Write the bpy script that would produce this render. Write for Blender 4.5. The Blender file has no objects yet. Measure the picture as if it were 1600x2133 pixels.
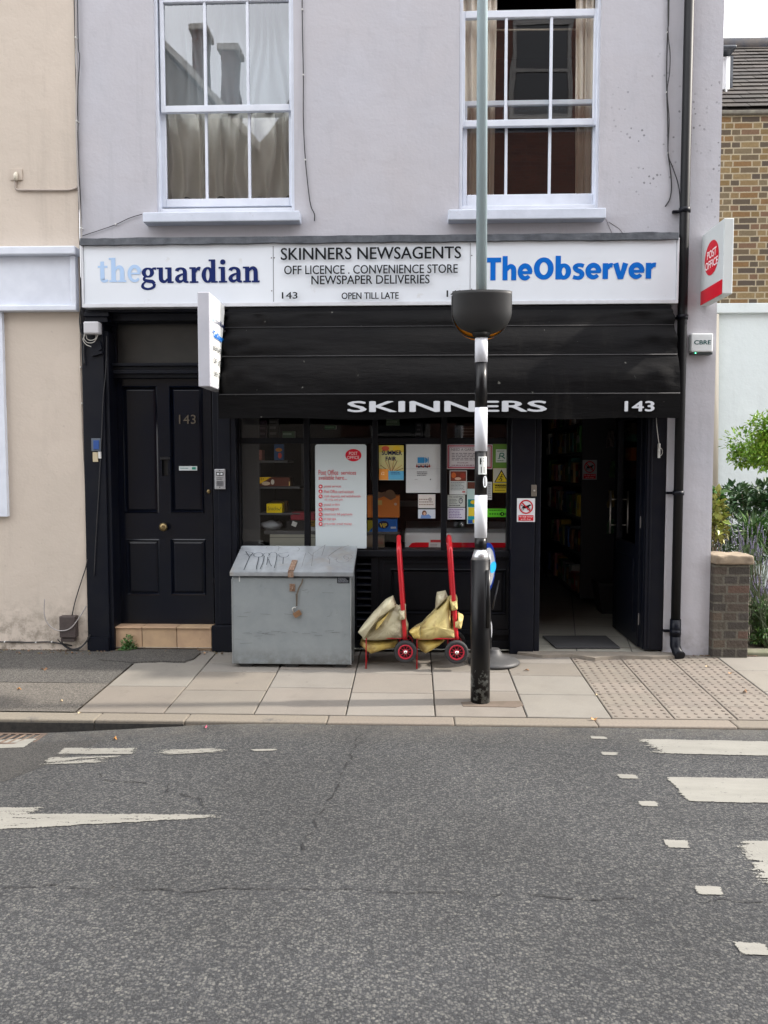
import bpy, bmesh, math, random
from mathutils import Vector, Matrix, noise
rnd = random.Random(7)
S = bpy.context.scene
COL = S.collection
R_ = math.radians
# ------------------------------------------------------------------ camera
F_PX, PITCH, YAW = 1664.0, R_(3.47), R_(2.07)
CAM = Vector((0, -6.65, 1.6))
cam = bpy.data.cameras.new('camera'); co = bpy.data.objects.new('camera', cam); COL.objects.link(co)
cam.sensor_fit = 'HORIZONTAL'; cam.sensor_width = 36; cam.lens = 36 * F_PX / 1600
cam.clip_start = .05; cam.clip_end = 800
co.location = CAM; co.rotation_euler = (math.pi / 2 - PITCH, 0, YAW)
S.camera = co
# ------------------------------------------------------------------ light
SUN_EL, SUN_TILT = R_(38), .05
sun_dir = Vector((math.cos(SUN_EL), SUN_TILT, math.sin(SUN_EL))).normalized()
W = bpy.data.worlds.new('World'); S.world = W; W.use_nodes = True
nt = W.node_tree; nt.nodes.clear()
out = nt.nodes.new('ShaderNodeOutputWorld'); bg = nt.nodes.new('ShaderNodeBackground')
sky = nt.nodes.new('ShaderNodeTexSky'); sky.sky_type = 'NISHITA'; sky.sun_disc = False
sky.sun_elevation = SUN_EL; sky.sun_rotation = math.atan2(sun_dir.x, sun_dir.y)
sky.air_density = 1.0; sky.dust_density = 3.0
cl = nt.nodes.new('ShaderNodeMix'); cl.data_type = 'RGBA'
cl.inputs['B'].default_value = (9.2, 9.2, 9.4, 1)          # thin bright cloud over the blue
tcn = nt.nodes.new('ShaderNodeTexCoord'); nz = nt.nodes.new('ShaderNodeTexNoise'); nz.inputs['Scale'].default_value = 1.6; nz.inputs['Detail'].default_value = 4
rp = nt.nodes.new('ShaderNodeMapRange'); rp.inputs['From Min'].default_value = .3; rp.inputs['From Max'].default_value = .6
rp.inputs['To Min'].default_value = .6; rp.inputs['To Max'].default_value = 1
L = nt.links.new
L(tcn.outputs['Generated'], nz.inputs['Vector']); L(nz.outputs['Fac'], rp.inputs['Value']); L(rp.outputs['Result'], cl.inputs['Factor'])
L(sky.outputs['Color'], cl.inputs['A']); L(cl.outputs['Result'], bg.inputs['Color']); bg.inputs['Strength'].default_value = .13
L(bg.outputs[0], out.inputs[0])
sl = bpy.data.lights.new('sun', 'SUN'); so = bpy.data.objects.new('sun', sl); COL.objects.link(so)
sl.energy = 2.2; sl.angle = R_(1.6); sl.color = (1, .93, .84)
so.rotation_euler = sun_dir.to_track_quat('Z', 'Y').to_euler(); so.location = (6, -2, 9)
S.view_settings.view_transform = 'Standard'; S.view_settings.look = 'None'
S.view_settings.exposure = 1.6; S.view_settings.gamma = 1
S.render.engine = 'CYCLES'
S.cycles.max_bounces = 8; S.cycles.transparent_max_bounces = 16; S.cycles.use_denoising = True
# ------------------------------------------------------------------ pixel <-> place (used to read sizes off the photograph)
_f = Vector((-math.sin(YAW) * math.cos(PITCH), math.cos(YAW) * math.cos(PITCH), -math.sin(PITCH)))
_r = Vector((math.cos(YAW), math.sin(YAW), 0)); _u = _r.cross(_f)
def ray(u, v): return _f + _r * ((u - 800) / F_PX) - _u * ((v - 1066.5) / F_PX)
def P(u, v, Y=0.0):
    d = ray(u, v); return CAM + d * ((Y - CAM.y) / d.y)
def G(u, v, a=.01, b=.043):
    d = ray(u, v); t = (a + b * CAM.y - CAM.z) / (d.z - b * d.y); return CAM + d * t
def PX(u, v, X):
    d = ray(u, v); return CAM + d * ((X - CAM.x) / d.x)
def RR(q, Y):
    a, b, c, d = P(q[0], q[1], Y), P(q[2], q[1], Y), P(q[0], q[3], Y), P(q[2], q[3], Y)
    return (a.x + c.x) / 2, (b.x + d.x) / 2, (c.z + d.z) / 2, (a.z + b.z) / 2     # x0 x1 z0 z1
def pav(y): return .01 + .043 * y
def srgb(r, g, b):
    f = lambda c: (c / 255 / 12.92) if c <= 10 else ((c / 255 + .055) / 1.055) ** 2.4
    return (f(r), f(g), f(b))
# ------------------------------------------------------------------ materials
MATS = {}
def newmat(name):
    m = bpy.data.materials.new(name); m.use_nodes = True
    n = m.node_tree; b = n.nodes['Principled BSDF']; return m, n, b
def nd(n, t, **k):
    x = n.nodes.new(t)
    for a, v in k.items():
        if a in x.inputs: x.inputs[a].default_value = v
        else: setattr(x, a, v)
    return x
def mixc(n, fac, a, b, mode='MIX'):
    m = n.nodes.new('ShaderNodeMix'); m.data_type = 'RGBA'; m.blend_type = mode
    for key, v in (('Factor', fac), ('A', a), ('B', b)):
        if hasattr(v, 'is_linked'): n.links.new(v, m.inputs[key])
        elif isinstance(v, (int, float)): m.inputs[key].default_value = v
        else: m.inputs[key].default_value = (*v[:3], 1)
    return m.outputs['Result']
def mth(n, op, a, b=None, c=None):
    m = n.nodes.new('ShaderNodeMath'); m.operation = op
    for i, v in enumerate((a, b, c)):
        if v is None: continue
        if hasattr(v, 'is_linked'): n.links.new(v, m.inputs[i])
        else: m.inputs[i].default_value = v
    return m.outputs[0]
def rng(n, v, a, b, c=0, d=1):
    m = n.nodes.new('ShaderNodeMapRange'); n.links.new(v, m.inputs['Value'])
    for k, x in (('From Min', a), ('From Max', b), ('To Min', c), ('To Max', d)): m.inputs[k].default_value = x
    return m.outputs['Result']
def tex(n, scale, detail=3, rough=.55, vec=None, stretch=None):
    t = nd(n, 'ShaderNodeTexNoise', Scale=scale, Detail=detail, Roughness=rough)
    if vec is None: vec = nd(n, 'ShaderNodeTexCoord').outputs['Object']
    if stretch:
        mp = nd(n, 'ShaderNodeMapping'); mp.inputs['Scale'].default_value = stretch; n.links.new(vec, mp.inputs['Vector']); vec = mp.outputs[0]
    n.links.new(vec, t.inputs['Vector']); return t.outputs['Fac']
def bump(n, b, h, strength=.3, dist=.01):
    m = nd(n, 'ShaderNodeBump', Strength=strength, Distance=dist); n.links.new(h, m.inputs['Height']); n.links.new(m.outputs[0], b.inputs['Normal'])
def mat(name, col, rough=.6, metal=0, col2=None, vs=4, lo=.35, hi=.7, bs=0, bsc=80, bd=.004, spec=.5, stretch=None, dirt=None, isl=0):
    if name in MATS: return MATS[name]
    m, n, b = newmat(name)
    b.inputs['Base Color'].default_value = (*col, 1); b.inputs['Roughness'].default_value = rough; b.inputs['Metallic'].default_value = metal
    b.inputs['Specular IOR Level'].default_value = spec
    c = None
    if col2: c = mixc(n, rng(n, tex(n, vs, 5, .6, stretch=stretch), lo, hi), col, col2)
    if dirt:                                                # (colour, scale, lo, hi): stains with a shape of their own
        c = mixc(n, rng(n, tex(n, dirt[1], 6, .7), dirt[2], dirt[3]), c if c is not None else col, dirt[0])
    if isl:
        g = nd(n, 'ShaderNodeNewGeometry').outputs['Random Per Island']
        base = c if c is not None else col
        hsv = nd(n, 'ShaderNodeHueSaturation'); n.links.new(rng(n, g, 0, 1, 1 - isl, 1 + isl), hsv.inputs['Value'])
        g2 = mth(n, 'FRACT', mth(n, 'MULTIPLY', g, 7.31)); n.links.new(rng(n, g2, 0, 1, .5 - isl * .08, .5 + isl * .08), hsv.inputs['Hue'])
        if hasattr(base, 'is_linked'): n.links.new(base, hsv.inputs['Color'])
        else: hsv.inputs['Color'].default_value = (*base, 1)
        c = hsv.outputs[0]
    if c is not None: n.links.new(c, b.inputs['Base Color'])
    if bs: bump(n, b, tex(n, bsc, 4), bs, bd)
    MATS[name] = m; return m
def flat(rgb, rough=.5):
    k = 'print_%d_%d_%d' % tuple(rgb)
    return mat(k, srgb(*rgb), rough, spec=.2)
def glass(name, tint=(.9, .93, .92), boost=1.0, rough=0.0, wav=0):
    m, n, b = newmat(name); n.nodes.remove(b)
    o = n.nodes['Material Output']; mx = nd(n, 'ShaderNodeMixShader'); tr = nd(n, 'ShaderNodeBsdfTransparent'); gl = nd(n, 'ShaderNodeBsdfGlossy', Roughness=rough)
    tr.inputs[0].default_value = (*tint, 1); gl.inputs[0].default_value = (.95, .97, 1, 1)
    fr = nd(n, 'ShaderNodeFresnel', IOR=1.5); f = mth(n, 'MULTIPLY', fr.outputs[0], 1.9 * boost)
    if wav:
        bp = nd(n, 'ShaderNodeBump', Strength=wav, Distance=.01); n.links.new(tex(n, 2.2, 1), bp.inputs['Height']); n.links.new(bp.outputs[0], gl.inputs['Normal'])
    n.links.new(f, mx.inputs[0]); n.links.new(tr.outputs[0], mx.inputs[1]); n.links.new(gl.outputs[0], mx.inputs[2]); n.links.new(mx.outputs[0], o.inputs[0])
    MATS[name] = m; return m
def brick_mat(name, bw, bh, mortar, cols, mcol, soft=.0, bumpd=.006, m=.010, z0=0.0, dirt=None):
    """running bond from the cell's own random number; works on faces that look along x or y"""
    mt, n, b = newmat(name)
    sp = nd(n, 'ShaderNodeSeparateXYZ'); wob = tex(n, 6, 2)
    tc = nd(n, 'ShaderNodeTexCoord'); n.links.new(tc.outputs['Object'], sp.inputs[0])
    fine = tex(n, 45, 4)
    wv = mth(n, 'MULTIPLY', mth(n, 'SUBTRACT', wob, .5), .016)
    fv = mth(n, 'MULTIPLY', mth(n, 'SUBTRACT', fine, .5), .008)
    h = mth(n, 'ADD', mth(n, 'ADD', mth(n, 'ADD', sp.outputs[0], sp.outputs[1]), wv), fv)
    z = mth(n, 'ADD', mth(n, 'ADD', mth(n, 'SUBTRACT', sp.outputs[2], z0), mth(n, 'MULTIPLY', wv, .5)), fv)
    zr = mth(n, 'DIVIDE', z, bh); row = mth(n, 'FLOOR', zr)
    off = mth(n, 'MULTIPLY', mth(n, 'MODULO', mth(n, 'ABSOLUTE', row), 2.0), .25)
    hr0 = mth(n, 'ADD', mth(n, 'DIVIDE', h, bw), off)
    hf = mth(n, 'FRACT', hr0); cell = mth(n, 'FLOOR', hr0)
    hdr = mth(n, 'GREATER_THAN', hf, .667)                 # Flemish bond: stretcher then header
    idx = mth(n, 'ADD', mth(n, 'MULTIPLY', cell, 2), hdr)
    cb = nd(n, 'ShaderNodeCombineXYZ'); n.links.new(idx, cb.inputs[0]); n.links.new(row, cb.inputs[1])
    wn = nd(n, 'ShaderNodeTexWhiteNoise'); wn.noise_dimensions = '2D'; n.links.new(cb.outputs[0], wn.inputs['Vector'])
    rmp = nd(n, 'ShaderNodeValToRGB'); rmp.color_ramp.interpolation = 'CONSTANT'
    el = rmp.color_ramp.elements
    while len(el) < len(cols): el.new(.5)
    for i, c in enumerate(cols): el[i].position = i / len(cols); el[i].color = (*c, 1)
    n.links.new(wn.outputs['Value'], rmp.inputs['Fac'])
    c = mixc(n, rng(n, tex(n, 30, 5, .7), .3, .75, .0, .55), rmp.outputs['Color'], tuple(x * .35 for x in cols[0]))
    if dirt: c = mixc(n, rng(n, tex(n, 2.3, 5, .7), dirt[1], dirt[2]), c, dirt[0])
    zf = mth(n, 'FRACT', zr)
    mz = mth(n, 'LESS_THAN', zf, m / bh)
    a = mth(n, 'LESS_THAN', hf, m / bw); bb_ = mth(n, 'MULTIPLY', hdr, mth(n, 'LESS_THAN', mth(n, 'SUBTRACT', hf, .667), m / bw))
    msk = mth(n, 'MAXIMUM', mz, mth(n, 'MAXIMUM', a, bb_))
    mc = mixc(n, tex(n, 12, 4), mcol, tuple(x * .6 for x in mcol))
    n.links.new(mixc(n, msk, c, mc), b.inputs['Base Color']); b.inputs['Roughness'].default_value = .9
    hh = mth(n, 'ADD', mth(n, 'MULTIPLY', mth(n, 'SUBTRACT', 1, msk), 1.0), mth(n, 'MULTIPLY', fine, .7))
    bump(n, b, hh, .8, bumpd)
    MATS[name] = mt; return mt
# ------------------------------------------------------------------ objects
def org(o):
    v = Vector((0, 0, 0))
    while o: v += o.location; o = o.parent
    return v
def tag(o, label=None, cat=None, group=None, kind=None):
    for k, v in (('label', label), ('category', cat), ('group', group), ('kind', kind)):
        if v: o[k] = v
    return o
def thing(name, label, cat, loc=(0, 0, 0), group=None):
    o = bpy.data.objects.new(name, None); o.empty_display_size = .1; COL.objects.link(o); o.location = loc
    return tag(o, label, cat, group)
class MB:
    def __init__(s): s.b = bmesh.new()
    def verts(s, vs, fs):
        v = [s.b.verts.new(p) for p in vs]
        for f in fs:
            try: s.b.faces.new([v[i] for i in f])
            except ValueError: pass
        return v
    def box(s, x0, x1, y0, y1, z0, z1, bev=0):
        if x0 > x1: x0, x1 = x1, x0
        if y0 > y1: y0, y1 = y1, y0
        if z0 > z1: z0, z1 = z1, z0
        vs = [(x, y, z) for x in (x0, x1) for y in (y0, y1) for z in (z0, z1)]
        fs = [(0, 1, 3, 2), (4, 6, 7, 5), (0, 4, 5, 1), (2, 3, 7, 6), (0, 2, 6, 4), (1, 5, 7, 3)]
        v = s.verts(vs, fs)
        if bev:
            bev = min(bev, .45 * min(x1 - x0, y1 - y0, z1 - z0))
            es = {e for q in v for e in q.link_edges}
            bmesh.ops.bevel(s.b, geom=list(es), offset=bev, segments=2, affect='EDGES', profile=.5)
        return s
    def px(s, q, yf, yb, bev=0):                            # a box whose front face shows as pixel rectangle q at depth yf
        x0, x1, z0, z1 = RR(q, yf); return s.box(x0, x1, yf, yb, z0, z1, bev)
    def quad(s, *p): s.verts(p, [tuple(range(len(p)))]); return s
    def prism(s, pts, ya, yb):                              # pts (x, z)
        n = len(pts); vs = [(x, ya, z) for x, z in pts] + [(x, yb, z) for x, z in pts]
        fs = [tuple(range(n)), tuple(range(2 * n - 1, n - 1, -1))] + [(i, (i + 1) % n, n + (i + 1) % n, n + i) for i in range(n)]
        s.verts(vs, fs); return s
    def extr(s, pts, d):                                    # closed 3-D outline pushed along d
        d = Vector(d); n = len(pts); vs = [Vector(p) for p in pts] + [Vector(p) + d for p in pts]
        fs = [tuple(range(n)), tuple(range(2 * n - 1, n - 1, -1))] + [(i, (i + 1) % n, n + (i + 1) % n, n + i) for i in range(n)]
        s.verts(vs, fs); return s
    def tube(s, path, r, seg=8, cap=True):
        path = [Vector(p) for p in path]; n = len(path); rs = r if isinstance(r, (list, tuple)) else [r] * n
        rings = []; t0 = (path[1] - path[0]).normalized()
        a = t0.orthogonal().normalized()
        for i, p in enumerate(path):
            t = ((path[min(i + 1, n - 1)] - path[max(i - 1, 0)])).normalized()
            a = (a - t * a.dot(t)).normalized(); bb = t.cross(a)
            rings.append([s.b.verts.new(p + (a * math.cos(k * 2 * math.pi / seg) + bb * math.sin(k * 2 * math.pi / seg)) * rs[i]) for k in range(seg)])
        for i in range(n - 1):
            for k in range(seg): 
                f = s.b.faces.new((rings[i][k], rings[i][(k + 1) % seg], rings[i + 1][(k + 1) % seg], rings[i + 1][k])); f.smooth = True
        if cap: s.b.faces.new(rings[0]); s.b.faces.new(rings[-1])
        return s
    def lathe(s, c, prof, seg=24, axis='z', sx=1, sy=1, cap=True):
        """prof: (radius, height) pairs around c; axis z or y"""
        c = Vector(c); rings = []
        for r, h in prof:
            ring = []
            for k in range(seg):
                A = k * 2 * math.pi / seg; x, y = r * math.cos(A) * sx, r * math.sin(A) * sy
                ring.append(s.b.verts.new(c + (Vector((x, y, h)) if axis == 'z' else Vector((x, h, y)))))
            rings.append(ring)
        for i in range(len(rings) - 1):
            for k in range(seg):
                f = s.b.faces.new((rings[i][k], rings[i][(k + 1) % seg], rings[i + 1][(k + 1) % seg], rings[i + 1][k])); f.smooth = True
        if cap: s.b.faces.new(rings[0]); s.b.faces.new(rings[-1])
        return s
    def build(s, name, m, parent=None, smooth=False, loc=None):
        bmesh.ops.recalc_face_normals(s.b, faces=s.b.faces)
        if smooth:
            for f in s.b.faces: f.smooth = True
        o0 = org(parent) if parent else Vector(loc or (0, 0, 0))
        me = bpy.data.meshes.new(name); 
        if o0.length: bmesh.ops.translate(s.b, verts=s.b.verts, vec=-o0)
        s.b.to_mesh(me); s.b.free(); me.materials.append(m)
        o = bpy.data.objects.new(name, me); COL.objects.link(o)
        if parent: o.parent = parent
        else: o.location = o0
        return o
def smooth_path(pts, n=6):
    pts = [Vector(p) for p in pts]; out = []
    for i in range(len(pts) - 1):
        p0, p1, p2, p3 = pts[max(i - 1, 0)], pts[i], pts[i + 1], pts[min(i + 2, len(pts) - 1)]
        for k in range(n):
            t = k / n
            out.append(.5 * ((2 * p1) + (p2 - p0) * t + (2 * p0 - 5 * p1 + 4 * p2 - p3) * t * t + (3 * p1 - p0 - 3 * p2 + p3) * t ** 3))
    return out + [pts[-1]]
# ------------------------------------------------------------------ printing: text and flat shapes on a board
_tc = {}
def text2d(s, bold=0.0, spacing=1.0):
    k = (s, bold, spacing)
    if k in _tc: return _tc[k]
    c = bpy.data.curves.new('t', 'FONT'); c.body = s; c.size = 1; c.offset = bold; c.resolution_u = 3; c.space_character = spacing
    o = bpy.data.objects.new('t', c); me = bpy.data.meshes.new_from_object(o)
    vs = [(v.co.x, v.co.y) for v in me.vertices]; fs = [tuple(p.vertices) for p in me.polygons]
    bpy.data.objects.remove(o); bpy.data.curves.remove(c); bpy.data.meshes.remove(me)
    x0 = min(v[0] for v in vs); x1 = max(v[0] for v in vs); y0 = min(v[1] for v in vs); y1 = max(v[1] for v in vs)
    _tc[k] = ([((x - x0) / (x1 - x0), (y - y0) / (y1 - y0)) for x, y in vs], fs); return _tc[k]
class Board:
    """a flat face: top-left corner, right vector, down vector (both full length), outward normal"""
    def __init__(s, tl, rt, dn, nrm): s.o, s.r, s.d, s.n = Vector(tl), Vector(rt), Vector(dn), Vector(nrm).normalized(); s.k = 0; s.m = {}; s.rect = (0, 0, 1, 1)
    @classmethod
    def px(c, q, Y):
        x0, x1, z0, z1 = RR(q, Y); b = c((x0, Y, z1), (x1 - x0, 0, 0), (0, 0, z0 - z1), (0, -1, 0)); b.rect = q; return b
    def at(s, x, y, lift): 
        a, b_, c, d = s.rect; return s.o + s.r * ((x - a) / (c - a)) + s.d * ((y - b_) / (d - b_)) + s.n * lift
    def poly(s, name, rgb, pts, fs=None, lift=None):
        s.k += 1; mb, _ = s.m.setdefault((name, tuple(rgb)), (MB(), 0)); l = .0015 + .0003 * s.k if lift is None else lift
        mb.verts([s.at(x, y, l) for x, y in pts], fs or [tuple(range(len(pts)))])
    def rectf(s, x0, y0, x1, y1, rgb, name='printed_panel'): s.poly(name, rgb, [(x0, y0), (x1, y0), (x1, y1), (x0, y1)])
    def ell(s, cx, cy, rx, ry, rgb, name='printed_emblem', n=28, hole=0):
        if not hole: s.poly(name, rgb, [(cx + rx * math.cos(2 * math.pi * i / n), cy + ry * math.sin(2 * math.pi * i / n)) for i in range(n)])
        else:
            pts = [(cx + rx * q * math.cos(2 * math.pi * i / n), cy + ry * q * math.sin(2 * math.pi * i / n)) for q in (1, hole) for i in range(n)]
            s.poly(name, rgb, pts, [(i, (i + 1) % n, n + (i + 1) % n, n + i) for i in range(n)])
    def text(s, t, x0, y0, x1, y1, rgb, bold=0, name='lettering', spacing=1.0, fat=0, faty=None):
        vs, fs = text2d(t, bold, spacing)
        if fat:                                             # heavier strokes: the same letters printed again a hair to each side
            fy = fat * .5 if faty is None else faty
            for k, (dx, dy) in enumerate(((-fat, 0), (fat, 0), (0, fy), (0, -fy), (-fat * .5, fy * .5), (fat * .5, -fy * .5))):
                s.poly(name, rgb, [(x0 + fat + a * (x1 - x0 - 2 * fat) + dx, y1 - fy - b * (y1 - y0 - 2 * fy) + dy) for a, b in vs], fs)
            return
        s.poly(name, rgb, [(x0 + a * (x1 - x0), y1 - b * (y1 - y0)) for a, b in vs], fs)
    def line(s, pts, w, rgb, name='printed_emblem'):
        for (a, b), (c, d) in zip(pts, pts[1:]):
            l = math.hypot(c - a, d - b) or 1; nx, ny = -(d - b) / l * w / 2, (c - a) / l * w / 2
            s.poly(name, rgb, [(a + nx, b + ny), (c + nx, d + ny), (c - nx, d - ny), (a - nx, b - ny)])
    def small_print(s, x0, y0, x1, y1, n, rgb, r=None, name='small_print'):
        """rows of print too small to read in the photograph"""
        r = r or random.Random(int(x0 * 97 + y0 * 31)); h = (y1 - y0) / n
        pts, fs = [], []
        for i in range(n):
            x = x0; end = x1 - (x1 - x0) * r.uniform(0, .3)
            while x < end:
                w = (x1 - x0) * r.uniform(.04, .13); a = len(pts); X = min(x + w, end)
                pts += [(x, y0 + i * h + .2 * h), (X, y0 + i * h + .2 * h), (X, y0 + i * h + .62 * h), (x, y0 + i * h + .62 * h)]; fs.append((a, a + 1, a + 2, a + 3)); x = X + (x1 - x0) * .025
        s.poly(name, rgb, pts, fs)
    def done(s, parent, rough=.45):
        for (name, rgb), (mb, _) in s.m.items(): mb.build(name, flat(rgb, rough), parent)
# bold serif letters, drawn as strokes (x-height 100)
def arc(cx, cy, rx, ry, a0, a1, w0, w1=None, n=16, wm=None):
    w1 = w0 if w1 is None else w1; o = []
    for i in range(n + 1):
        t = i / n; A = R_(a0 + (a1 - a0) * t); w = w0 + (w1 - w0) * t
        if wm is not None: w += (wm - (w0 + w1) / 2) * math.sin(math.pi * t)
        o.append((cx + rx * math.cos(A), cy + ry * math.sin(A), w))
    return o
def Bx(x0, y0, x1, y1): return [((x0 + x1) / 2, y0, x1 - x0), ((x0 + x1) / 2, y1, x1 - x0)]
def ring(cx, cy, rx, ry, wx, wy):
    return [(cx + rx * math.cos(2 * math.pi * i / 28), cy + ry * math.sin(2 * math.pi * i / 28), wy + (wx - wy) * abs(math.cos(2 * math.pi * i / 28)) ** 1.3) for i in range(29)]
GL = {
 'i': (56, [Bx(15, 0, 41, 100), Bx(3, 0, 53, 11), Bx(2, 89, 30, 100), arc(28, 131, 8, 8, 0, 360, 17)]),
 'r': (76, [Bx(15, 0, 41, 100), Bx(3, 0, 56, 11), Bx(2, 89, 30, 100), [(38, 66, 10), (46, 84, 16), (58, 90, 24), (68, 88, 26)]]),
 'n': (106, [Bx(15, 0, 41, 100), Bx(3, 0, 51, 11), Bx(2, 89, 30, 100), [(38, 70, 9), (50, 88, 17), (66, 91, 22), (76, 80, 25), (79, 64, 26)], Bx(66, 0, 92, 66), Bx(55, 0, 103, 11)]),
 'u': (108, [[(27, 100, 26), (27, 40, 26), (30, 20, 25), (42, 10, 20), (56, 12, 15), (68, 28, 9)], Bx(2, 89, 30, 100), Bx(67, 0, 93, 100), Bx(54, 89, 80, 100), Bx(80, 0, 105, 11)]),
 'a': (92, [[(17, 76, 24), (22, 86, 20), (40, 93, 14), (58, 86, 20), (66, 70, 25), (66, 22, 26), (72, 9, 18), (88, 5, 10)], [(60, 58, 9), (42, 52, 14), (24, 40, 20), (18, 26, 25), (24, 13, 22), (38, 9, 18), (52, 16, 11), (60, 26, 8)]]),
 'd': (102, [ring(37, 50, 24, 44, 26, 13), Bx(58, 0, 84, 148), Bx(44, 137, 72, 148), Bx(72, 0, 98, 11)]),
 'g': (94, [ring(42, 68, 25, 26, 25, 11), [(66, 88, 10), (78, 94, 13), (92, 92, 17)], [(28, 44, 12), (18, 32, 15), (22, 20, 18), (44, 14, 22), (68, 10, 23), (80, -4, 20)], [(80, -4, 20), (76, -24, 17), (50, -36, 14), (24, -34, 16), (8, -22, 18), (12, -4, 14), (28, 10, 10)]]),
 't': (66, [[(29, 126, 22), (29, 28, 26), (33, 12, 24), (44, 7, 18), (62, 12, 10)], Bx(3, 88, 60, 100)]),
 'h': (106, [Bx(15, 0, 41, 148), Bx(3, 0, 51, 11), Bx(2, 137, 30, 148), [(38, 70, 9), (50, 88, 17), (66, 91, 22), (76, 80, 25), (79, 64, 26)], Bx(66, 0, 92, 66), Bx(55, 0, 103, 11)]),
 'e': (92, [arc(46, 50, 31, 44, 12, 320, 24, 14, n=26, wm=20), Bx(18, 46, 80, 57)]),
}
GS = {
 'T': (112, [[(2, 126, 30), (110, 126, 30)], Bx(38, 0, 73, 114)]),
 'h': (110, [Bx(8, 0, 42, 150), [(38, 62, 16), (50, 80, 26), (64, 86, 30), (80, 76, 33), (84, 58, 34)], Bx(67, 0, 101, 60)]),
 'e': (99, [arc(50, 50, 34, 38, 5, 322, 31, 24, n=26, wm=32), [(24, 47, 19), (96, 47, 19)], [(84, 48, 31), (84, 58, 31)]]),
 'O': (130, [ring(65, 70, 44, 56, 36, 30)]),
 'b': (108, [Bx(8, 0, 41, 150), ring(60, 50, 29, 39, 33, 25)]),
 's': (86, [[(76, 84, 26), (58, 90, 24), (34, 88, 26), (22, 74, 30), (34, 58, 30), (56, 48, 30), (66, 32, 30), (56, 13, 26), (34, 9, 24), (10, 15, 26)]]),
 'r': (70, [Bx(8, 0, 42, 100), [(38, 64, 18), (46, 80, 26), (58, 87, 28), (70, 86, 28)]]),
 'v': (98, [[(18, 100, 34), (46, 2, 28)], [(80, 100, 34), (52, 2, 28)], [(38, 10, 24), (60, 10, 24)]]),
}
def serif(board, word, x0, y0, x1, y1, base, rgb, name='lettering', GL=GL):
    """x0..x1 across the word; y0 the x-height line and base the base line, in board units"""
    tot = sum(GL[c][0] for c in word); sx = (x1 - x0) / tot; sy = (base - y0) / 100; x = x0; sub = 0
    for c in word:
        adv, strokes = GL[c]
        for st in strokes:
            if len(st) > 2 and len(st) < 12:
                q = smooth_path([(a, b, w) for a, b, w in st], 6); st = [(v.x, v.y, v.z) for v in q]
            pts = []; Lp, Rp = [], []
            for i, (a, b, w) in enumerate(st):
                p, q = st[max(i - 1, 0)], st[min(i + 1, len(st) - 1)]
                if st[0] == st[-1] or (abs(st[0][0] - st[-1][0]) < 1e-6 and abs(st[0][1] - st[-1][1]) < 1e-6 and len(st) > 12):
                    p = st[(i - 1) % (len(st) - 1)]; q = st[(i + 1) % (len(st) - 1)]
                dx, dy = q[0] - p[0], q[1] - p[1]; l = math.hypot(dx, dy) or 1; nx, ny = -dy / l * w / 2, dx / l * w / 2
                Lp.append((a + nx, b + ny)); Rp.append((a - nx, b - ny))
            pts = [(x + a * sx, base - b * sy) for a, b in Lp + Rp]; n = len(st)
            sub += 1
            board.poly(name, rgb, pts, [(i, i + 1, n + i + 1, n + i) for i in range(n - 1)], lift=.0018 + .00012 * sub)
        x += adv * sx
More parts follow.
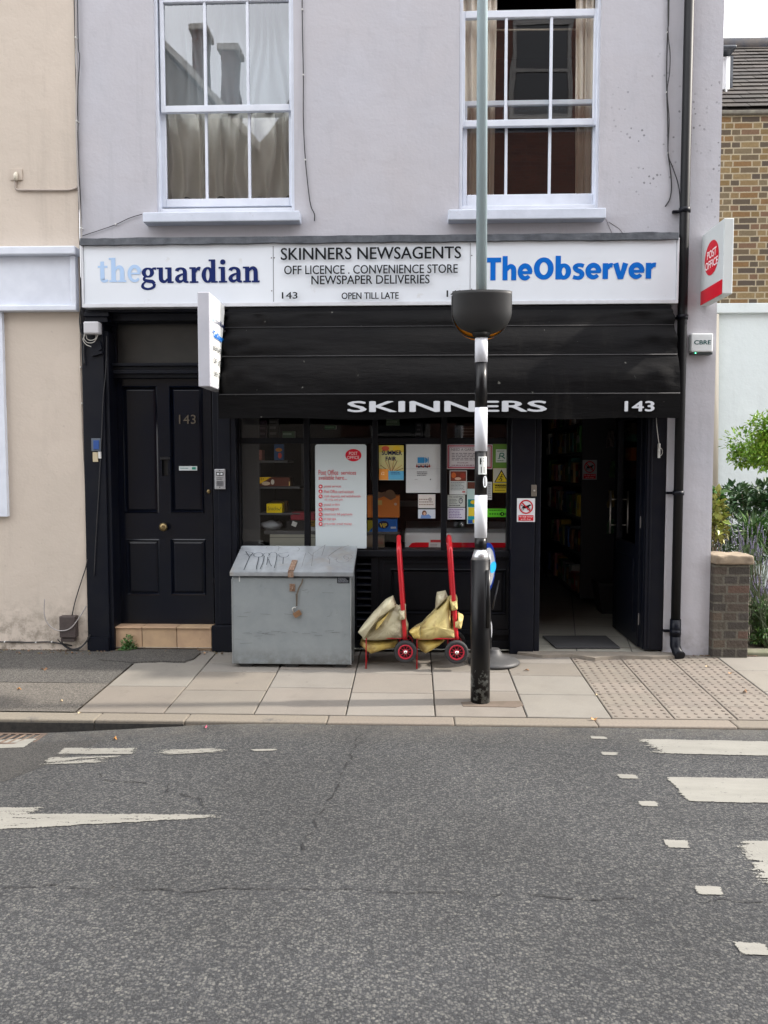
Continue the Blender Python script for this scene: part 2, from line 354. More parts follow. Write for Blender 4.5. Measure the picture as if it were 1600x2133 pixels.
# ------------------------------------------------------------------ shared materials
def plaster(name, c1, c2, speck=False):
    m, n, b = newmat(name)
    tc = nd(n, 'ShaderNodeNewGeometry').outputs['Position']
    c = mixc(n, rng(n, tex(n, .9, 5, .6, vec=tc), .3, .7), c1, c2)
    c = mixc(n, rng(n, tex(n, 7, 6, .7, vec=tc, stretch=(1, 1, .25)), .55, .8, 0, .35), c, tuple(x * .72 for x in c1))
    c = mixc(n, rng(n, tex(n, 5.5, 6, .7, vec=tc, stretch=(1, 1, .07)), .57, .72, 0, .30), c, tuple(x * .66 for x in c1))
    c = mixc(n, rng(n, tex(n, 1.3, 2, .5, vec=tc), .53, .55, 0, .16), c, tuple(min(.8, x * 1.14) for x in c1))
    c = mixc(n, rng(n, tex(n, 21, 4, .7, vec=tc), .66, .72, 0, .35), c, tuple(x * .6 for x in c1))
    if speck:                                               # black scuffs and mould specks, thickest to the right of the right-hand window
        sp = nd(n, 'ShaderNodeSeparateXYZ'); n.links.new(tc, sp.inputs[0])
        v = nd(n, 'ShaderNodeTexVoronoi', Scale=21); n.links.new(tc, v.inputs['Vector'])
        dot = mth(n, 'LESS_THAN', mth(n, 'ADD', v.outputs['Distance'], mth(n, 'MULTIPLY', tex(n, 60, 3, vec=tc), .2)), .29)
        area = mth(n, 'MULTIPLY', rng(n, sp.outputs[0], 1.5, 1.75), rng(n, mth(n, 'ABSOLUTE', mth(n, 'SUBTRACT', sp.outputs[2], 4.15)), .25, .95, 1, 0))
        clump = rng(n, tex(n, 3.4, 3, vec=tc), .47, .56)
        c = mixc(n, mth(n, 'MULTIPLY', mth(n, 'MULTIPLY', dot, area), mth(n, 'MULTIPLY', clump, .55)), c, (.03, .03, .035))
        low = mth(n, 'MULTIPLY', rng(n, sp.outputs[2], .0, .35, 1, 0), rng(n, tex(n, 9, 5, vec=tc), .4, .65))
        c = mixc(n, mth(n, 'MULTIPLY', low, .6), c, (.16, .14, .12))
    else:
        sp = nd(n, 'ShaderNodeSeparateXYZ'); n.links.new(tc, sp.inputs[0])
        low = mth(n, 'MULTIPLY', rng(n, sp.outputs[2], .05, .5, 1, 0), rng(n, tex(n, 11, 6, .7, vec=tc), .45, .62))
        c = mixc(n, mth(n, 'MULTIPLY', low, .75), c, (.13, .11, .08))
    n.links.new(c, b.inputs['Base Color']); b.inputs['Roughness'].default_value = .75; b.inputs['Specular IOR Level'].default_value = .3
    h = mth(n, 'ADD', mth(n, 'MULTIPLY', tex(n, 2.6, 5, .6, vec=tc), 3.0), mth(n, 'ADD', mth(n, 'MULTIPLY', tex(n, 12, 4, vec=tc), .6), mth(n, 'MULTIPLY', tex(n, 45, 4, vec=tc), .3)))
    bump(n, b, h, .34, .012); MATS[name] = m; return m
M_lilac = plaster('lilac_render', (.455, .460, .504), (.468, .456, .482), True)
M_beige = plaster('beige_render', (.56, .49, .418), (.52, .46, .392))
M_black = mat('black_gloss_paint', (.0022, .0036, .009), .42, spec=.22, col2=(.006, .007, .011), vs=6, bs=.12, bsc=25, dirt=((.08, .08, .085), 19, .72, .8))
M_blackm = mat('black_matt_paint', (.0035, .004, .006), .5, spec=.18, col2=(.006, .0065, .009), vs=5, bs=.15, bsc=30)
M_doorp = mat('blue_black_door_paint', (.0018, .0035, .010), .2, spec=.38, col2=(.005, .006, .01), vs=3, bs=.1, bsc=9, bd=.006)
M_white = mat('white_window_paint', (.68, .72, .80), .45, col2=(.60, .64, .72), vs=6, bs=.15, bsc=20, dirt=((.4, .38, .36), 14, .68, .8))
M_sill = mat('white_sill_paint', (.61, .66, .76), .5, col2=(.52, .57, .66), vs=5, bs=.3, bsc=25, dirt=((.28, .27, .26), 9, .62, .8))
M_dark = mat('dark_interior', (.02, .02, .022), .9)
M_lead = mat('lead_flashing', (.030, .036, .047), .45, col2=(.085, .095, .11), vs=9, bs=.6, bsc=14, bd=.01)
M_rubber = mat('black_rubber', (.018, .018, .019), .65, bs=.2, bsc=60)
M_cable = mat('black_cable_sheath', (.016, .016, .018), .5)
M_greyc = mat('grey_cable_sheath', (.33, .31, .30), .55)
M_alu = mat('sign_edge_aluminium', (.56, .57, .60), .4, .4, col2=(.44, .45, .47), vs=8, dirt=((.22, .2, .18), 12, .66, .8))
M_panel = mat('white_sign_acrylic', (.73, .775, .83), .28, col2=(.69, .735, .79), vs=2, dirt=((.50, .49, .47), 5, .64, .85))
M_steel = mat('galvanised_steel', (.27, .29, .30), .42, .55, col2=(.35, .37, .38), vs=7, bs=.12, bsc=18, dirt=((.14, .14, .13), 11, .63, .82))
M_rust = mat('rusty_iron', (.13, .055, .03), .85, col2=(.30, .23, .17), vs=60, bs=.5, bsc=60)
M_glass = glass('window_glass', (.98, .99, .98), 1.5, wav=.12)
M_sglass = glass('shop_window_glass', (.96, .97, .97), .36, wav=.05)
M_red = mat('red_trolley_paint', (.50, .012, .02), .28, col2=(.38, .012, .02), vs=9, dirt=((.2, .03, .03), 22, .68, .76))
# ------------------------------------------------------------------ ground
def structure(o): o['kind'] = 'structure'; return o
def zroad(x, y):
    s = max(0, min(1, (-.9 - x) / 1.9)); s = s * s * (3 - 2 * s); k = max(0, min(1, (y + 3.6) / 1.9)); k = k * k * (3 - 2 * k)
    camber = .035 * math.sin(max(0, min(1, (-1.64 - y) / 7.4)) * math.pi)
    return -.072 - .085 * s * k + camber + .006 * noise.noise(Vector((x * .6, y * .6, 0)))
def Groad(u, v):
    z = -.07
    for _ in range(6): p = G(u, v, z, 0); z = zroad(p.x, p.y)
    return p
mb = MB(); mb.quad((-150, -150, -.4), (150, -150, -.4), (150, 150, -.4), (-150, 150, -.4))
structure(mb.build('ground', mat('earth', (.12, .10, .08), .95)))
def asphalt(name, base, stone, light, scale, cov=.5, tone=1.0):
    m, n, b = newmat(name); tc = nd(n, 'ShaderNodeNewGeometry').outputs['Position']
    wv = nd(n, 'ShaderNodeVectorMath'); wv.operation = 'ADD'
    nzz = nd(n, 'ShaderNodeTexNoise', Scale=60, Detail=2); n.links.new(tc, nzz.inputs['Vector'])
    sc = nd(n, 'ShaderNodeVectorMath'); sc.operation = 'SCALE'; sc.inputs['Scale'].default_value = .010; n.links.new(nzz.outputs['Color'], sc.inputs[0])
    n.links.new(tc, wv.inputs[0]); n.links.new(sc.outputs[0], wv.inputs[1])
    v = nd(n, 'ShaderNodeTexVoronoi', Scale=scale); n.links.new(wv.outputs[0], v.inputs['Vector'])
    v2 = nd(n, 'ShaderNodeTexVoronoi', Scale=scale * 2.3); n.links.new(wv.outputs[0], v2.inputs['Vector'])
    s = nd(n, 'ShaderNodeSeparateColor'); n.links.new(v.outputs['Color'], s.inputs[0])
    s2 = nd(n, 'ShaderNodeSeparateColor'); n.links.new(v2.outputs['Color'], s2.inputs[0])
    rmp = nd(n, 'ShaderNodeValToRGB'); el = rmp.color_ramp.elements
    el[0].position = 0; el[0].color = (*(x * .6 for x in base), 1); el[1].position = 1; el[1].color = (*light, 1)
    for p_, c_ in ((cov - .12, base), (cov + .18, stone), (.86, tuple(x * 1.25 for x in stone))): e = el.new(p_); e.color = (*c_, 1)
    fn = tex(n, scale * 2.2, 4, .75, vec=tc)
    mid = tex(n, scale * .45, 3, .6, vec=tc)
    edge = mth(n, 'LESS_THAN', mth(n, 'ADD', v.outputs['Distance'], mth(n, 'MULTIPLY', mth(n, 'SUBTRACT', fn, .5), 1.1)), .50)
    val = mth(n, 'ADD', s.outputs[0], mth(n, 'MULTIPLY', mth(n, 'SUBTRACT', mid, .5), .5))
    n.links.new(mth(n, 'MULTIPLY', val, mth(n, 'ADD', mth(n, 'MULTIPLY', edge, .75), .25)), rmp.inputs['Fac'])
    big = rng(n, tex(n, .8, 5, vec=tc), .3, .7, .80 * tone, 1.2 * tone)
    c = rmp.outputs['Color']
    m2 = mth(n, 'MULTIPLY', mth(n, 'GREATER_THAN', s2.outputs[0], .62), mth(n, 'LESS_THAN', v2.outputs['Distance'], .42))
    c = mixc(n, mth(n, 'MULTIPLY', m2, .7), c, tuple(x * 1.15 for x in stone))
    c = mixc(n, rng(n, fn, .60, .70, 0, .8), c, tuple(x * .25 for x in base))
    if name == 'worn_asphalt':                             # dust and fine grit washed against the kerb, faint oil drips in the lanes
        sp = nd(n, 'ShaderNodeSeparateXYZ'); n.links.new(tc, sp.inputs[0])
        c = mixc(n, mth(n, 'MULTIPLY', rng(n, sp.outputs[1], -2.0, -1.66), rng(n, tex(n, 7, 6, .75, vec=tc), .38, .62, .1, .6)), c, (.135, .125, .108))
        c = mixc(n, rng(n, tex(n, 1.6, 6, .75, vec=tc, stretch=(.5, 1, 1)), .60, .74, 0, .45), c, (.035, .036, .04))
    # long pale wear lanes along the street
    lane = rng(n, tex(n, 1.0, 3, vec=tc, stretch=(.12, .8, 1)), .35, .7, .92, 1.1)
    mul = nd(n, 'ShaderNodeVectorMath'); mul.operation = 'SCALE'; n.links.new(c, mul.inputs[0]); n.links.new(mth(n, 'MULTIPLY', big, lane), mul.inputs['Scale'])
    n.links.new(mul.outputs[0], b.inputs['Base Color']); b.inputs['Roughness'].default_value = .82; b.inputs['Specular IOR Level'].default_value = .35
    h = mth(n, 'ADD', mth(n, 'SUBTRACT', 1, v.outputs['Distance']), mth(n, 'MULTIPLY', s.outputs[1], .8))
    bump(n, b, mth(n, 'ADD', h, mth(n, 'MULTIPLY', fn, 1.5)), .9, .006); MATS[name] = m; return m
M_road = asphalt('worn_asphalt', (.051, .053, .057), (.094, .094, .090), (.155, .152, .138), 92, .40)
def sheet(name, x0, x1, y0, y1, nx, ny, fz, m):
    b = MB(); vs = []; 
    for j in range(ny + 1):
        for i in range(nx + 1):
            x = x0 + (x1 - x0) * i / nx; y = y0 + (y1 - y0) * j / ny; vs.append((x, y, fz(x, y)))
    fs = [(j * (nx + 1) + i, j * (nx + 1) + i + 1, (j + 1) * (nx + 1) + i + 1, (j + 1) * (nx + 1) + i) for j in range(ny) for i in range(nx)]
    b.verts(vs, fs); return b.build(name, m, smooth=True)
structure(sheet('road', -14, 14, -9.05, -1.615, 140, 70, zroad, M_road))
# cracks and the long joint in the asphalt
def crack(pts, w, seed=1, name='road_crack'):
    r = random.Random(seed); b = MB(); P3 = [Groad(*p) for p in pts]; path = []
    for a, c in zip(P3, P3[1:]):
        k = max(2, int((c - a).length / .025))
        for i in range(k):
            q = a.lerp(c, i / k); path.append(q + Vector((noise.noise(q * 9 + Vector((seed, 0, 0))) * .035 + r.uniform(-.006, .006), noise.noise(q * 11 + Vector((0, seed, 0))) * .03 + r.uniform(-.006, .006), 0)))
    for a, c in zip(path, path[1:]):
        if r.random() < .34: continue
        d = (c - a).normalized(); nn = Vector((-d.y, d.x, 0)); wa, wb = w * r.uniform(.2, 1), w * r.uniform(.2, 1)
        pts4 = [a + nn * wa, c + nn * wb, c - nn * wb, a - nn * wa]
        b.quad(*[(p.x, p.y, zroad(p.x, p.y) + .005) for p in pts4])
    structure(b.build(name, mat('dark_crack_tar', (.012, .012, .013), .9)))  # cracks are thin ribbons in one dark tar colour
crack([(752, 1525), (738, 1560), (716, 1600), (700, 1645), (682, 1670), (662, 1700), (650, 1735), (622, 1775), (600, 1810)], .0055, 1)
crack([(0, 1850), (250, 1852), (600, 1855), (800, 1856), (1100, 1867), (1300, 1872), (1600, 1880)], .0034, 2)
crack([(205, 1613), (215, 1625), (290, 1632), (350, 1635), (358, 1650), (400, 1662), (440, 1690)], .0048, 3)
crack([(0, 1631), (60, 1603), (160, 1560)], .003, 5)
_q = [Groad(*p) for p in ((-700, 1532), (215, 1542), (-900, 1660), (10, 1628))]; _vs = []
for _j in range(13):
    for _i in range(41): _p = _q[0].lerp(_q[2], _j / 12).lerp(_q[1].lerp(_q[3], _j / 12), _i / 40); _vs.append((_p.x, _p.y, zroad(_p.x, _p.y) + .0018))
_b2 = MB(); _b2.verts(_vs, [(j * 41 + i, j * 41 + i + 1, (j + 1) * 41 + i + 1, (j + 1) * 41 + i) for j in range(12) for i in range(40)])
structure(_b2.build('road_patch', asphalt('smoother_patch_asphalt', (.062, .061, .060), (.086, .083, .077), (.125, .12, .105), 120, .4)))
# paint on the road, laid as long thin streaks so that the worn ends are ragged
M_paint = mat('worn_white_road_paint', (.225, .22, .195), .7, col2=(.185, .18, .16), vs=14, stretch=(.25, 1, 1), dirt=((.10, .10, .095), 34, .60, .72), bs=.4, bsc=120)
_n = M_paint.node_tree; _b = _n.nodes['Principled BSDF']; _pos = nd(_n, 'ShaderNodeNewGeometry').outputs['Position']
_at = nd(_n, 'ShaderNodeAttribute', attribute_name='edge'); _w = nd(_n, 'ShaderNodeAttribute', attribute_name='wear')
_n1 = mth(_n, 'MULTIPLY', mth(_n, 'SUBTRACT', tex(_n, 34, 5, .7, vec=_pos, stretch=(.2, 1, 1)), .5), 2.3); _n2 = mth(_n, 'MULTIPLY', mth(_n, 'SUBTRACT', tex(_n, 95, 3, .6, vec=_pos), .5), 1.3)
_s = mth(_n, 'SUBTRACT', mth(_n, 'ADD', _at.outputs['Fac'], mth(_n, 'ADD', _n1, _n2)), _w.outputs['Fac'])
_n.links.new(rng(_n, _s, .30, .40), _b.inputs['Alpha'])
def marking(name, tl, tr, bl, br, ragl=.02, ragr=.02, wear=.1, ragy=.014):
    """one painted mark: corners in the photograph, how ragged its two ends and long sides are, how worn it is"""
    A, B_, C_, D = [Groad(*p) for p in (tl, tr, bl, br)]; b = MB(); w = max((B_ - A).length, (D - C_).length); h = max((C_ - A).length, (D - B_).length)
    nx, ny = max(6, min(400, int(w / .02))), max(6, int(h / .012)); vs, ed = [], []
    for j in range(ny + 1):
        L0, R0 = A.lerp(C_, j / ny), B_.lerp(D, j / ny); hh = None
        for i in range(nx + 1):
            p = L0.lerp(R0, i / nx); vs.append((p.x, p.y, zroad(p.x, p.y) + .004)); dx = (R0 - L0).length; t = i / nx
            hy = (A.lerp(B_, t) - C_.lerp(D, t)).length
            ed.append(min(1, dx * t / ragl, dx * (1 - t) / ragr, hy * (j / ny) / ragy, hy * (1 - j / ny) / ragy))
    b.verts(vs, [(j * (nx + 1) + i, j * (nx + 1) + i + 1, (j + 1) * (nx + 1) + i + 1, (j + 1) * (nx + 1) + i) for j in range(ny) for i in range(nx)])
    o = b.build(name, M_paint); a = o.data.attributes.new('edge', 'FLOAT', 'POINT'); a.data.foreach_set('value', ed)
    a = o.data.attributes.new('wear', 'FLOAT', 'POINT'); a.data.foreach_set('value', [wear] * len(ed)); structure(o)
marking('crossing_stripe', (1308, 1539), (2500, 1562), (1352, 1571), (2600, 1597), .16, .02, .12)
marking('crossing_stripe', (1384, 1619), (2600, 1640), (1431, 1672), (2700, 1697), .03, .02, .05)
marking('crossing_stripe', (1514, 1751), (2700, 1775), (1574, 1849), (2800, 1881), .12, .02, .12)
marking('crossing_stripe', (1760, 2010), (3000, 2040), (1900, 2133), (3200, 2170), .05)
for i, q in enumerate([((1226, 1534), (1262, 1535), (1232, 1540), (1268, 1541)), ((1251, 1567), (1288, 1568), (1254, 1574), (1289, 1575)),
     ((1282, 1613), (1326, 1615), (1290, 1623), (1334, 1624)), ((1326, 1669), (1369, 1670), (1334, 1681), (1374, 1682)),
     ((1380, 1750), (1432, 1752), (1390, 1767), (1440, 1769)), ((1443, 1845), (1502, 1847), (1452, 1866), (1512, 1867)), ((1523, 1963), (1594, 1966), (1545, 1990), (1612, 1993))]):
    marking('crossing_edge_mark', *q, .018, .02, -.1, .008)
marking('zigzag_line', (128, 1558), (304, 1558), (108, 1573), (294, 1573), .04, .10, .30, .018)
marking('zigzag_line', (95, 1577), (292, 1573), (66, 1596), (262, 1590), .05, .22, .50, .020)
marking('zigzag_line', (300, 1564), (500, 1559), (325, 1575), (520, 1567), .10, .22, .40, .012)
marking('zigzag_line', (520, 1562), (582, 1561), (530, 1566), (570, 1565), .01, .02, -.1, .006)
marking('zigzag_line', (-500, 1677), (124, 1681), (-560, 1700), (85, 1699), .04, .10, .36, .022)
marking('zigzag_line', (-500, 1686), (500, 1698), (-560, 1757), (520, 1704), .02, .22, .34, .026)
marking('zigzag_line', (-400, 1543), (80, 1539), (-420, 1563), (50, 1558), .02, .02, -.05, .008)
# kerb, pavement
M_kerb = mat('granite_kerb', (.19, .163, .128), .85, col2=(.14, .125, .105), vs=70, isl=.10, bs=.5, bsc=70, dirt=((.08, .075, .07), 3.5, .62, .75))
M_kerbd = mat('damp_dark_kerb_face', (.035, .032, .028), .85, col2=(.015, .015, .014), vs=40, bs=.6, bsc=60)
mb = MB(); x = -13.6; KY = -1.635
cuts = [x + i * .9 for i in range(12)] + [-2.06, -1.47, -.55, .27, 1.18, 2.05, 2.95, 3.85] + [4.75 + i * .9 for i in range(10)]
cuts = sorted(c for c in cuts if c < -2.9 or c >= -2.06)
for a, c in zip(cuts, cuts[1:]):
    mb.box(a + .0015, c - .0015, KY + rnd.uniform(-.003, .003), -1.489, -.35, pav(-1.56), .010)
structure(mb.build('kerb', M_kerb))
mb = MB()
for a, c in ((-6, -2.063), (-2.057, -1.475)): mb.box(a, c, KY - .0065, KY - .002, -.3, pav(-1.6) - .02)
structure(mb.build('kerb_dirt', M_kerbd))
M_bed = mat('joint_mortar', (.03, .026, .022), .95, col2=(.085, .07, .05), vs=14)
structure(sheet('pavement_bed', -14, 14, -1.5, 8, 4, 4, lambda x, y: min(pav(y), pav(0)) - .012, M_bed))
M_slab = mat('concrete_paving_slab', (.18, .16, .135), .85, col2=(.155, .14, .122), vs=5, isl=.2, bs=.25, bsc=90, dirt=((.10, .088, .075), 8, .60, .78))
_n = M_slab.node_tree; _b = _n.nodes['Principled BSDF']; _pos = nd(_n, 'ShaderNodeNewGeometry').outputs['Position']
_g = nd(_n, 'ShaderNodeNewGeometry').outputs['Random Per Island']
_src = mixc(_n, .55, _b.inputs['Base Color'].links[0].from_socket, mixc(_n, rng(_n, mth(_n, 'FRACT', mth(_n, 'MULTIPLY', _g, 5.77)), .2, .8), (.208, .198, .177), (.178, .155, .128)))
_v = nd(_n, 'ShaderNodeTexVoronoi', Scale=5.5); _n.links.new(_pos, _v.inputs['Vector']); _sc = nd(_n, 'ShaderNodeSeparateColor'); _n.links.new(_v.outputs['Color'], _sc.inputs[0])
_m = mth(_n, 'MULTIPLY', mth(_n, 'LESS_THAN', mth(_n, 'ADD', _v.outputs['Distance'], mth(_n, 'MULTIPLY', tex(_n, 60, 2, vec=_pos), .05)), .10), mth(_n, 'GREATER_THAN', _sc.outputs[0], .45))
_c = mixc(_n, mth(_n, 'MULTIPLY', _m, .45), _src, (.07, .062, .055))
_c = mixc(_n, rng(_n, tex(_n, 120, 4, .7, vec=_pos), .60, .72, 0, .5), _c, (.09, .08, .07)); _c = mixc(_n, rng(_n, tex(_n, 150, 3, .6, vec=_pos), .66, .72, 0, .6), _c, (.36, .34, .30))
_c = mixc(_n, rng(_n, tex(_n, 1.7, 5, .7, vec=_pos), .48, .7, 0, .38), _c, (.12, .105, .09))
_n.links.new(_c, _b.inputs['Base Color'])
def slab(b, x0, x1, y0, y1, j=.004, jy=.006):
    """one slab between x0..x1 and y0..y1, tilted a hair"""
    t = rnd.uniform(-.0015, .0015); t2 = rnd.uniform(-.0015, .0015)
    c = [(x0 + j, y0 + jy, t), (x1 - j, y0 + jy, -t), (x1 - j, y1 - jy, t2), (x0 + j, y1 - jy, -t2)]
    top = [(x, y, pav(y) + d) for x, y, d in c]; e = .005
    ins = [(x0 + j + e, y0 + jy + e), (x1 - j - e, y0 + jy + e), (x1 - j - e, y1 - jy - e), (x0 + j + e, y1 - jy - e)]
    v = [(p[0], p[1], q[2]) for p, q in zip(ins, top)] + [(q[0], q[1], q[2] - .004) for q in top] + [(q[0], q[1], q[2] - .02) for q in top]
    fs = [(0, 1, 2, 3)] + [(i, (i + 1) % 4, 4 + (i + 1) % 4, 4 + i) for i in range(4)] + [(4 + i, 4 + (i + 1) % 4, 8 + (i + 1) % 4, 8 + i) for i in range(4)]
    b.verts(v, fs)
def yv(u, v): return G(u, v).y
mb = MB(); YK = -1.488
colsx = [(-2.245, -1.655, [1483, 1434, 1384]), (-1.655, -1.05, [1483, 1441, 1402, 1384]), (-1.05, -.44, [1483, 1434, 1396, 1366]),
         (-.44, .15, [1486, 1443, 1403, 1380]), (.15, .75, [1488, 1437, 1398, 1374]), (.75, 1.30, [1494, 1443, 1404, 1378])]
for x0, x1, vs in colsx:
    ys = [YK] + [yv(800, v) for v in vs[1:]] + [.12]; ys = [y for i, y in enumerate(ys)]
    for a, c in zip(ys, ys[1:]):
        if c - a > .02: slab(mb, x0, x1, a, c)
XT = [2.51, 3.11, 3.71, 4.31, 4.91, 5.51, 6.11, 6.71, 7.3, 7.9, 8.5, 9.1, 9.7, 10.3, 10.9, 11.5, 12.1, 12.7, 13.3, 13.9]
for i, (a, c) in enumerate(zip(XT, XT[1:])):
    ys = [YK, -1.02, -.55, -.16, .12] if i % 2 else [YK, -.92, -.42, .12]
    for p, q in zip(ys, ys[1:]): slab(mb, a, c, p, q)
structure(mb.build('pavement', M_slab))
# blister paving at the crossing
M_tact = mat('buff_blister_paving', (.19, .163, .135), .85, col2=(.16, .142, .12), vs=7, isl=.09, bs=.3, bsc=90, dirt=((.09, .08, .07), 12, .62, .8))
mb = MB(); mr = MB(); x = 1.30; nx = 3; tw = (2.51 - 1.30) / nx; ty = 5; th = (0.0 - YK) / 6
for i in range(nx):
    for j in range(6):
        slab(mb, x + i * tw, x + (i + 1) * tw, YK + j * th, YK + (j + 1) * th, .003, .004)
        for a in range(6):
            for c in range(4):
                bx, by = x + i * tw + (a + .5) * tw / 6, YK + j * th + (c + .5) * th / 4
                mr.lathe((bx, by, pav(by) - .001), [(.014, 0), (.0125, .004), (.008, .0055)], 8)
t = mb.build('tactile_paving', M_tact); structure(t)
mr.build('blister_studs', mat('worn_dark_blister', (.125, .105, .087), .8, col2=(.155, .13, .108), vs=30), t)
# old asphalt footway on the left, with a paler worn strip along the kerb
M_foot = asphalt('old_footway_asphalt', (.084, .080, .074), (.125, .117, .105), (.18, .17, .15), 120, .35)
M_foot2 = asphalt('pale_footway_asphalt', (.14, .128, .112), (.17, .154, .133), (.23, .21, .175), 120, .35)
structure(sheet('footway', -14, -2.25, yv(250, 1424), .12, 40, 8, lambda x, y: pav(y) + .003 + .008 * noise.noise(Vector((x, y, 3))), M_foot))
structure(sheet('footway_strip', -14, -2.25, YK, yv(250, 1424), 40, 4, lambda x, y: pav(y) + .001, M_foot2))
mb = MB(); pts = [(205, 1376), (214, 1368), (235, 1360), (300, 1352), (410, 1355), (418, 1361), (404, 1374), (385, 1380), (330, 1379), (280, 1382), (240, 1379)]
g = [G(*p) for p in pts]; mb.extr([(p.x, p.y, pav(p.y) + .012) for p in g], (0, 0, -.03))
structure(mb.build('asphalt_patch', M_foot))
M_thr = mat('worn_threshold_concrete', (.24, .21, .17), .85, col2=(.18, .16, .135), vs=10, bs=.4, bsc=50, dirt=((.12, .11, .1), 8, .6, .75))
mb = MB(); pts = [(1128, 1350), (1350, 1350), (1400, 1362), (1425, 1372), (1360, 1374), (1290, 1372), (1240, 1377), (1190, 1369), (1130, 1371), (1078, 1364), (1085, 1356)]
g = [G(*p) for p in pts]; mb.extr([(p.x, min(p.y, .15) , pav(0) + .022 + .012 * p.y) for p in g] , (0, 0, -.06))
structure(mb.build('door_threshold', M_thr))
# other side of the street, seen only as reflections
structure(sheet('far_pavement', -14, 14, -12, -9.05, 4, 2, lambda x, y: .03, M_slab))
# drain grate in the gutter
g0 = Groad(20, 1536); dg = thing('drain_grate', 'rusty slotted iron drain grate in the gutter at the far left', 'drain grate', (g0.x, g0.y, zroad(g0.x, g0.y)))
mb = MB(); a, c = g0.x - .40, g0.x + .22; y0, y1, z = -1.86, -1.66, zroad(g0.x, -1.75) + .004
mb.box(a, c, y0, y0 + .02, z - .04, z + .006); mb.box(a, c, y1 - .02, y1, z - .04, z + .006); mb.box(a, a + .02, y0 + .02, y1 - .02, z - .04, z + .006); mb.box(c - .02, c, y0 + .02, y1 - .02, z - .04, z + .006)
mb.build('frame', mat('iron_frame', (.07, .055, .045), .8, col2=(.12, .08, .06), vs=20), dg)
mb = MB()
for i in range(11): xx = a + .03 + i * .052; mb.extr([(xx, y0 + .02, z), (xx + .016, y0 + .02, z), (xx + .05, y1 - .02, z), (xx + .034, y1 - .02, z)], (0, 0, .005))
mb.build('grating', mat('iron_grating', (.05, .04, .034), .7, col2=(.2, .14, .1), vs=20), dg)
mb = MB(); mb.quad((a + .02, y0 + .02, z - .002), (c - .02, y0 + .02, z - .002), (c - .02, y1 - .02, z - .002), (a + .02, y1 - .02, z - .002)); mb.build('pit', M_dark, dg)
# ------------------------------------------------------------------ walls with openings
def wall(name, x0, x1, z0, z1, holes, y0, m, parent, rev=.12):
    xs = sorted({x0, x1, *[h[0] for h in holes], *[h[1] for h in holes]}); zs = sorted({z0, z1, *[h[2] for h in holes], *[h[3] for h in holes]})
    b = MB(); inside = lambda x, z: any(h[0] < x < h[1] and h[2] < z < h[3] for h in holes)
    for xa, xb in zip(xs, xs[1:]):
        for za, zb in zip(zs, zs[1:]):
            if not inside((xa + xb) / 2, (za + zb) / 2): b.quad((xa, y0, za), (xb, y0, za), (xb, y0, zb), (xa, y0, zb))
    for h in holes:
        for p, q in (((h[0], h[2]), (h[0], h[3])), ((h[1], h[2]), (h[1], h[3])), ((h[0], h[3]), (h[1], h[3])), ((h[0], h[2]), (h[1], h[2]))):
            b.quad((p[0], y0, p[1]), (q[0], y0, q[1]), (q[0], y0 + rev, q[1]), (p[0], y0 + rev, p[1]))
    return b.build(name, m, parent)
# ------------------------------------------------------------------ the shop building
shop = thing('shop_building', 'lilac rendered shop with sash windows above a black shopfront and flat door', 'building', (0, 0, 0))
XL, XR = -2.762, 2.458
h1 = RR((322, -60, 612, 442), 0); h2 = RR((957, -60, 1250, 436), 0); h3 = (P(176, 900).x, P(1386, 1100).x, -.3, P(800, 636).z)
wall('wall', XL, XR, -.3, 9.2, [h1, h2, h3], 0, M_lilac, shop)
mb = MB(); mb.quad((XR, 0, -.3), (XR, 9, -.3), (XR, 9, 9.2), (XR, 0, 9.2)); mb.build('side_wall', M_lilac, shop)
mb = MB(); mb.extr([(XL, 0, 9.2), (XL, 9, 9.2), (XL, 4.5, 11)], (XR - XL, 0, 0)); mb.build('roof', mat('dark_slate_roof', (.06, .06, .07), .7), shop)
# rooms behind the glass, each a closed box so that only the openings light it
def room(name, x0, x1, y0, y1, z0, z1, m, parent, floor=None):
    b = MB(); b.quad((x0, y1, z0), (x1, y1, z0), (x1, y1, z1), (x0, y1, z1)); b.quad((x0, y0, z0), (x0, y1, z0), (x0, y1, z1), (x0, y0, z1))
    b.quad((x1, y0, z0), (x1, y1, z0), (x1, y1, z1), (x1, y0, z1)); b.quad((x0, y0, z1), (x1, y0, z1), (x1, y1, z1), (x0, y1, z1))
    if not floor: b.quad((x0, y0, z0), (x1, y0, z0), (x1, y1, z0), (x0, y1, z0))
    return b.build(name, m, parent)
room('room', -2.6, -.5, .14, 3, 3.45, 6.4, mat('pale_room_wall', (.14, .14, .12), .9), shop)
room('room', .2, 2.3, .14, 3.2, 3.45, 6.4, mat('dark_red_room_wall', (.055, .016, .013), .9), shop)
room('shop_room', -2.72, 2.44, .30, 9, 0, 2.95, mat('dim_shop_wall', (.018, .018, .018), .9), shop, floor=True)
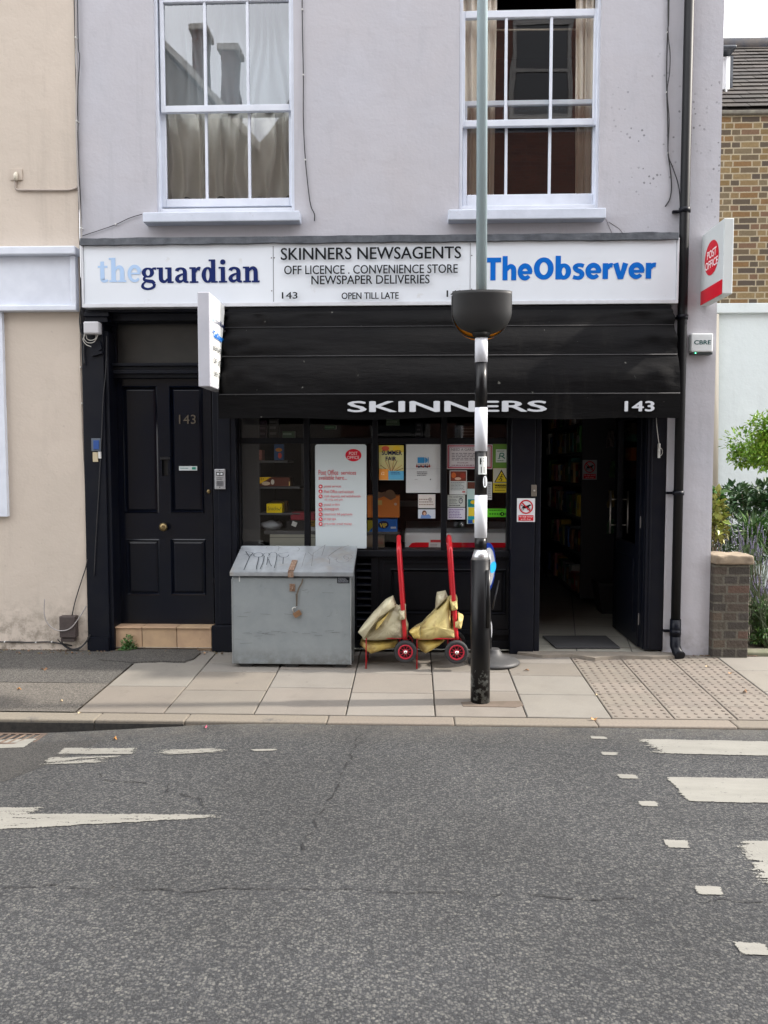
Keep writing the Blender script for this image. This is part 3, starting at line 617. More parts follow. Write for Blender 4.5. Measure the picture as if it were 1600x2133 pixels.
# shop floor tiles
m, n, b = newmat('grey_floor_tile'); tc = nd(n, 'ShaderNodeTexCoord').outputs['Object']
bt = nd(n, 'ShaderNodeTexBrick', Scale=1.0); bt.offset = 0; bt.inputs['Brick Width'].default_value = .45; bt.inputs['Row Height'].default_value = .45; bt.inputs['Mortar Size'].default_value = .005
bt.inputs['Color1'].default_value = (.36, .35, .30, 1); bt.inputs['Color2'].default_value = (.30, .29, .255, 1); bt.inputs['Mortar'].default_value = (.03, .03, .03, 1)
mp = nd(n, 'ShaderNodeMapping'); mp.inputs['Rotation'].default_value = (0, 0, .18); n.links.new(tc, mp.inputs['Vector']); n.links.new(mp.outputs[0], bt.inputs['Vector']); n.links.new(bt.outputs['Color'], b.inputs['Base Color']); b.inputs['Roughness'].default_value = .35
mb = MB(); mb.quad((XL, .0, .034), (XR, .0, .034), (XR, 9, .034), (XL, 9, .034)); mb.build('shop_floor', m, shop)

def sash(name, parent, q, stile, top, bot, bars, Y, th=.04, barw=5.5):
    x0, x1, z0, z1 = RR(q, Y); b = MB(); k = (x1 - x0) / (q[2] - q[0]); kz = (z1 - z0) / (q[3] - q[1])
    sl_, sr_ = stile; b.box(x0, x0 + sl_ * k, Y, Y + th, z0, z1, .004); b.box(x1 - sr_ * k, x1, Y, Y + th, z0, z1, .004)
    xi0, xi1 = x0 + sl_ * k, x1 - sr_ * k
    if top: b.box(xi0, xi1, Y - .002, Y + th, z1 - top * kz, z1, .004)
    b.box(xi0, xi1, Y - .002, Y + th, z0, z0 + bot * kz, .004)
    for u in bars:
        x = x0 + (u - q[0]) * k; b.box(x - barw / 2 * k, x + barw / 2 * k, Y + .005, Y + th, z0 + bot * kz, z1 - top * kz, .003)
    b.build(name, M_white, parent)
    g = MB(); yy = Y + th * .6; g.quad((xi0, yy, z0 + bot * kz), (xi1, yy, z0 + bot * kz), (xi1, yy, z1 - top * kz), (xi0, yy, z1 - top * kz))
    return g
def window(fr, us, ls, ubars, lbars, sill, stU, stL, ut, ub, lt, lb):
    b = MB(); x0, x1, z0, z1 = RR(fr, .03); w = .028
    b.box(x0, x0 + w, .03, .15, z0, z1, .004); b.box(x1 - w, x1, .03, .15, z0, z1, .004); b.box(x0 + w, x1 - w, .032, .15, z0, z0 + .035, .004); b.box(x0 + w, x1 - w, .032, .15, z1 - .06, z1, .004)
    W_ = b.build('window', M_white, shop)
    g = sash('upper_sash', W_, us, stU, ut, ub, ubars, .055); g.build('pane', M_glass, W_)
    g = sash('lower_sash', W_, ls, stL, lt, lb, lbars, .098); g.build('pane', M_glass, W_)
    b = MB(); x0, x1, z0, z1 = RR(sill, -.11); b.box(x0, x1, -.11, .028, z0, z1, .008); b.build('sill', M_sill, W_)
    return W_
window((322, -60, 613, 442), (333, -44, 609, 232), (336, 219, 608, 430), (426.5, 515.5), (430, 519.5), (297, 440, 624, 461), (8, 7), (10, 6), 46, 14, 12, 17)
window((957, -60, 1251, 436), (960, 20, 1246, 262), (964, 208, 1244, 430), (1055, 1149), (1055, 1146), (934, 434, 1263, 456), (9, 9), (9, 9), 15, 14, 10, 26)
# fine cracks of the render under the right-hand sill
b = MB()
for pts in ([(1262, 455), (1268, 470), (1276, 488), (1282, 497)], [(1268, 462), (1290, 476), (1302, 492)]): b.tube([P(u, v, -.001) for u, v in pts], .0022, 4)
b.build('render_crack', mat('crack_line', (.2, .18, .19), .9), shop)
# curtains
def curtain(name, label, q, Y, amp, folds, m, seed=0, gather=0, taper=0, tilt=0):
    x0, x1, z0, z1 = RR(q, Y); b = MB(); nx, nz_ = 90, 24; vs = []; r = random.Random(seed); ph = r.uniform(0, 6)
    for j in range(nz_ + 1):
        t = j / nz_
        for i in range(nx + 1):
            s = i / nx; xx = x0 + (x1 - x0) * (s * (1 - taper * (1 - t)) + (taper * (1 - t)) * (0 if tilt <= 0 else 1))
            w = 2 * math.pi * folds * (s + .12 * noise.noise(Vector((s * 5, t * 1.5, seed))))
            y = Y + amp * math.sin(w + ph) * (.7 + .4 * t) + amp * .9 * noise.noise(Vector((s * 6, t * 3, seed + 4))) + gather * max(0, .22 - t) * math.sin(w * .5 + 9 * t + ph) * 2
            vs.append((xx, y, z0 + (z1 - z0) * t))
    b.verts(vs, [(j * (nx + 1) + i, j * (nx + 1) + i + 1, (j + 1) * (nx + 1) + i + 1, (j + 1) * (nx + 1) + i) for j in range(nz_) for i in range(nx)])
    o = b.build(name, m, smooth=True, loc=((x0 + x1) / 2, Y, z0)); return tag(o, label, 'curtain')
M_drape = mat('pale_linen_drape', (.80, .80, .75), .9, col2=(.70, .69, .64), vs=3, bs=.3, bsc=120)
M_net = mat('white_net_curtain', (.27, .31, .34), .9)
curtain('curtain', 'pale greenish drape bunched on the sill behind the left half of the left upper window', (335, 228, 478, 416), .25, .055, 4, M_drape, 1, .1)
curtain('curtain', 'pale grey drape behind the right half of the left upper window', (470, 228, 612, 416), .26, .055, 4, M_drape, 2, .1)
curtain('net_curtain', 'white net curtain behind the upper sash of the left upper window', (330, -70, 616, 236), .30, .02, 13, M_net, 3)
M_cream = mat('cream_curtain_cloth', (.78, .72, .62), .9, col2=(.66, .6, .52), vs=3)
curtain('curtain', 'cream curtain drawn to the left side of the right upper window', (962, -60, 1034, 414), .165, .018, 4, M_cream, 5, 0, .05)
curtain('curtain', 'cream curtain drawn to the right side of the right upper window', (1196, -60, 1246, 414), .165, .018, 4, M_cream, 6, 0, .1, 1)
b = MB(); b.tube([P(950, 63, .29), P(1255, 61, .29)], .008, 8); b.build('curtain_rod', mat('pale_wood_rod', (.5, .42, .33), .5), shop)
# bed with pillows dimly seen through the right window
bd = thing('bed', 'dim pink bed with two pillows behind the right upper window', 'bed', (1.2, 1.0, 3.45))
b = MB(); b.box(.75, 1.75, .8, 2.4, 3.5, 3.80, .06); b.build('mattress', mat('dusky_pink_bedding', (.20, .13, .13), .9), bd)
for xx in (1.02, 1.47): b = MB(); b.lathe((xx, 1.05, 3.84), [(.02, -.07), (.16, -.05), (.2, 0), (.16, .06), (.02, .08)], 16, sx=1, sy=.6); b.build('pillow', mat('dusky_pillow', (.26, .18, .18), .9), bd)
# ------------------------------------------------------------------ neighbours
left = thing('beige_building', 'beige rendered building with a white band, left of the lilac shop building', 'building', (-4, 0, 0))
hw = RR((-330, 650, 2, 1070), -.02)
wall('wall', -14, XL, -.3, 9.6, [hw], -.02, M_beige, left)
b = MB(); b.quad((XL - .002, -.02, -.3), (XL - .002, .0, -.3), (XL - .002, .0, 9.6), (XL - .002, -.02, 9.6)); b.quad((-14, -.02, 9.6), (XL, -.02, 9.6), (XL, 9, 9.6), (-14, 9, 9.6)); b.build('roof', mat('flat_roof_felt', (.06, .06, .06), .9), left)
b = MB(); x1 = P(159, 580, -.07).x; z = [P(80, v, -.08).z for v in (515, 533, 636, 648)]
b.box(-14, P(146, 580, -.08).x, -.062, -.02, z[2], z[1], .002); b.box(P(146, 580, -.08).x + .001, x1, -.08, -.02, z[2], z[1], .006); b.box(-14, x1 + .015, -.125, -.02, z[1] + .001, z[0], .01); b.box(-14, x1 + .004, -.10, -.02, z[3], z[2] - .001, .008)
b.build('string_band', M_white, left)
b = MB(); x0, x1, z0, z1 = hw; b.box(x1 - .05, P(9, 860, -.06).x, -.06, .1, z0 - .02, z1 + .0); b.box(x0, x1 - .051, -.06, .1, z0 - .02, z0 + .05); b.box(x0, x1 - .051, -.058, .1, z1 - .06, z1); b.box(x0 - .04, x0 - .001, -.06, .1, z0 - .02, z1)
b.box((x0 + x1) / 2 - .02, (x0 + x1) / 2 + .02, .02, .08, z0 + .051, z1 - .061)
lw = b.build('window', M_white, left); b = MB(); b.quad((x0, .06, z0), (x1, .06, z0), (x1, .06, z1), (x0, .06, z1)); b.build('pane', M_glass, lw)
room('room', -6, XL - .1, .11, 4, .3, 3.2, M_dark, left)

# right: yellow stock brick over white render, slate roof with dormer
BY = 3.5
right = thing('brick_house', 'yellow stock brick house with white ground floor and slate roof, set back', 'house', (5, BY, 0))
zb = P(1550, 634, BY).z; zt = P(1550, 240, BY).z
M_stock = brick_mat('yellow_stock_brick', .34, .0755, .0155, [(.20, .135, .055), (.23, .16, .075), (.085, .068, .05), (.21, .12, .048), (.25, .18, .085), (.125, .095, .058), (.17, .135, .08), (.07, .056, .046), (.17, .10, .06)], (.44, .38, .26), z0=0, m=.0155)
b = MB(); RX = XR + .01; b.quad((RX, BY, zb), (14, BY, zb), (14, BY, zt), (RX, BY, zt)); b.build('brick_wall', M_stock, right)
M_wr = plaster('white_render', (.61, .67, .67), (.58, .645, .65))
b = MB(); b.quad((RX, BY, -.3), (14, BY, -.3), (14, BY, zb), (RX, BY, zb)); b.build('rendered_wall', M_wr, right)
b = MB(); b.box(RX, 14, BY - .06, BY + .05, P(1550, 652, BY - .06).z, P(1550, 631, BY - .06).z, .01); b.build('render_band', M_wr, right)
b = MB(); b.box(RX, 14, BY - .05, BY + .2, zt, P(1550, 228, BY - .05).z, .012); b.build('coping', mat('weathered_stone_coping', (.13, .12, .10), .9, col2=(.22, .21, .17), vs=9, bs=.6, bsc=30), right)
ry = 5.6; rz = P(1560, 97, ry).z; r0 = P(1560, 226, BY + .02).z
M_slate = mat('grey_slate', (.042, .038, .036), .8, spec=.25, col2=(.065, .056, .047), vs=2.2, isl=.22, bs=.3, bsc=60, dirt=((.1, .085, .06), 8, .64, .8))
b = MB(); nr = 17; sl_n = Vector((0, -(rz - r0), ry - BY)).normalized()
for j in range(nr):
    for i in range(44):
        xa = 2.47 + i * .27 + (.135 if j % 2 else 0); t0, t1 = j / nr, (j + 1.15) / nr
        A = Vector((xa + .003, BY + (ry - BY) * t0, r0 + (rz - r0) * t0)); B_ = Vector((xa + .267, A.y, A.z)); C_ = Vector((xa + .267, BY + (ry - BY) * t1, r0 + (rz - r0) * t1)); D = Vector((xa + .003, C_.y, C_.z))
        l = sl_n * (.022 + rnd.uniform(0, .004)); l2 = sl_n * .006
        b.extr([A + l, B_ + l, C_ + l2, D + l2], -sl_n * .007)
b.build('slate_roof', M_slate, right)
b = MB(); b.quad((RX, BY, r0 - .02), (14, BY, r0 - .02), (14, ry + .02, rz - .03), (RX, ry + .02, rz - .03)); b.quad((RX, ry + .02, rz - .03), (14, ry + .02, rz - .03), (14, 9, r0 + .2), (RX, 9, r0 + .2)); b.build('roof_deck', M_slate, right)
b = MB(); b.tube([(RX, ry, rz + .02), (14, ry, rz + .02)], .10, 10); b.build('ridge', mat('lead_ridge', (.07, .08, .10), .6, col2=(.15, .13, .11), vs=6), right)
dm = MB(); x1 = P(1530, 160, 4.0).x; dx0 = x1 - 1.25; za, zc = P(1515, 213, 4.0).z, P(1515, 112, 4.0).z
dm.box(dx0, x1, 4.05, 5.6, za, zc); D_ = dm.build('dormer', M_lead, right)
dm = MB(); dm.box(dx0 + .05, P(1521, 160, 4.0).x, 4.0, 4.05, za + .05, zc - .03, .01)
for k in range(3): dm.box(x1 - .12 - k * .1, x1 - .1 - k * .1, 3.96, 4.0, za + .05, zc - .05)
dm.build('dormer_window', mat('bright_white_upvc', (.82, .84, .86), .35), D_)
dm = MB(); dm.box(dx0, P(1533, 100, 3.9).x, 3.85, 5.5, zc, P(1520, 92, 3.85).z, .02); dm.build('dormer_roof', M_lead, D_)
b = MB(); b.tube([P(1491, 655, BY - .06), P(1489, 1045, BY - .06)], .04, 10); b.build('waste_pipe', mat('cream_pipe', (.5, .46, .38), .5), right)
# opposite side of the street: what the upper windows reflect
OY = -12.0
M_opp = brick_mat('red_opposite_brick', .34, .0755, .01, [(.12, .045, .032), (.15, .055, .04), (.09, .036, .03), (.13, .055, .04)], (.13, .11, .09))
oa = thing('gabled_house', 'brown gabled house with two chimneys, reflected in the left upper window', 'house', (-7, OY, 0))
b = MB(); b.extr([(-10.3, OY, 0), (-3.7, OY, 0), (-3.7, OY, 8.9), (-7, OY, 12.4), (-10.3, OY, 8.9)], (0, -7, 0)); b.build('wall', mat('brown_grey_render', (.22, .19, .16), .9, col2=(.17, .15, .13), vs=2), oa)
b = MB(); b.extr([(-10.5, OY + .2, 8.75), (-10.5, OY + .2, 8.95), (-7, OY + .2, 12.7), (-3.55, OY + .2, 9.0), (-3.55, OY + .2, 8.8), (-7, OY + .2, 12.5)], (0, -7.3, 0)); b.build('roof', mat('pale_barge_board', (.45, .42, .38), .8), oa)
for xx, zz in ((-5.05, 11.7), (-4.35, 11.3)):
    b = MB(); b.box(xx - .16, xx + .16, OY - .9, OY - .4, 9.4, zz); c_ = b.build('chimney', M_opp, oa); b = MB(); b.box(xx - .24, xx + .24, OY - .95, OY - .35, zz, zz + .14); b.build('chimney_cap', mat('pale_barge_board', (.45, .42, .38), .8), c_)
for x in (-8.6, -5.4):
    for z in (1.2, 5): b = MB(); b.box(x - .5, x + .5, OY, OY + .05, z, z + 1.7); b.build('window', M_dark, oa)
ob = thing('red_brick_terrace', 'tall red brick terrace across the street, seen reflected in the right upper window', 'house', (4, OY, 0))
b = MB(); b.box(-1.7, 13, OY - 7, OY, 0, 14.5); b.build('wall', M_opp, ob)
b = MB(); b.extr([(-3.7, OY, 0), (-1.71, OY, 0), (-1.71, OY, 11.2), (-3.7, OY, 8.9)], (0, -6, 0)); b.build('side_wing', mat('brown_grey_render', (.22, .19, .16), .9), ob)
for x in (-.3, 2.9, 6.1, 9.3):
    for z in (1.2, 5.2, 9.4):
        b = MB(); b.box(x - .7, x + .7, OY, OY + .06, z, z + .1); b.box(x - .7, x + .7, OY, OY + .05, z + 2.1, z + 2.3); b.box(x - .7, x - .6, OY, OY + .04, z + .1, z + 2.1); b.box(x + .6, x + .7, OY, OY + .04, z + .1, z + 2.1); b.box(x - .6, x + .6, OY + .0, OY + .045, z + 1.05, z + 1.12)
        w = b.build('window', mat('dull_grey_trim', (.20, .19, .18), .7), ob); b = MB(); b.box(x - .59, x + .59, OY + .001, OY + .02, z + .11, z + 2.09); b.build('pane', mat('dark_window_glass', (.02, .022, .025), .1), w)
# ------------------------------------------------------------------ shopfront (parts of the shop building)
def panel(b, q, Y, dep=.016, m1=5):
    """a recessed panel with a sloped moulding and a raised field, cut into a face at Y"""
    x0, x1, z0, z1 = RR(q, Y); e = .012; f = .03
    o = [(x0, z0), (x1, z0), (x1, z1), (x0, z1)]; i = [(x0 + e, z0 + e), (x1 - e, z0 + e), (x1 - e, z1 - e), (x0 + e, z1 - e)]; g = [(x0 + f, z0 + f), (x1 - f, z0 + f), (x1 - f, z1 - f), (x0 + f, z1 - f)]
    for (P0, ya), (P1, yb) in (((o, Y - .007), (i, Y + dep)), ((i, Y + dep), (g, Y + dep - .008))):
        for k in range(4): b.quad((P0[k][0], ya, P0[k][1]), (P0[(k + 1) % 4][0], ya, P0[(k + 1) % 4][1]), (P1[(k + 1) % 4][0], yb, P1[(k + 1) % 4][1]), (P1[k][0], yb, P1[k][1]))
    for k in range(4):                                      # outer bead standing proud
        w = .009; oo = [(x0 - w, z0 - w), (x1 + w, z0 - w), (x1 + w, z1 + w), (x0 - w, z1 + w)]
        b.quad((oo[k][0], Y, oo[k][1]), (oo[(k + 1) % 4][0], Y, oo[(k + 1) % 4][1]), (o[(k + 1) % 4][0], Y - .007, o[(k + 1) % 4][1]), (o[k][0], Y - .007, o[k][1]))
    b.quad(*[(p[0], Y + dep - .008, p[1]) for p in g])
    return (x0, x1, z0, z1)
sf = MB()
sf.px((176, 672, 222, 1357), -.035, .3, .006); sf.px((222.5, 690, 232, 1357), -.015, .3, .004)
sf.px((174, 650, 226, 659), -.07, .2, .004); sf.px((176, 659.5, 224, 671.5), -.05, .2, .006)
sf.px((182, 1328, 226, 1357), -.05, -.036)
SF = sf.build('door_surround', M_black, shop)
b = MB(); b.px((176, 636.5, 446, 649.5), -.045, .3, .004); b.px((226.5, 650, 446, 668), .03, .3, .004); b.build('door_entablature', M_black, SF)
b = MB(); b.px((232.5, 756, 445, 762), .06, .2, .003); b.px((232.5, 762.2, 445, 770), .085, .2, .003); b.px((232.5, 770.2, 445, 778), .07, .2, .003); b.px((232.5, 778.2, 445, 787), .10, .2, .003); b.px((232.5, 668.5, 242, 755.8), .14, .2, .003); b.px((242.5, 668.5, 445, 674), .14, .2, .003)
FL = b.build('fanlight', M_black, shop)
b = MB(); b.px((242.2, 674.2, 445, 755.6), .175, .18); b.build('pane', mat('dusty_dark_fanlight_glass', (.035, .036, .035), .25, col2=(.05, .05, .047), vs=3), FL)
dq = (233, 787, 443, 1303); DY = .15
pans = [(258, 806, 327, 1067), (356, 806, 422, 1067), (265, 1125, 331, 1238), (358, 1125, 427, 1238)]
bd_ = MB(); hs = [panel(bd_, q, DY, .02 if k < 2 else .01) for k, q in enumerate(pans)]
x0, x1, z0, z1 = RR(dq, DY); hs = [(a - .009, b_ + .009, c - .009, d + .009) for a, b_, c, d in hs] + [RR((337.5, 958, 350, 991), DY)]
DR = wall('front_door', x0, x1, z0, z1, hs, DY, M_doorp, shop, 0)
b = bd_; b.build('door_panels', M_doorp, DR)
b = MB(); b.px((333, 952, 354, 957), DY - .008, DY - .001); b.px((338, 957.5, 350, 992), DY + .03, DY + .035); b.build('letterbox', mat('dull_black_iron', (.008, .009, .012), .3), DR)
brass = mat('aged_brass', (.32, .24, .11), .35, .85, col2=(.12, .09, .05), vs=60)
k = P(344, 1097, DY); b = MB(); b.lathe((k.x, DY, k.z), [(.012, -.005), (.014, -.03), (.030, -.035), (.038, -.05), (.032, -.066), (.012, -.074)], 18, 'y'); b.build('door_knob', brass, DR)
k = P(435, 1024, DY); b = MB(); b.lathe((k.x, DY, k.z), [(.018, -.001), (.018, -.006), (.008, -.009)], 16, 'y'); b.build('keyhole', brass, DR)
bo = Board.px((373, 864, 408, 883), DY); bo.o.y = DY + .0; bo.text('143', 373, 864, 408, 883, (92, 84, 72), .0, 'door_number'); bo.done(DR)
bo = Board.px((373, 971, 411, 980), DY); bo.rectf(373, 971, 411, 980, (196, 204, 204), 'sticker'); bo.rectf(400, 973, 408, 978, (40, 130, 110), 'sticker'); bo.small_print(376, 973.5, 398, 978, 1, (90, 130, 130)); bo.done(DR)
# step
st = MB(); x0, x1, z0, z1 = RR((224, 1306, 441, 1356), .02); tw = (x1 - x0) / 3
for i in range(3): st.box(x0 + i * tw + .0025, x0 + (i + 1) * tw - .0025, .02, .035, -.02, z1 - .012, .002); st.box(x0 + i * tw + .0025, x0 + (i + 1) * tw - .0025, .005, .22, z1 - .0105, z1, .002)
STEP = st.build('doorstep', mat('terracotta_step_tile', (.50, .34, .21), .6, col2=(.40, .27, .175), vs=9, isl=.07, bs=.2, bsc=40, dirt=((.15, .1, .07), 20, .62, .75)), shop)
b = MB(); b.box(x0, x1, .0355, .3, -.02, z1 - .011); b.build('step_base', M_bed, STEP)
# wooden pilasters, mullions, sill
b = MB(); b.px((444, 636.5, 491.5, 1357), -.02, .3, .005); b.px((455, 800, 481, 1300), -.028, -.021, .003); b.px((441, 1303, 492, 1358), -.045, -.0295, .006); b.build('pilaster', M_black, shop)
b = MB(); x0, x1, z0, z1 = RR((492, 636.5, 1386, 838), -.02); b.box(x0, x1, -.02, .3, z0, z1); b.build('shop_fascia', M_blackm, shop)
b = MB(); b.px((1064, 839, 1114, 1363), -.02, .32, .005); b.px((1114.5, 839, 1126, 1361), .0, .32, .004); b.px((1064, 1128, 1067, 1160), -.024, -.021); b.build('pilaster', M_black, shop)
b = MB(); b.px((1346, 839, 1385.5, 1354), .0, .3, .004); b.px((1353, 866, 1357, 1350), -.008, -.001, .003); b.px((1342, 839, 1345.5, 1352), .03, .3, .003); b.build('door_jamb', M_black, shop)
WY = .07
b = MB()
for u0, u1 in ((492, 500), (633, 645), (776, 787), (919, 931), (1056, 1063.5)): b.px((u0, 838.5, u1, 1146), WY, WY + .07, .004)
for a, c in ((500, 633), (645, 776), (787, 919), (931, 1056)): b.px((a + .2, 912, c - .2, 924), WY + .008, WY + .065, .004)
FRM = b.build('shop_window', M_blackm, shop)
b = MB(); b.px((492, 1146.5, 1063.5, 1160), .02, .30, .006); b.build('sill', M_blackm, FRM)
b = MB(); x0, x1, z0, z1 = RR((499, 838, 1057, 1146), WY + .03); b.quad((x0, WY + .03, z0), (x1, WY + .03, z0), (x1, WY + .03, z1), (x0, WY + .03, z1)); b.build('pane', M_sglass, FRM)
x0, x1, z0, z1 = RR((787, 1160.5, 1063.5, 1356), .06)
b = MB(); hs = [panel(b, (815, 1187, 1052, 1278), .06, .02)]
hh = [(a - .009, b_ + .009, c - .009, d + .009) for a, b_, c, d in hs]
SR = wall('stall_riser', x0, x1, z0, z1, hh, .06, M_blackm, shop, 0)
b.px((792, 1168, 800, 1345), .052, .059, .003); b.px((1056, 1168, 1062, 1345), .052, .059, .003); b.px((800.5, 1168, 1055.5, 1174), .052, .059, .003); b.px((792, 1312, 1062, 1322), .035, .059, .003); b.px((792, 1335, 1062, 1352), .045, .059, .003)
b.build('moulding', M_blackm, SR)
b = MB(); b.px((492, 1160.5, 742, 1352), .06, .3); b.px((773, 1160.5, 786.8, 1352), .05, .3, .003); b.px((742.2, 1160.5, 772.8, 1352), .14, .3); b.px((742.2, 1335, 772.8, 1352), .055, .139); b.build('riser_frame', M_blackm, SR)
b = MB(); x0, x1, _, _ = RR((742.5, 1160, 772.8, 1170), .06)
for i in range(11):
    za = P(757, 1176 + i * 14.5, .06).z; b.extr([(x0, .062, za), (x0, .066, za + .008), (x0, .125, za + .04), (x0, .121, za + .032)], (x1 - x0, 0, 0))
b.build('louvre_vent', M_black, shop)
# open shop door, folded inwards along y
DXh = P(1343, 1100, .13).x; D0, D1 = .13, .97; zt_, zm = P(1330, 842, .1).z, P(1325, 1143, .4).z
b = MB(); th = .045; xa, xb = DXh - th, DXh
b.box(xa, xb, D0, D0 + .10, .045, zt_, .004); b.box(xa, xb, D1 - .10, D1, .045, zt_, .004); b.box(xa + .001, xb - .001, D0 + .10, D1 - .10, .045, .9, .004); b.box(xa + .001, xb - .001, D0 + .10, D1 - .10, zt_ - .1, zt_, .004)
b.box(xa - .006, xa, D0 + .14, D1 - .14, .15, .78, .003)
SD = b.build('shop_door', M_black, shop)
b = MB(); b.quad((DXh - .02, D0 + .1, .9), (DXh - .02, D1 - .1, .9), (DXh - .02, D1 - .1, zt_ - .1), (DXh - .02, D0 + .1, zt_ - .1)); b.build('pane', M_sglass, SD)
b = MB(); h0, h1_ = P(1292, 1113, .8).z, P(1292, 1023, .8).z; hx = xa - .055
b.tube([(hx, D1 - .07, h0), (hx, D1 - .07, h1_)], .010, 10)
for zz in (h0 + .08, h1_ - .08): b.tube([(hx, D1 - .07, zz), (xa, D1 - .07, zz)], .006, 8)
b.build('door_handle', mat('brushed_steel_pull', (.5, .48, .45), .3, .9), SD)
for v in (1088, 1290): 
    b = MB(); z_ = P(1338, v, .12).z; b.box(xa + .004, xb - .008, D0 - .004, D0 - .001, z_ - .05, z_ + .05, .001); b.build('hinge', mat('worn_steel_hinge', (.35, .34, .33), .4, .7), SD)
b = MB(); b.px((1107, 1010, 1118, 1034), -.028, -.0205, .002); o = b.build('lock_keep', mat('dull_brass_plate', (.24, .22, .19), .4, .7), shop)
kk = P(1113, 1022, -.028); b = MB(); b.lathe((kk.x, -.028, kk.z), [(.008, 0), (.008, -.006), (.004, -.008)], 12, 'y'); b.build('lock_button', mat('brushed_steel_pull', (.5, .48, .45), .3, .9), o)
# ------------------------------------------------------------------ fascia sign
fs = thing('shop_sign', 'long white fascia sign with newspaper names and the shop name above the awning', 'shop sign', (P(790, 637, -.12).x, -.12, P(790, 637).z))
FY = -.12; q = (172, 501, 1412, 637); x0, x1, z0, z1 = RR(q, FY)
b = MB(); b.box(x0, x1, FY, 0, z0, z1 - .004); b.build('sign_box', M_alu, fs)
b = MB(); b.box(x0 + .014, x1 - .014, FY - .006, FY - .001, z0 + .032, z1 - .012, .002); b.build('sign_panel', M_panel, fs)
b = MB(); b.box(x0 - .004, x1 + .004, FY - .016, FY - .001, z0, z0 + .030, .003); b.box(x0 - .004, x0 + .012, FY - .016, FY - .001, z0 + .0305, z1 - .006, .002); b.box(x1 - .012, x1 + .004, FY - .016, FY - .001, z0 + .0305, z1 - .006, .002)
b.build('sign_edge', mat('white_sign_trim', (.66, .68, .72), .35, col2=(.58, .6, .63), vs=9), fs)
bo = Board.px(q, FY - .006); bl = (22, 26, 30)
bo.rectf(576.2, 510, 577.4, 627, (120, 122, 128), 'panel_joint'); bo.rectf(986.3, 508, 987.5, 626, (150, 152, 158), 'panel_joint')
for u, v in ((573, 535), (573, 604), (579, 535), (990, 534), (990, 604)): bo.ell(u, v, 1.4, 1.4, (110, 108, 108), 'screw', 8)
serif(bo, 'the', 204, 548.5, 300, 0, 583, (172, 200, 233)); serif(bo, 'guardian', 297, 553, 549, 0, 586, (14, 34, 92))
bo.text('SKINNERS NEWSAGENTS', 593, 515.5, 968, 541, bl, fat=.5); bo.text('OFF LICENCE . CONVENIENCE STORE', 600, 552.5, 961, 571, bl, fat=.3); bo.text('NEWSPAPER DELIVERIES', 657, 574, 903, 592.5, bl, fat=.3)
bo.text('143', 595, 608, 628, 622, bl, fat=.35); bo.text('143', 938, 607, 972, 621, bl, fat=.35); bo.text('OPEN TILL LATE', 720, 610, 839, 624, bl, fat=.35)
serif(bo, 'The', 1017, 552.5, 1115, 0, 586, (0, 100, 192), GL=GS); serif(bo, 'Observer', 1117, 552.5, 1367, 0, 585, (0, 100, 192), GL=GS)
bo.done(fs)
b = MB(); n_ = 70; fx0, fx1 = P(167, 495, -.14).x, P(1413, 495, -.14).x                      # dented lead flashing over the sign
ft = P(790, 491, -.10).z; fb_ = P(790, 504, -.15).z
for i in range(n_):
    xa, xb = fx0 + (fx1 - fx0) * i / n_, fx0 + (fx1 - fx0) * (i + 1) / n_
    w = lambda x: .007 * noise.noise(Vector((x * 3, 0, 1))) + .004 * noise.noise(Vector((x * 11, 0, 1)))
    pr = lambda x: [(x, .0, ft + .02 + w(x)), (x, -.10, ft + w(x)), (x, -.145, ft - .008 + w(x)), (x, -.152, fb_ + w(x + 3)), (x, -.135, fb_ - .004 + w(x + 3))]
    A, B_ = pr(xa), pr(xb)
    for k_ in range(4): b.quad(A[k_], B_[k_], B_[k_ + 1], A[k_ + 1])
b.build('flashing', M_lead, fs, smooth=True)
# ------------------------------------------------------------------ awning
AX0, AX1 = P(457, 780, -.34).x, P(1411, 780, -.30).x
prof = [(-.135, P(930, 646, -.135).z), (-.17, P(930, 655, -.17).z), (-.20, P(930, 680, -.20).z), (-.30, P(930, 741, -.30).z), (-.385, P(930, 821, -.385).z)]
zv = P(930, 870, -.39).z
aw = thing('awning', 'black canvas shop awning with three ribs and white lettering on its valance', 'awning', ((AX0 + AX1) / 2, -.13, prof[0][1]))
m, n, b_ = newmat('black_awning_canvas'); c = mixc(n, rng(n, tex(n, 2.5, 5, .65), .35, .7), (.0026, .0026, .0032), (.0055, .0053, .0055))
c = mixc(n, rng(n, tex(n, 8, 6, .7, stretch=(1, 1, .3)), .6, .8, 0, .6), c, (.014, .013, .012)); n.links.new(c, b_.inputs['Base Color']); b_.inputs['Roughness'].default_value = .65; b_.inputs['Specular IOR Level'].default_value = .1
c = mixc(n, rng(n, tex(n, 5, 7, .8, stretch=(1, 1, .15)), .58, .76, 0, .7), c, (.016, .015, .0135)); c = mixc(n, rng(n, tex(n, 19, 3, .6), .735, .75), c, (.12, .12, .11)); n.links.new(c, b_.inputs['Base Color'])
bump(n, b_, mth(n, 'ADD', mth(n, 'MULTIPLY', tex(n, 160, 2), .1), mth(n, 'MULTIPLY', tex(n, 3.5, 4, .6, stretch=(.5, 1, 2.2)), 1.4)), .5, .02); M_canvas = m
rows = []
for i in range(len(prof) - 1):
    (ya, za), (yb, zb_) = prof[i], prof[i + 1]
    for k in range(7 if i > 1 else 3):
        t = k / (7 if i > 1 else 3); rows.append((ya + (yb - ya) * t - (.012 if i > 1 else .004) * math.sin(math.pi * t) * (1.6 if i > 1 else 1), za + (zb_ - za) * t, i, math.sin(math.pi * t)))
rows.append((*prof[-1], 4, 0)); NX = 120; vs = []
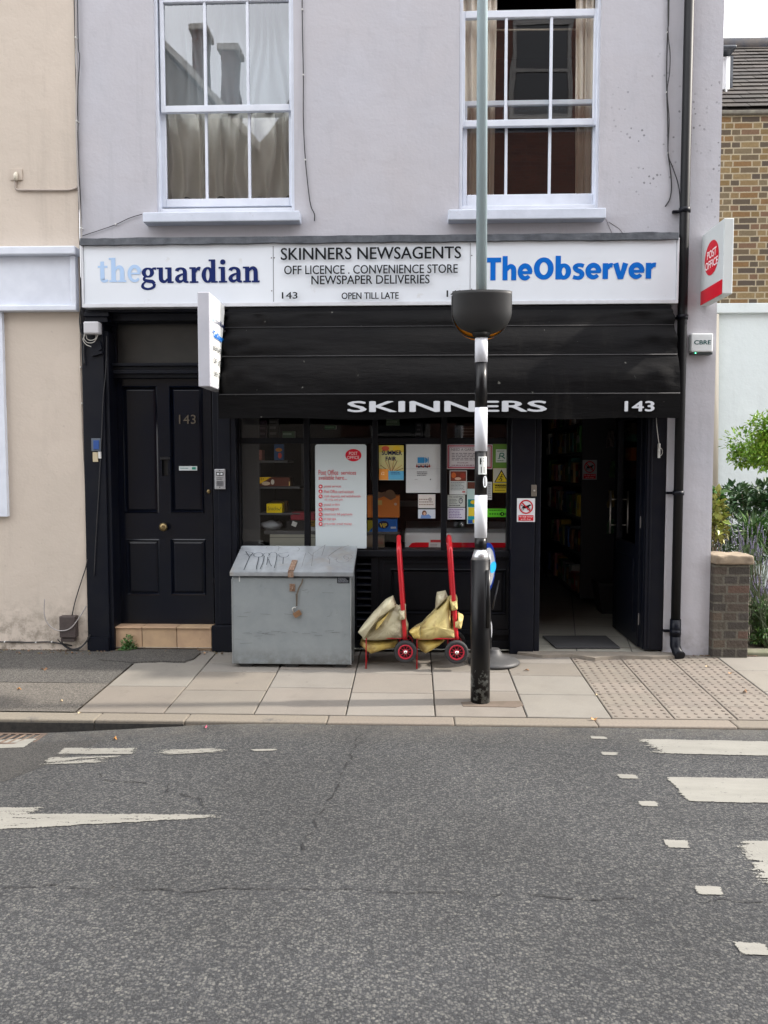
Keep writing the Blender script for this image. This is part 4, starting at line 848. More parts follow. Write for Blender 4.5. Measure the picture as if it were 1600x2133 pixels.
for y, z, i, s_ in rows:
    for j in range(NX + 1):
        x = AX0 + (AX1 - AX0) * j / NX; e = min(x - AX0, AX1 - x); wr = math.exp(-e * 3.2)
        rd_ = max(0, 1 - (x - AX0) / .09) ** 2 * (i > 0) * .05
        dy = rd_ + s_ * (.05 * wr * noise.noise(Vector((x * 5 - z * 9, z * 11, i + 2))) + .022 * noise.noise(Vector((x * .9, z * 2, i + 7))) + .028 * wr * noise.noise(Vector((x * 9 + z * 14, z * 18, i))) + .006 * noise.noise(Vector((x * 1.3, z * 5, i + 5))))
        vs.append((x - (.012 * s_ if x < AX0 + .001 else 0), y + dy - .006 * s_ * wr, z + .009 * noise.noise(Vector((x * 1.1, 1, i * 3))) - rd_ * .35))
W1 = NX + 1; b = MB(); b.verts(vs, [(r * W1 + j, r * W1 + j + 1, (r + 1) * W1 + j + 1, (r + 1) * W1 + j) for r in range(len(rows) - 1) for j in range(NX)])
b.build('canopy', M_canvas, aw, smooth=True)
b = MB(); vs = []; NV = 8
for r in range(NV + 1):
    for j in range(NX + 1):
        x = AX0 + (AX1 - AX0) * j / NX; t = r / NV; z = prof[-1][1] - .004 + (zv - prof[-1][1]) * t + .020 * t * noise.noise(Vector((x * 1.3, 0, 0)))
        vs.append((x, -.392 + .014 * t * noise.noise(Vector((x * 3, 2, 0))) + .01 * t, z))
b.verts(vs, [(r * W1 + j, r * W1 + j + 1, (r + 1) * W1 + j + 1, (r + 1) * W1 + j) for r in range(NV) for j in range(NX)])
VL = b.build('valance', M_canvas, aw, smooth=True)
x0_, x1_, _, _ = 0, 0, 0, 0
vq = (724, 834, 1142, 858); bo = Board.px((700, 820, 1400, 872), -.402); tx = (200, 204, 210)
bo.text('SKINNERS', 724, 834.5, 1142, 858, tx, .0, fat=2.4, faty=.7); bo.text('143', 1302, 836, 1364, 858, tx, .0, fat=1.3); bo.done(VL)
b = MB()
for i in (2, 3, 4):
    y, z = prof[i]; b.tube([(AX0 + .01, y - .004, z + .002), ((AX0 + AX1) / 2, y - .004, z + .003), (AX1 - .005, y - .004, z + .002)], .004 if i > 2 else .0028, 6)
b.build('rib', mat('grey_rib_piping', (.032, .032, .035), .6), aw)
b = MB(); b.box(AX0 + .02, AX1 - .03, -.37, -.352, prof[-1][1] - .03, prof[-1][1] - .008); b.build('front_bar', M_cable, aw)
for xx in (AX0, AX1 - .003):
    b = MB(); pts = [(xx, 0, prof[0][1] + .01)] + [(xx, y, z) for y, z in prof] + [(xx, -.382, zv + .01), (xx, -.30, zv + .05), (xx, 0, zv + .02)]; b.extr(pts, (.003, 0, 0)); b.build('side_cheek', M_canvas, aw)
b = MB(); b.box(AX0 + .02, AX1 + .0, -.125, -.021, P(930, 655, -.12).z, P(930, 638.5, -.12).z, .006); b.build('cassette', M_blackm, aw)
cord = [P(u, v, -.03) for u, v in ((1367, 868), (1369, 895), (1373, 925), (1374, 935))]
b = MB(); b.tube(cord, .003, 6); b.tube(smooth_path([P(1374, 932, -.03), P(1379, 936, -.03), P(1380, 944, -.03), P(1376, 949, -.03), P(1374, 940, -.03)]), .0022, 5); ac = b.build('pull_cord', mat('off_white_cord', (.5, .49, .46), .7), aw)
b = MB(); b.px((1371.5, 924, 1376, 954), -.028, -.002, .003); b.build('cleat', mat('white_plastic', (.62, .62, .60), .4), ac)
# ------------------------------------------------------------------ projecting signs
PXl = (P(437, 700, -.63).x); px0 = P(412, 700, -.63).x
ps = thing('projecting_sign', 'tall white double-sided box sign projecting from the wall at the left end of the awning', 'projecting sign', ((PXl + px0) / 2, -.13, P(437, 805, -.63).z))
zt2, zb2 = P(425, 608, -.63).z, P(425, 805, -.63).z
b = MB(); b.box(px0, PXl, -.63, -.14, zb2, zt2, .006); b.build('sign_box', mat('weathered_white_sign_edge', (.50, .51, .56), .45, col2=(.44, .45, .5), vs=4, dirt=((.16, .12, .09), 7, .68, .82)), ps)
bo = Board((PXl, -.63, zt2), (0, .49, 0), (0, 0, zb2 - zt2), (1, 0, 0))
bo.rectf(.03, .015, .97, .985, (236, 238, 236), 'sign_face')
serif(bo, 'guardian', .28, .245, .93, 0, .285, (14, 34, 92)); bo.text('the', .08, .22, .26, .285, (172, 200, 233), .03)
bo.text('TheObserver', .12, .385, .93, .46, (0, 108, 196), .045); bo.text('NEWSAGENTS', .12, .54, .93, .60, bl, .01); bo.text('OFF LICENCE', .12, .68, .93, .74, bl, .01); bo.text('OPEN TILL LATE', .12, .82, .93, .88, bl, .01); bo.done(ps, .25)
b = MB(); b.box(px0 + .03, PXl - .03, -.14, -.02, zt2 - .30, zt2 - .25); b.box(PXl - .02, PXl + .03, -.16, -.126, zt2 - .28, zt2 - .20, .008); b.build('bracket', M_alu, ps)
XP = P(1461, 560, -.0).x; zt3, zb3 = P(1517, 454, -.48).z, P(1517, 612, -.48).z; XP1 = P(1528, 530, -.48).x
po = thing('post_office_sign', 'white projecting box sign with a red oval on the right corner of the lilac wall', 'projecting sign', ((XP + XP1) / 2, -.02, zb3))
XP = P(1507, 540, -.48).x
M_pos = mat('white_post_sign', (.62, .66, .66), .35, col2=(.56, .60, .60), vs=3, dirt=((.35, .36, .33), 6, .66, .85))
b = MB(); b.box(XP, XP1, -.48, -.015, zb3, zt3, .006); b.build('sign_box', M_pos, po)
bo = Board((XP, -.015, zt3), (0, -.465, 0), (0, 0, zb3 - zt3), (-1, 0, 0))
rd = (206, 24, 44)
bo.rectf(.01, .80, .99, .995, rd, 'red_band'); bo.ell(.49, .415, .315, .235, rd, 'red_oval', 40); bo.text('POST', .29, .30, .70, .41, (240, 240, 240), .01); bo.text('OFFICE', .21, .44, .78, .55, (240, 240, 240), .01); bo.done(po, .3)
# ------------------------------------------------------------------ alarm box, lamp, bells, pipes and cables
a = P(1463, 735, -.06); al = thing('alarm_box', 'white alarm box with green lettering below the projecting oval sign', 'alarm box', tuple(a))
b = MB(); b.px((1440, 694, 1486, 733), -.07, -.001, .01); b.build('cover', mat('white_plastic_cover', (.66, .69, .70), .35), al)
b = MB(); b.px((1441, 733.5, 1485, 738), -.062, -.001, .003); b.build('base', mat('dark_plastic', (.03, .04, .04), .4), al)
bo = Board.px((1440, 694, 1486, 733), -.07); bo.text('CBRE', 1446, 708.5, 1481, 717.5, (20, 80, 80), .02); bo.done(al)
m, n, bb = newmat('green_led'); bb.inputs['Emission Color'].default_value = (.05, 1, .35, 1); bb.inputs['Emission Strength'].default_value = 3
kk = P(1449, 735.5, -.064); b = MB(); b.lathe(tuple(kk), [(.004, 0), (.003, -.003)], 8, 'y'); b.build('led', m, al)
a = P(189, 695, -.1); sl2 = thing('security_light', 'white square sensor lamp with loose wires on the black post left of the door', 'lamp', (a.x, -.04, a.z))
b = MB(); b.px((173, 669, 205, 695), -.12, -.04, .012); b.build('housing', mat('grey_white_plastic', (.50, .50, .52), .5), sl2)
b = MB()
for pts in ([(176, 694), (175, 706), (184, 714), (196, 712), (203, 700), (202, 694)], [(180, 695), (181, 705), (189, 709), (199, 705), (200, 696)], [(178, 696), (173, 708), (180, 718), (190, 722)]):
    b.tube(smooth_path([P(u, v, -.09) for u, v in pts]), .0035, 6)
b.build('wire', mat('pale_loose_wire', (.42, .41, .38), .5), sl2)
a = P(199, 726, -.04); b = MB(); c0 = P(199, 726, -.06); w_, h_ = .05, .052
pts = [c0 + Vector((math.cos(t) * x - math.sin(t) * z, 0, math.sin(t) * x + math.cos(t) * z)) for t in (R_(14),) for x, z in ((-w_, -h_), (w_ * .9, -h_), (w_ * .9, -h_ * .6), (w_ * .2, -h_ * .5), (w_, -h_ * .3), (w_, h_), (-w_, h_))]
b.extr(pts, (0, .022, 0)); tag(b.build('broken_bracket', M_black, loc=tuple(c0)), 'broken black bracket plate hanging under the white sensor lamp', 'bracket')
a = P(199, 926, -.05); db = thing('door_sensor', 'blue panel in a grey frame on the black post left of the door', 'entry panel', (a.x, -.036, a.z))
b = MB(); b.px((190, 913, 210, 940), -.048, -.036, .004); b.build('frame', mat('grey_blue_frame', (.08, .10, .13), .5), db)
b = MB(); b.px((194, 917, 206, 936), -.053, -.0485, .002); b.build('front', mat('blue_plastic', (.02, .07, .26), .35), db)
bp_ = thing('bell_push', 'small cream bell push below the blue entry panel', 'bell push', tuple(P(201, 952, -.04)))
b = MB(); b.px((193, 942, 204, 962), -.044, -.036, .002); b.build('backplate', mat('cream_plastic', (.48, .41, .27), .5), bp_); b = MB(); b.px((204.5, 941, 210, 955), -.05, -.0155, .002); b.build('button', mat('white_plastic', (.62, .62, .60), .4), bp_)
ic = thing('intercom', 'silver door entry intercom on the black pilaster right of the front door', 'intercom', tuple(P(458, 1000, -.04)))
b = MB(); b.px((447, 977, 469, 1019), -.05, -.029, .004); b.build('faceplate', mat('brushed_intercom_steel', (.42, .43, .45), .35, .5), ic)
bo = Board.px((447, 977, 469, 1019), -.05)
bo.rectf(450.5, 983.5, 465.5, 990.5, (25, 25, 28), 'button'); bo.rectf(452, 985, 464, 989, (200, 205, 208), 'button'); bo.ell(458, 987, 1.6, 1.6, (30, 30, 32), 'button', 8)
bo.small_print(451, 994, 466, 1000, 2, (80, 82, 86))
for i in range(7): bo.rectf(451, 1002 + i * 1.55, 465.5, 1002.8 + i * 1.55, (70, 72, 78), 'speaker_grille')
for v in (980, 1015): bo.ell(458, v, 1.1, 1.1, (40, 40, 44), 'screw', 8)
bo.done(ic)
# downpipe
dx = P(1421, 700, -.06).x; dp = thing('drainpipe', 'black cast iron drainpipe down the lilac wall right of the shop', 'drainpipe', (dx, -.055, .02))
b = MB(); b.tube([(dx, -.055, 9.1), (dx, -.055, P(1421, 655, -.055).z + .02), (dx, -.055, .17)], .038, 16); b.build('pipe', mat('black_pipe_paint', (.0035, .004, .0055), .5, spec=.25, col2=(.006, .0065, .008), vs=8), dp)
b = MB(); b.tube([(dx, -.055, .20), (dx, -.06, .10), (dx + .01, -.085, .055), (dx + .02, -.13, .03)], [.043, .043, .042, .044], 14); b.tube([(dx, -.055, .32), (dx, -.055, .18)], .045, 14); b.build('shoe', M_black, dp)
for v in (438, 661, 1027, 1316):
    z = P(1421, v, -.055).z; b = MB(); b.tube([(dx, -.055, z - .018), (dx, -.055, z + .018)], .046, 14); b.box(dx - .085, dx - .035, -.03, -.001, z - .010, z + .010, .002); b.build('bracket', M_black, dp)
def cable(name, label, pts, r, m, Y=-.012, clips=None, sm=5):
    b = MB(); p3 = [P(u, v, Y) for u, v in pts]; b.tube(smooth_path(p3, sm), r, 6); l = P(*pts[-1], 0)
    o = b.build(name, m, loc=(l.x, 0, l.z)); tag(o, label, 'cable')
    if clips:
        for u, v in clips: c = MB(); q = P(u, v, Y); c.box(q.x - .006, q.x + .006, Y - .009, -.001, q.z - .006, q.z + .006, .002); c.build('cable_clip', mat('white_plastic', (.62, .62, .60), .4), o)
    return o
cable('cable', 'thin black cable on the wall just right of the left upper window', [(629, -60), (630, 60), (632, 160), (632, 250), (636, 330), (643, 400), (648, 430), (655, 446), (655, 460)], .0045, M_cable, clips=[(630, 20), (632, 156), (636, 333)])
cable('cable', 'black twin cable beside the drainpipe, left strand curling away at its end', [(1394, -60), (1393, 40), (1391, 66), (1389, 130), (1389, 192), (1391, 250), (1392, 318), (1396, 350), (1399, 390), (1395, 415), (1386, 430)], .0048, M_cable, clips=[(1391, 67), (1389, 192), (1392, 318)])
cable('cable', 'black cable strand beside the drainpipe that bows right and ends by the pipe clip', [(1392, -60), (1392, 66), (1396, 110), (1395, 150), (1390, 192), (1394, 250), (1392, 318), (1402, 350), (1412, 380), (1416, 405), (1417, 432)], .004, M_cable, Y=-.02)
cable('cable', 'thin black wire slanting from the left window sill to the corner of the sign', [(296, 446), (270, 454), (240, 468), (200, 482), (172, 491)], .003, M_cable, clips=[(241, 467)])
cable('cable', 'pale cable bundle running down the joint between the beige and lilac walls', [(157, -60), (158, 60), (160, 150), (159, 250), (161, 330), (164, 400), (169, 470), (170, 505)], .007, M_greyc, Y=-.035, clips=[(158, 78), (160, 252), (169, 475)])
cable('cable', 'second grey cable beside the pale bundle at the joint of the two buildings', [(161, -60), (163, 90), (166, 120), (162, 200), (163, 330), (167, 400), (171, 505)], .004, M_cable, Y=-.03)
cable('cable', 'cream painted cable falling down the joint below the white band', [(166, 640), (167, 760), (171, 900), (178, 1040), (180, 1130), (183, 1180), (184, 1290)], .005, mat('beige_cable', (.45, .4, .34), .6), Y=-.028, clips=[(168, 765), (171, 840)])
cable('cable', 'black cable looping from the sign corner down behind the sensor lamp', [(170, 640), (166, 660), (168, 690), (176, 705), (174, 730), (176, 760)], .006, M_cable, Y=-.05)
cable('cable', 'black cable rising from the brown junction box to the wall joint', [(150, 1283), (156, 1255), (168, 1215), (178, 1185), (182, 1165)], .005, M_cable, Y=-.035)
cable('cable', 'grey cable drooping in a loop across the brown junction box', [(93, 1248), (92, 1275), (97, 1295), (112, 1310), (130, 1314), (148, 1308), (166, 1285), (180, 1262)], .0045, M_greyc, Y=-.10)
cable('cable', 'black cables trailing from the junction box to the black door post', [(128, 1334), (132, 1342), (150, 1352), (168, 1348), (180, 1336), (188, 1322)], .006, M_cable, Y=-.04)
cable('cable', 'second black cable low on the wall under the junction box', [(120, 1332), (140, 1350), (160, 1354), (178, 1340), (186, 1326)], .005, M_cable, Y=-.055)
cable('cable', 'black cable along the foot of the beige wall', [(-300, 1337), (0, 1337), (60, 1338), (100, 1337), (122, 1340), (150, 1345)], .006, M_cable, Y=-.03, clips=[(10, 1337), (75, 1338), (108, 1337)])
cable('cable', 'black cable running down the black door post from top to bottom', [(222, 700), (221, 765), (215, 830), (212, 900), (207, 1000), (200, 1120), (196, 1200)], .004, M_cable, Y=-.045)
cable('cable', 'pale painted conduit from the wall plate to the wall joint', [(32, 374), (32, 388), (34, 394), (45, 396), (90, 396), (140, 396), (158, 392), (162, 387)], .009, mat('beige_conduit', (.36, .31, .27), .6), Y=-.032, sm=3)
wp = thing('cable_entry_plate', 'beige square wall plate with a cream cable cap on the beige wall', 'wall plate', tuple(P(33, 362, -.03)))
b = MB(); b.px((21, 351, 46, 375), -.030, -.021, .003); b.build('plate', mat('beige_plate', (.50, .43, .36), .6), wp)
k = P(33, 368, -.04); b = MB(); b.tube([(k.x, -.045, k.z - .03), (k.x, -.045, k.z + .01), (k.x, -.032, k.z + .035)], [.014, .017, .01], 10); b.build('cap', mat('cream_cap', (.62, .58, .48), .4), wp)
jb = thing('junction_box', 'dark brown junction box on the beige wall near the pavement', 'junction box', tuple(P(140, 1333, -.06)))
b = MB(); b.px((123, 1284, 157, 1329), -.09, -.02, .008); b.px((126, 1329.5, 154, 1337), -.075, -.02, .004); b.build('box', mat('brown_weathered_plastic', (.045, .032, .03), .6, col2=(.07, .055, .05), vs=20), jb)
b = MB()
for pts in ([(0, 0), (.008, .03), (.004, .09)], [(0, 0), (-.006, .04), (.0, .08)]): pass
# ------------------------------------------------------------------ steel bin
BF = -.46; bx0, bx1 = P(484, 1300, BF).x, P(731, 1300, BF).x; zf = P(600, 1199, BF).z; zbk = P(620, 1137, -.04).z; zgr = pav(-.3) + .022
bn = thing('storage_bin', 'galvanised steel storage bin with a sloping graffitied lid and rusty padlock', 'storage bin', ((bx0 + bx1) / 2, -.25, pav(-.25)))
b = MB(); yb = -.045
b.extr([(bx0, BF, zgr), (bx0, yb, zgr), (bx0, yb, zbk - .03), (bx0, BF, zf - .02)], (bx1 - bx0, 0, 0)); bmesh.ops.bevel(b.b, geom=list(b.b.edges), offset=.003, segments=1, affect='EDGES')
m, n, bb = newmat('scuffed_galvanised_front'); c = mixc(n, rng(n, tex(n, 5, 6, .7), .3, .7), (.225, .255, .268), (.275, .305, .315))
c = mixc(n, rng(n, tex(n, 16, 6, .75), .6, .75, 0, .55), c, (.15, .16, .16)); c = mixc(n, rng(n, tex(n, 2.2, 6, .75, stretch=(1, 1, 6)), .66, .72, 0, .6), c, (.10, .10, .10))
n.links.new(c, bb.inputs['Base Color']); bb.inputs['Roughness'].default_value = .5; bb.inputs['Metallic'].default_value = .25; sp = nd(n, 'ShaderNodeSeparateXYZ'); n.links.new(nd(n, 'ShaderNodeTexCoord').outputs['Object'], sp.inputs[0])
gr = mth(n, 'MULTIPLY', rng(n, sp.outputs[2], .0, .16, 1, 0), rng(n, tex(n, 14, 5, .7), .35, .6)); c = mixc(n, mth(n, 'MULTIPLY', gr, .6), c, (.09, .08, .065)); c = mixc(n, rng(n, tex(n, 26, 6, .8), .66, .74, 0, .5), c, (.42, .44, .44))
n.links.new(c, bb.inputs['Base Color']); bump(n, bb, tex(n, 2.2, 3), .35, .02)
b.build('body', m, bn)
b = MB(); b.box(bx1 - .006, bx1 + .004, BF - .003, BF + .03, zgr, zf - .03, .002); b.box(bx0 - .004, bx0 + .006, BF - .003, BF + .03, zgr, zf - .03, .002); b.box(bx1 + .0045, bx1 + .010, BF + .12, BF + .15, zgr, zf - .0, .001); b.build('corner_trim', M_steel, bn)
lx0, lx1 = bx0 - .012, bx1 + .022; ly0, ly1 = BF - .022, -.03
m, n, bb = newmat('worn_galvanised_lid'); c = mixc(n, rng(n, tex(n, 4, 6, .7), .35, .65), (.27, .29, .31), (.40, .43, .45)); c = mixc(n, rng(n, tex(n, 3, 5, .7), .55, .75, 0, .6), c, (.36, .29, .20))
n.links.new(c, bb.inputs['Base Color']); bb.inputs['Roughness'].default_value = .38; bb.inputs['Metallic'].default_value = .45
b = MB(); zl0, zl1 = P(600, 1192, ly0).z, zbk
b.extr([(lx0, ly0, zl0 - .034), (lx0, ly0, zl0), (lx0, ly1, zl1), (lx0, ly1, zl1 - .03)], (lx1 - lx0, 0, 0)); bmesh.ops.bevel(b.b, geom=list(b.b.edges), offset=.004, segments=2, affect='EDGES')
LID = b.build('lid', m, bn)
bo = Board((lx0, ly1, zl1), (lx1 - lx0, 0, 0), (0, ly0 - ly1, zl0 - zl1), (0, -(zl1 - zl0), -(ly0 - ly1)))
def zq(x, y): t = (y - 130) / 300; l = 165 - 105 * t; r = 1465 - 45 * t; return ((x - l) / (r - l), t - .05 * (x / 1400))
def gl(pts, w, rgb): bo.line([zq(*p) for p in pts], w, rgb, 'graffiti')
def cir(cx, cy, rx, ry, a0=0, a1=360, k=14): return [(cx + rx * math.cos(R_(a0 + (a1 - a0) * i / k)), cy + ry * math.sin(R_(a0 + (a1 - a0) * i / k))) for i in range(k + 1)]
dk, gy = (44, 50, 56), (112, 114, 112)
for pts in ([(205, 240), (300, 236)], [(215, 205), (302, 222), (262, 268), (215, 205)], [(264, 272), (240, 340), (216, 414)], cir(360, 250, 52, 24), [(368, 275), (362, 340), (352, 380), (358, 414)], [(412, 262), (430, 270), (418, 350), (394, 414)],
     cir(450, 265, 40, 28, 180, 350), cir(525, 270, 45, 36, 180, 360), [(470, 290), (468, 350), (462, 378)], [(572, 262), (566, 330), (552, 414)], cir(645, 268, 55, 34, 0, 180), [(590, 262), (700, 246)], [(644, 302), (644, 376)], [(480, 320), (505, 380), (522, 402)]):
    gl(pts, .006, dk)
for pts in (cir(700, 215, 120, 40, 160, 400), cir(520, 200, 70, 40, 180, 380), [(890, 270), (870, 350), (855, 420)], [(975, 262), (968, 340), (960, 414)], [(980, 270), (1105, 175), (1070, 300)], [(1150, 300), (1225, 240), (1370, 182), (1290, 200), (1140, 310)], cir(1190, 330, 50, 26, 20, 200), cir(1250, 340, 120, 26, -60, 40, 8),
     cir(1360, 330, 48, 26), cir(1300, 370, 70, 30, 0, 220), [(1160, 355), (1156, 415)], [(920, 280), (970, 325), (1010, 330)], [(340, 140), (410, 150), (360, 165), (420, 190)], [(760, 270), (880, 268)]):
    gl(pts, .0042, gy)
bo.done(LID)
b = MB(); yy = .82; A = bo.at(*zq(770, 318), .003); Bq = bo.at(*zq(735, 428), .003)
d = Bq - A; b.extr([A + Vector((-.022, 0, 0)), A + Vector((.022, 0, 0)), Bq + Vector((.022, 0, 0)), Bq + Vector((-.022, 0, 0))], bo.n * .008); b.box(Bq.x - .022, Bq.x + .022, ly0 - .012, ly0 - .001, zl0 - .04, zl0 + .008, .003); b.build('hasp', M_rust, LID)
b = MB(); q = P(609, 1224, BF - .004); b.box(q.x - .022, q.x + .022, BF - .006, BF - .001, q.z - .03, q.z + .03, .001); b.box(q.x - .006, q.x + .006, BF - .02, BF - .006, q.z - .012, q.z + .012, .003); b.build('staple', M_rust, bn)
bo = Board.px((484, 1199, 731, 1389), BF - .0005); bo.rectf(703, 1202, 728, 1214, (16, 20, 28), 'maker_plate'); bo.small_print(705, 1203, 727, 1213, 4, (150, 155, 162)); bo.rectf(499, 1201, 501, 1212, (205, 208, 208), 'scratch')
r = random.Random(4)
for i in range(26): a = r.uniform(490, 725); c_ = r.choice([1318, 1318, 1320, 1230, 1280, 1345]) + r.uniform(-5, 5); bo.line([(a, c_), (a + r.uniform(6, 26), c_ + r.uniform(-3, 2))], .5, (96, 98, 100), 'scratch')
bo.line([(632, 1205), (630, 1214), (624, 1224), (620, 1236), (619, 1262)], 3.2, (100, 92, 82), 'rust_streak'); bo.line([(618, 1236), (619, 1262)], 2, (86, 78, 70), 'rust_streak')
bo.done(bn)
b = MB()
for x in (bx0 + .10, (bx0 + bx1) / 2, bx1 - .08):
    b.extr([(x - .07, BF + .02, zgr), (x + .07, BF + .02, zgr), (x + .035, BF + .02, pav(BF) + .001), (x - .035, BF + .02, pav(BF) + .001)], (0, .36, 0))
b.build('foot', mat('dark_bin_feet', (.02, .02, .02), .7), bn)
q = P(619, 1279, BF - .02); pk = thing('padlock', 'rusty open padlock hanging on the front of the steel bin', 'padlock', (q.x, BF - .01, q.z))
b = MB(); R2 = Matrix.Rotation(R_(-32), 3, 'Y'); pts = [q + R2 @ Vector((x, 0, z)) for x, z in ((-.027, -.022), (.027, -.022), (.03, -.012), (.03, .02), (-.03, .02), (-.03, -.012))]
b.extr(pts, (0, .016, 0)); b.build('body', mat('rusted_brass', (.24, .14, .075), .6, .2, col2=(.15, .08, .04), vs=40), pk)
b = MB(); b.tube([q + R2 @ Vector((x, .008, z)) for x, z in ((-.016, .02), (-.016, .045), (-.010, .055), (.0, .058), (.010, .055), (.014, .046))], .004, 8); b.build('shackle', mat('bright_shackle', (.6, .6, .58), .3, .9), pk)
# ------------------------------------------------------------------ delivery trolleys
M_bag = mat('dirty_cream_tarpaulin', (.58, .48, .19), .55, col2=(.46, .38, .16), vs=6, bs=.35, bsc=14, bd=.012, dirt=((.20, .11, .045), 8, .54, .72))
M_bag2 = mat('grey_cream_tarpaulin', (.48, .45, .31), .5, col2=(.36, .32, .21), vs=8, bs=.4, bsc=18, bd=.01, dirt=((.12, .09, .06), 7, .52, .72))
M_bagy = mat('stained_yellow_tarpaulin', (.64, .48, .11), .5, col2=(.52, .43, .18), vs=7, bs=.35, bsc=14, bd=.01, dirt=((.18, .07, .025), 6, .47, .66))
M_tyre = mat('black_tyre_rubber', (.022, .022, .024), .75, bs=.2, bsc=90)
M_wred = mat('red_plastic_wheel', (.42, .01, .03), .4)
M_chrome = mat('chrome_hub', (.75, .74, .70), .18, 1)
Q3 = lambda x, y: (740 + x / 4.706, 1100 + y / 4.706)
def blob(pts, ya, yb, seed=0, cr=.010, rings=7):
    """a slack, creased bag body whose outline is pts (zoomed pixels), from depth ya (near) to yb"""
    px = [Q3(*p) for p in pts]; dense = []
    for (a, c), (d, e) in zip(px, px[1:] + px[:1]):
        k = max(1, int(math.hypot(d - a, e - c) / 2.5)); dense += [(a + (d - a) * t / k, c + (e - c) * t / k) for t in range(k)]
    cx = sum(p[0] for p in dense) / len(dense); cy = sum(p[1] for p in dense) / len(dense); ym = (ya + yb) / 2; N = len(dense); b = MB(); vs = []
    sc = [.0, .30, .55, .75, .89, .97, 1.0, .97, .89, .75, .55, .30, .0]; hh = [1, .97, .92, .82, .62, .34, 0, -.34, -.62, -.82, -.92, -.97, -1]
    for s_, h in zip(sc, hh):
        for u, v in dense:
            y = ym + (ya - ym) * h; p = P(cx + (u - cx) * s_, cy + (v - cy) * s_, ym)
            nz_ = noise.noise(Vector((p.x * 11, p.z * 8, seed + y * 4))) + .35 * abs(noise.noise(Vector((p.x * 26 + p.z * 14, p.z * 17 - p.x * 22, seed + 9)))) - .45 * abs(noise.noise(Vector((p.x * 7 - p.z * 16, p.z * 5, seed + 2))))
            vs.append((p.x + .3 * cr * noise.noise(Vector((p.z * 20, y * 20, seed))), y - h * 0 + cr * 2.0 * nz_ * (1 if h >= 0 else -1) * (1 - .5 * (s_ > .95)), p.z))
    b.verts(vs, [(r * N + i, r * N + (i + 1) % N, (r + 1) * N + (i + 1) % N, (r + 1) * N + i) for r in range(len(sc) - 1) for i in range(N)])
    bmesh.ops.remove_doubles(b.b, verts=b.b.verts, dist=.0003); return b
def trolley(label, wc, htop, hbot, x0, seed, wr):
    YN, YF = -.47, -.17; c = P(wc[0], wc[1], YN - .02)
    t = thing('delivery_trolley', label, 'trolley', (c.x, -.32, pav(-.4)), 'newspaper delivery trolleys')
    for yy, nm in ((YN - .02, 0), (YF + .04, 1)):
        b = MB(); b.lathe((c.x, yy, c.z), [(wr * .66, -.020), (wr * .86, -.027), (wr * .97, -.02), (wr, -.008), (wr, .008), (wr * .97, .02), (wr * .86, .027), (wr * .66, .020), (wr * .66, -.020)], 32, 'y', cap=False); b.lathe((c.x, yy, c.z), [(wr * .67, -.002), (wr * .67, .002)], 24, 'y'); w = b.build('wheel', M_tyre, t)
        b = MB(); b.lathe((c.x, yy, c.z), [(wr * .665, -.0225), (wr * .62, -.026), (wr * .54, -.024), (wr * .52, -.004), (wr * .665, -.004), (wr * .665, -.0225)], 28, 'y', cap=False); b.lathe((c.x, yy, c.z), [(wr * .26, -.004), (wr * .24, -.02), (wr * .1, -.021)], 20, 'y')
        for k in range(10): a = k * math.pi / 5; b.tube([(c.x + math.cos(a) * wr * .18, yy - .017, c.z + math.sin(a) * wr * .18), (c.x + math.cos(a) * wr * .6, yy - .017, c.z + math.sin(a) * wr * .6)], .0028, 5)
        b.build('rim', M_wred, w); b = MB(); b.lathe((c.x, yy, c.z), [(wr * .19, -.021), (wr * .18, -.03), (wr * .12, -.036), (.003, -.038)], 16, 'y'); b.build('hub', M_chrome, w)
    hb, ht = P(*hbot, YN), P(*htop, YN); k = .0175
    lo = Vector((hb.x, YN, hb.z)); dirv = (Vector((ht.x, YN, ht.z)) - lo)
    path = [lo, lo + dirv * .5, lo + dirv * .96, lo + dirv + Vector((0, .02, .03))]
    top = lo + dirv; f_ = Vector((ht.x - .004, YF, ht.z)); mid = (top + f_) / 2 + Vector((0, .05, .085))
    path = smooth_path([lo, lo + dirv * .5, lo + dirv * .93, top + Vector((0, .03, .025)), mid, f_ + Vector((0, -.0, .04)), Vector((hb.x + (ht.x - hb.x) * .9, YF, f_.z - .06)), Vector((hb.x, YF, hb.z))], 6)
    b = MB(); b.tube(path, k, 12); b.build('handle', M_red, t)
    zp = P(800, 1330, YN).z; xl, xr = P(x0, 1330, YN).x, hb.x + .015
    b = MB()
    for yy in (YN, YF): b.tube([(xl, yy, pav(yy) + .004), (xl + .002, yy, zp), (xr, yy, zp + .004)], .006, 8)
    for xx in (xl + .01, xl + .12, xl + .24, xr - .04): b.tube([(xx, YN, zp), (xx, YF, zp)], .004, 6)
    b.tube([(xl, YN, pav(YN) + .03), (xl, YF, pav(YF) + .03)], .004, 6); b.tube([(c.x, YN - .01, c.z), (c.x, YF + .03, c.z)], .007, 8); b.tube([(xr - .02, YN, zp), (c.x, YN + .02, c.z)], .006, 6)
    b.build('frame', M_red, t); return t
t1 = trolley('red trolley beside the steel bin with a slumped grey cream bag', (844.8, 1357), (830.5, 1146), (844, 1332), 762.5, 1, .088)
t2 = trolley('red trolley beside the striped pole with an upright yellow cream bag', (951.2, 1358), (938.5, 1146), (951, 1332), 868.5, 2, .092)
b = blob([(60, 1090), (130, 1098), (400, 1092), (420, 1110), (390, 1160), (260, 1185), (150, 1220), (108, 1195), (45, 1135)], -.44, -.22, 3, .008); b.build('bag_bottom', M_bagy, t1, smooth=True)
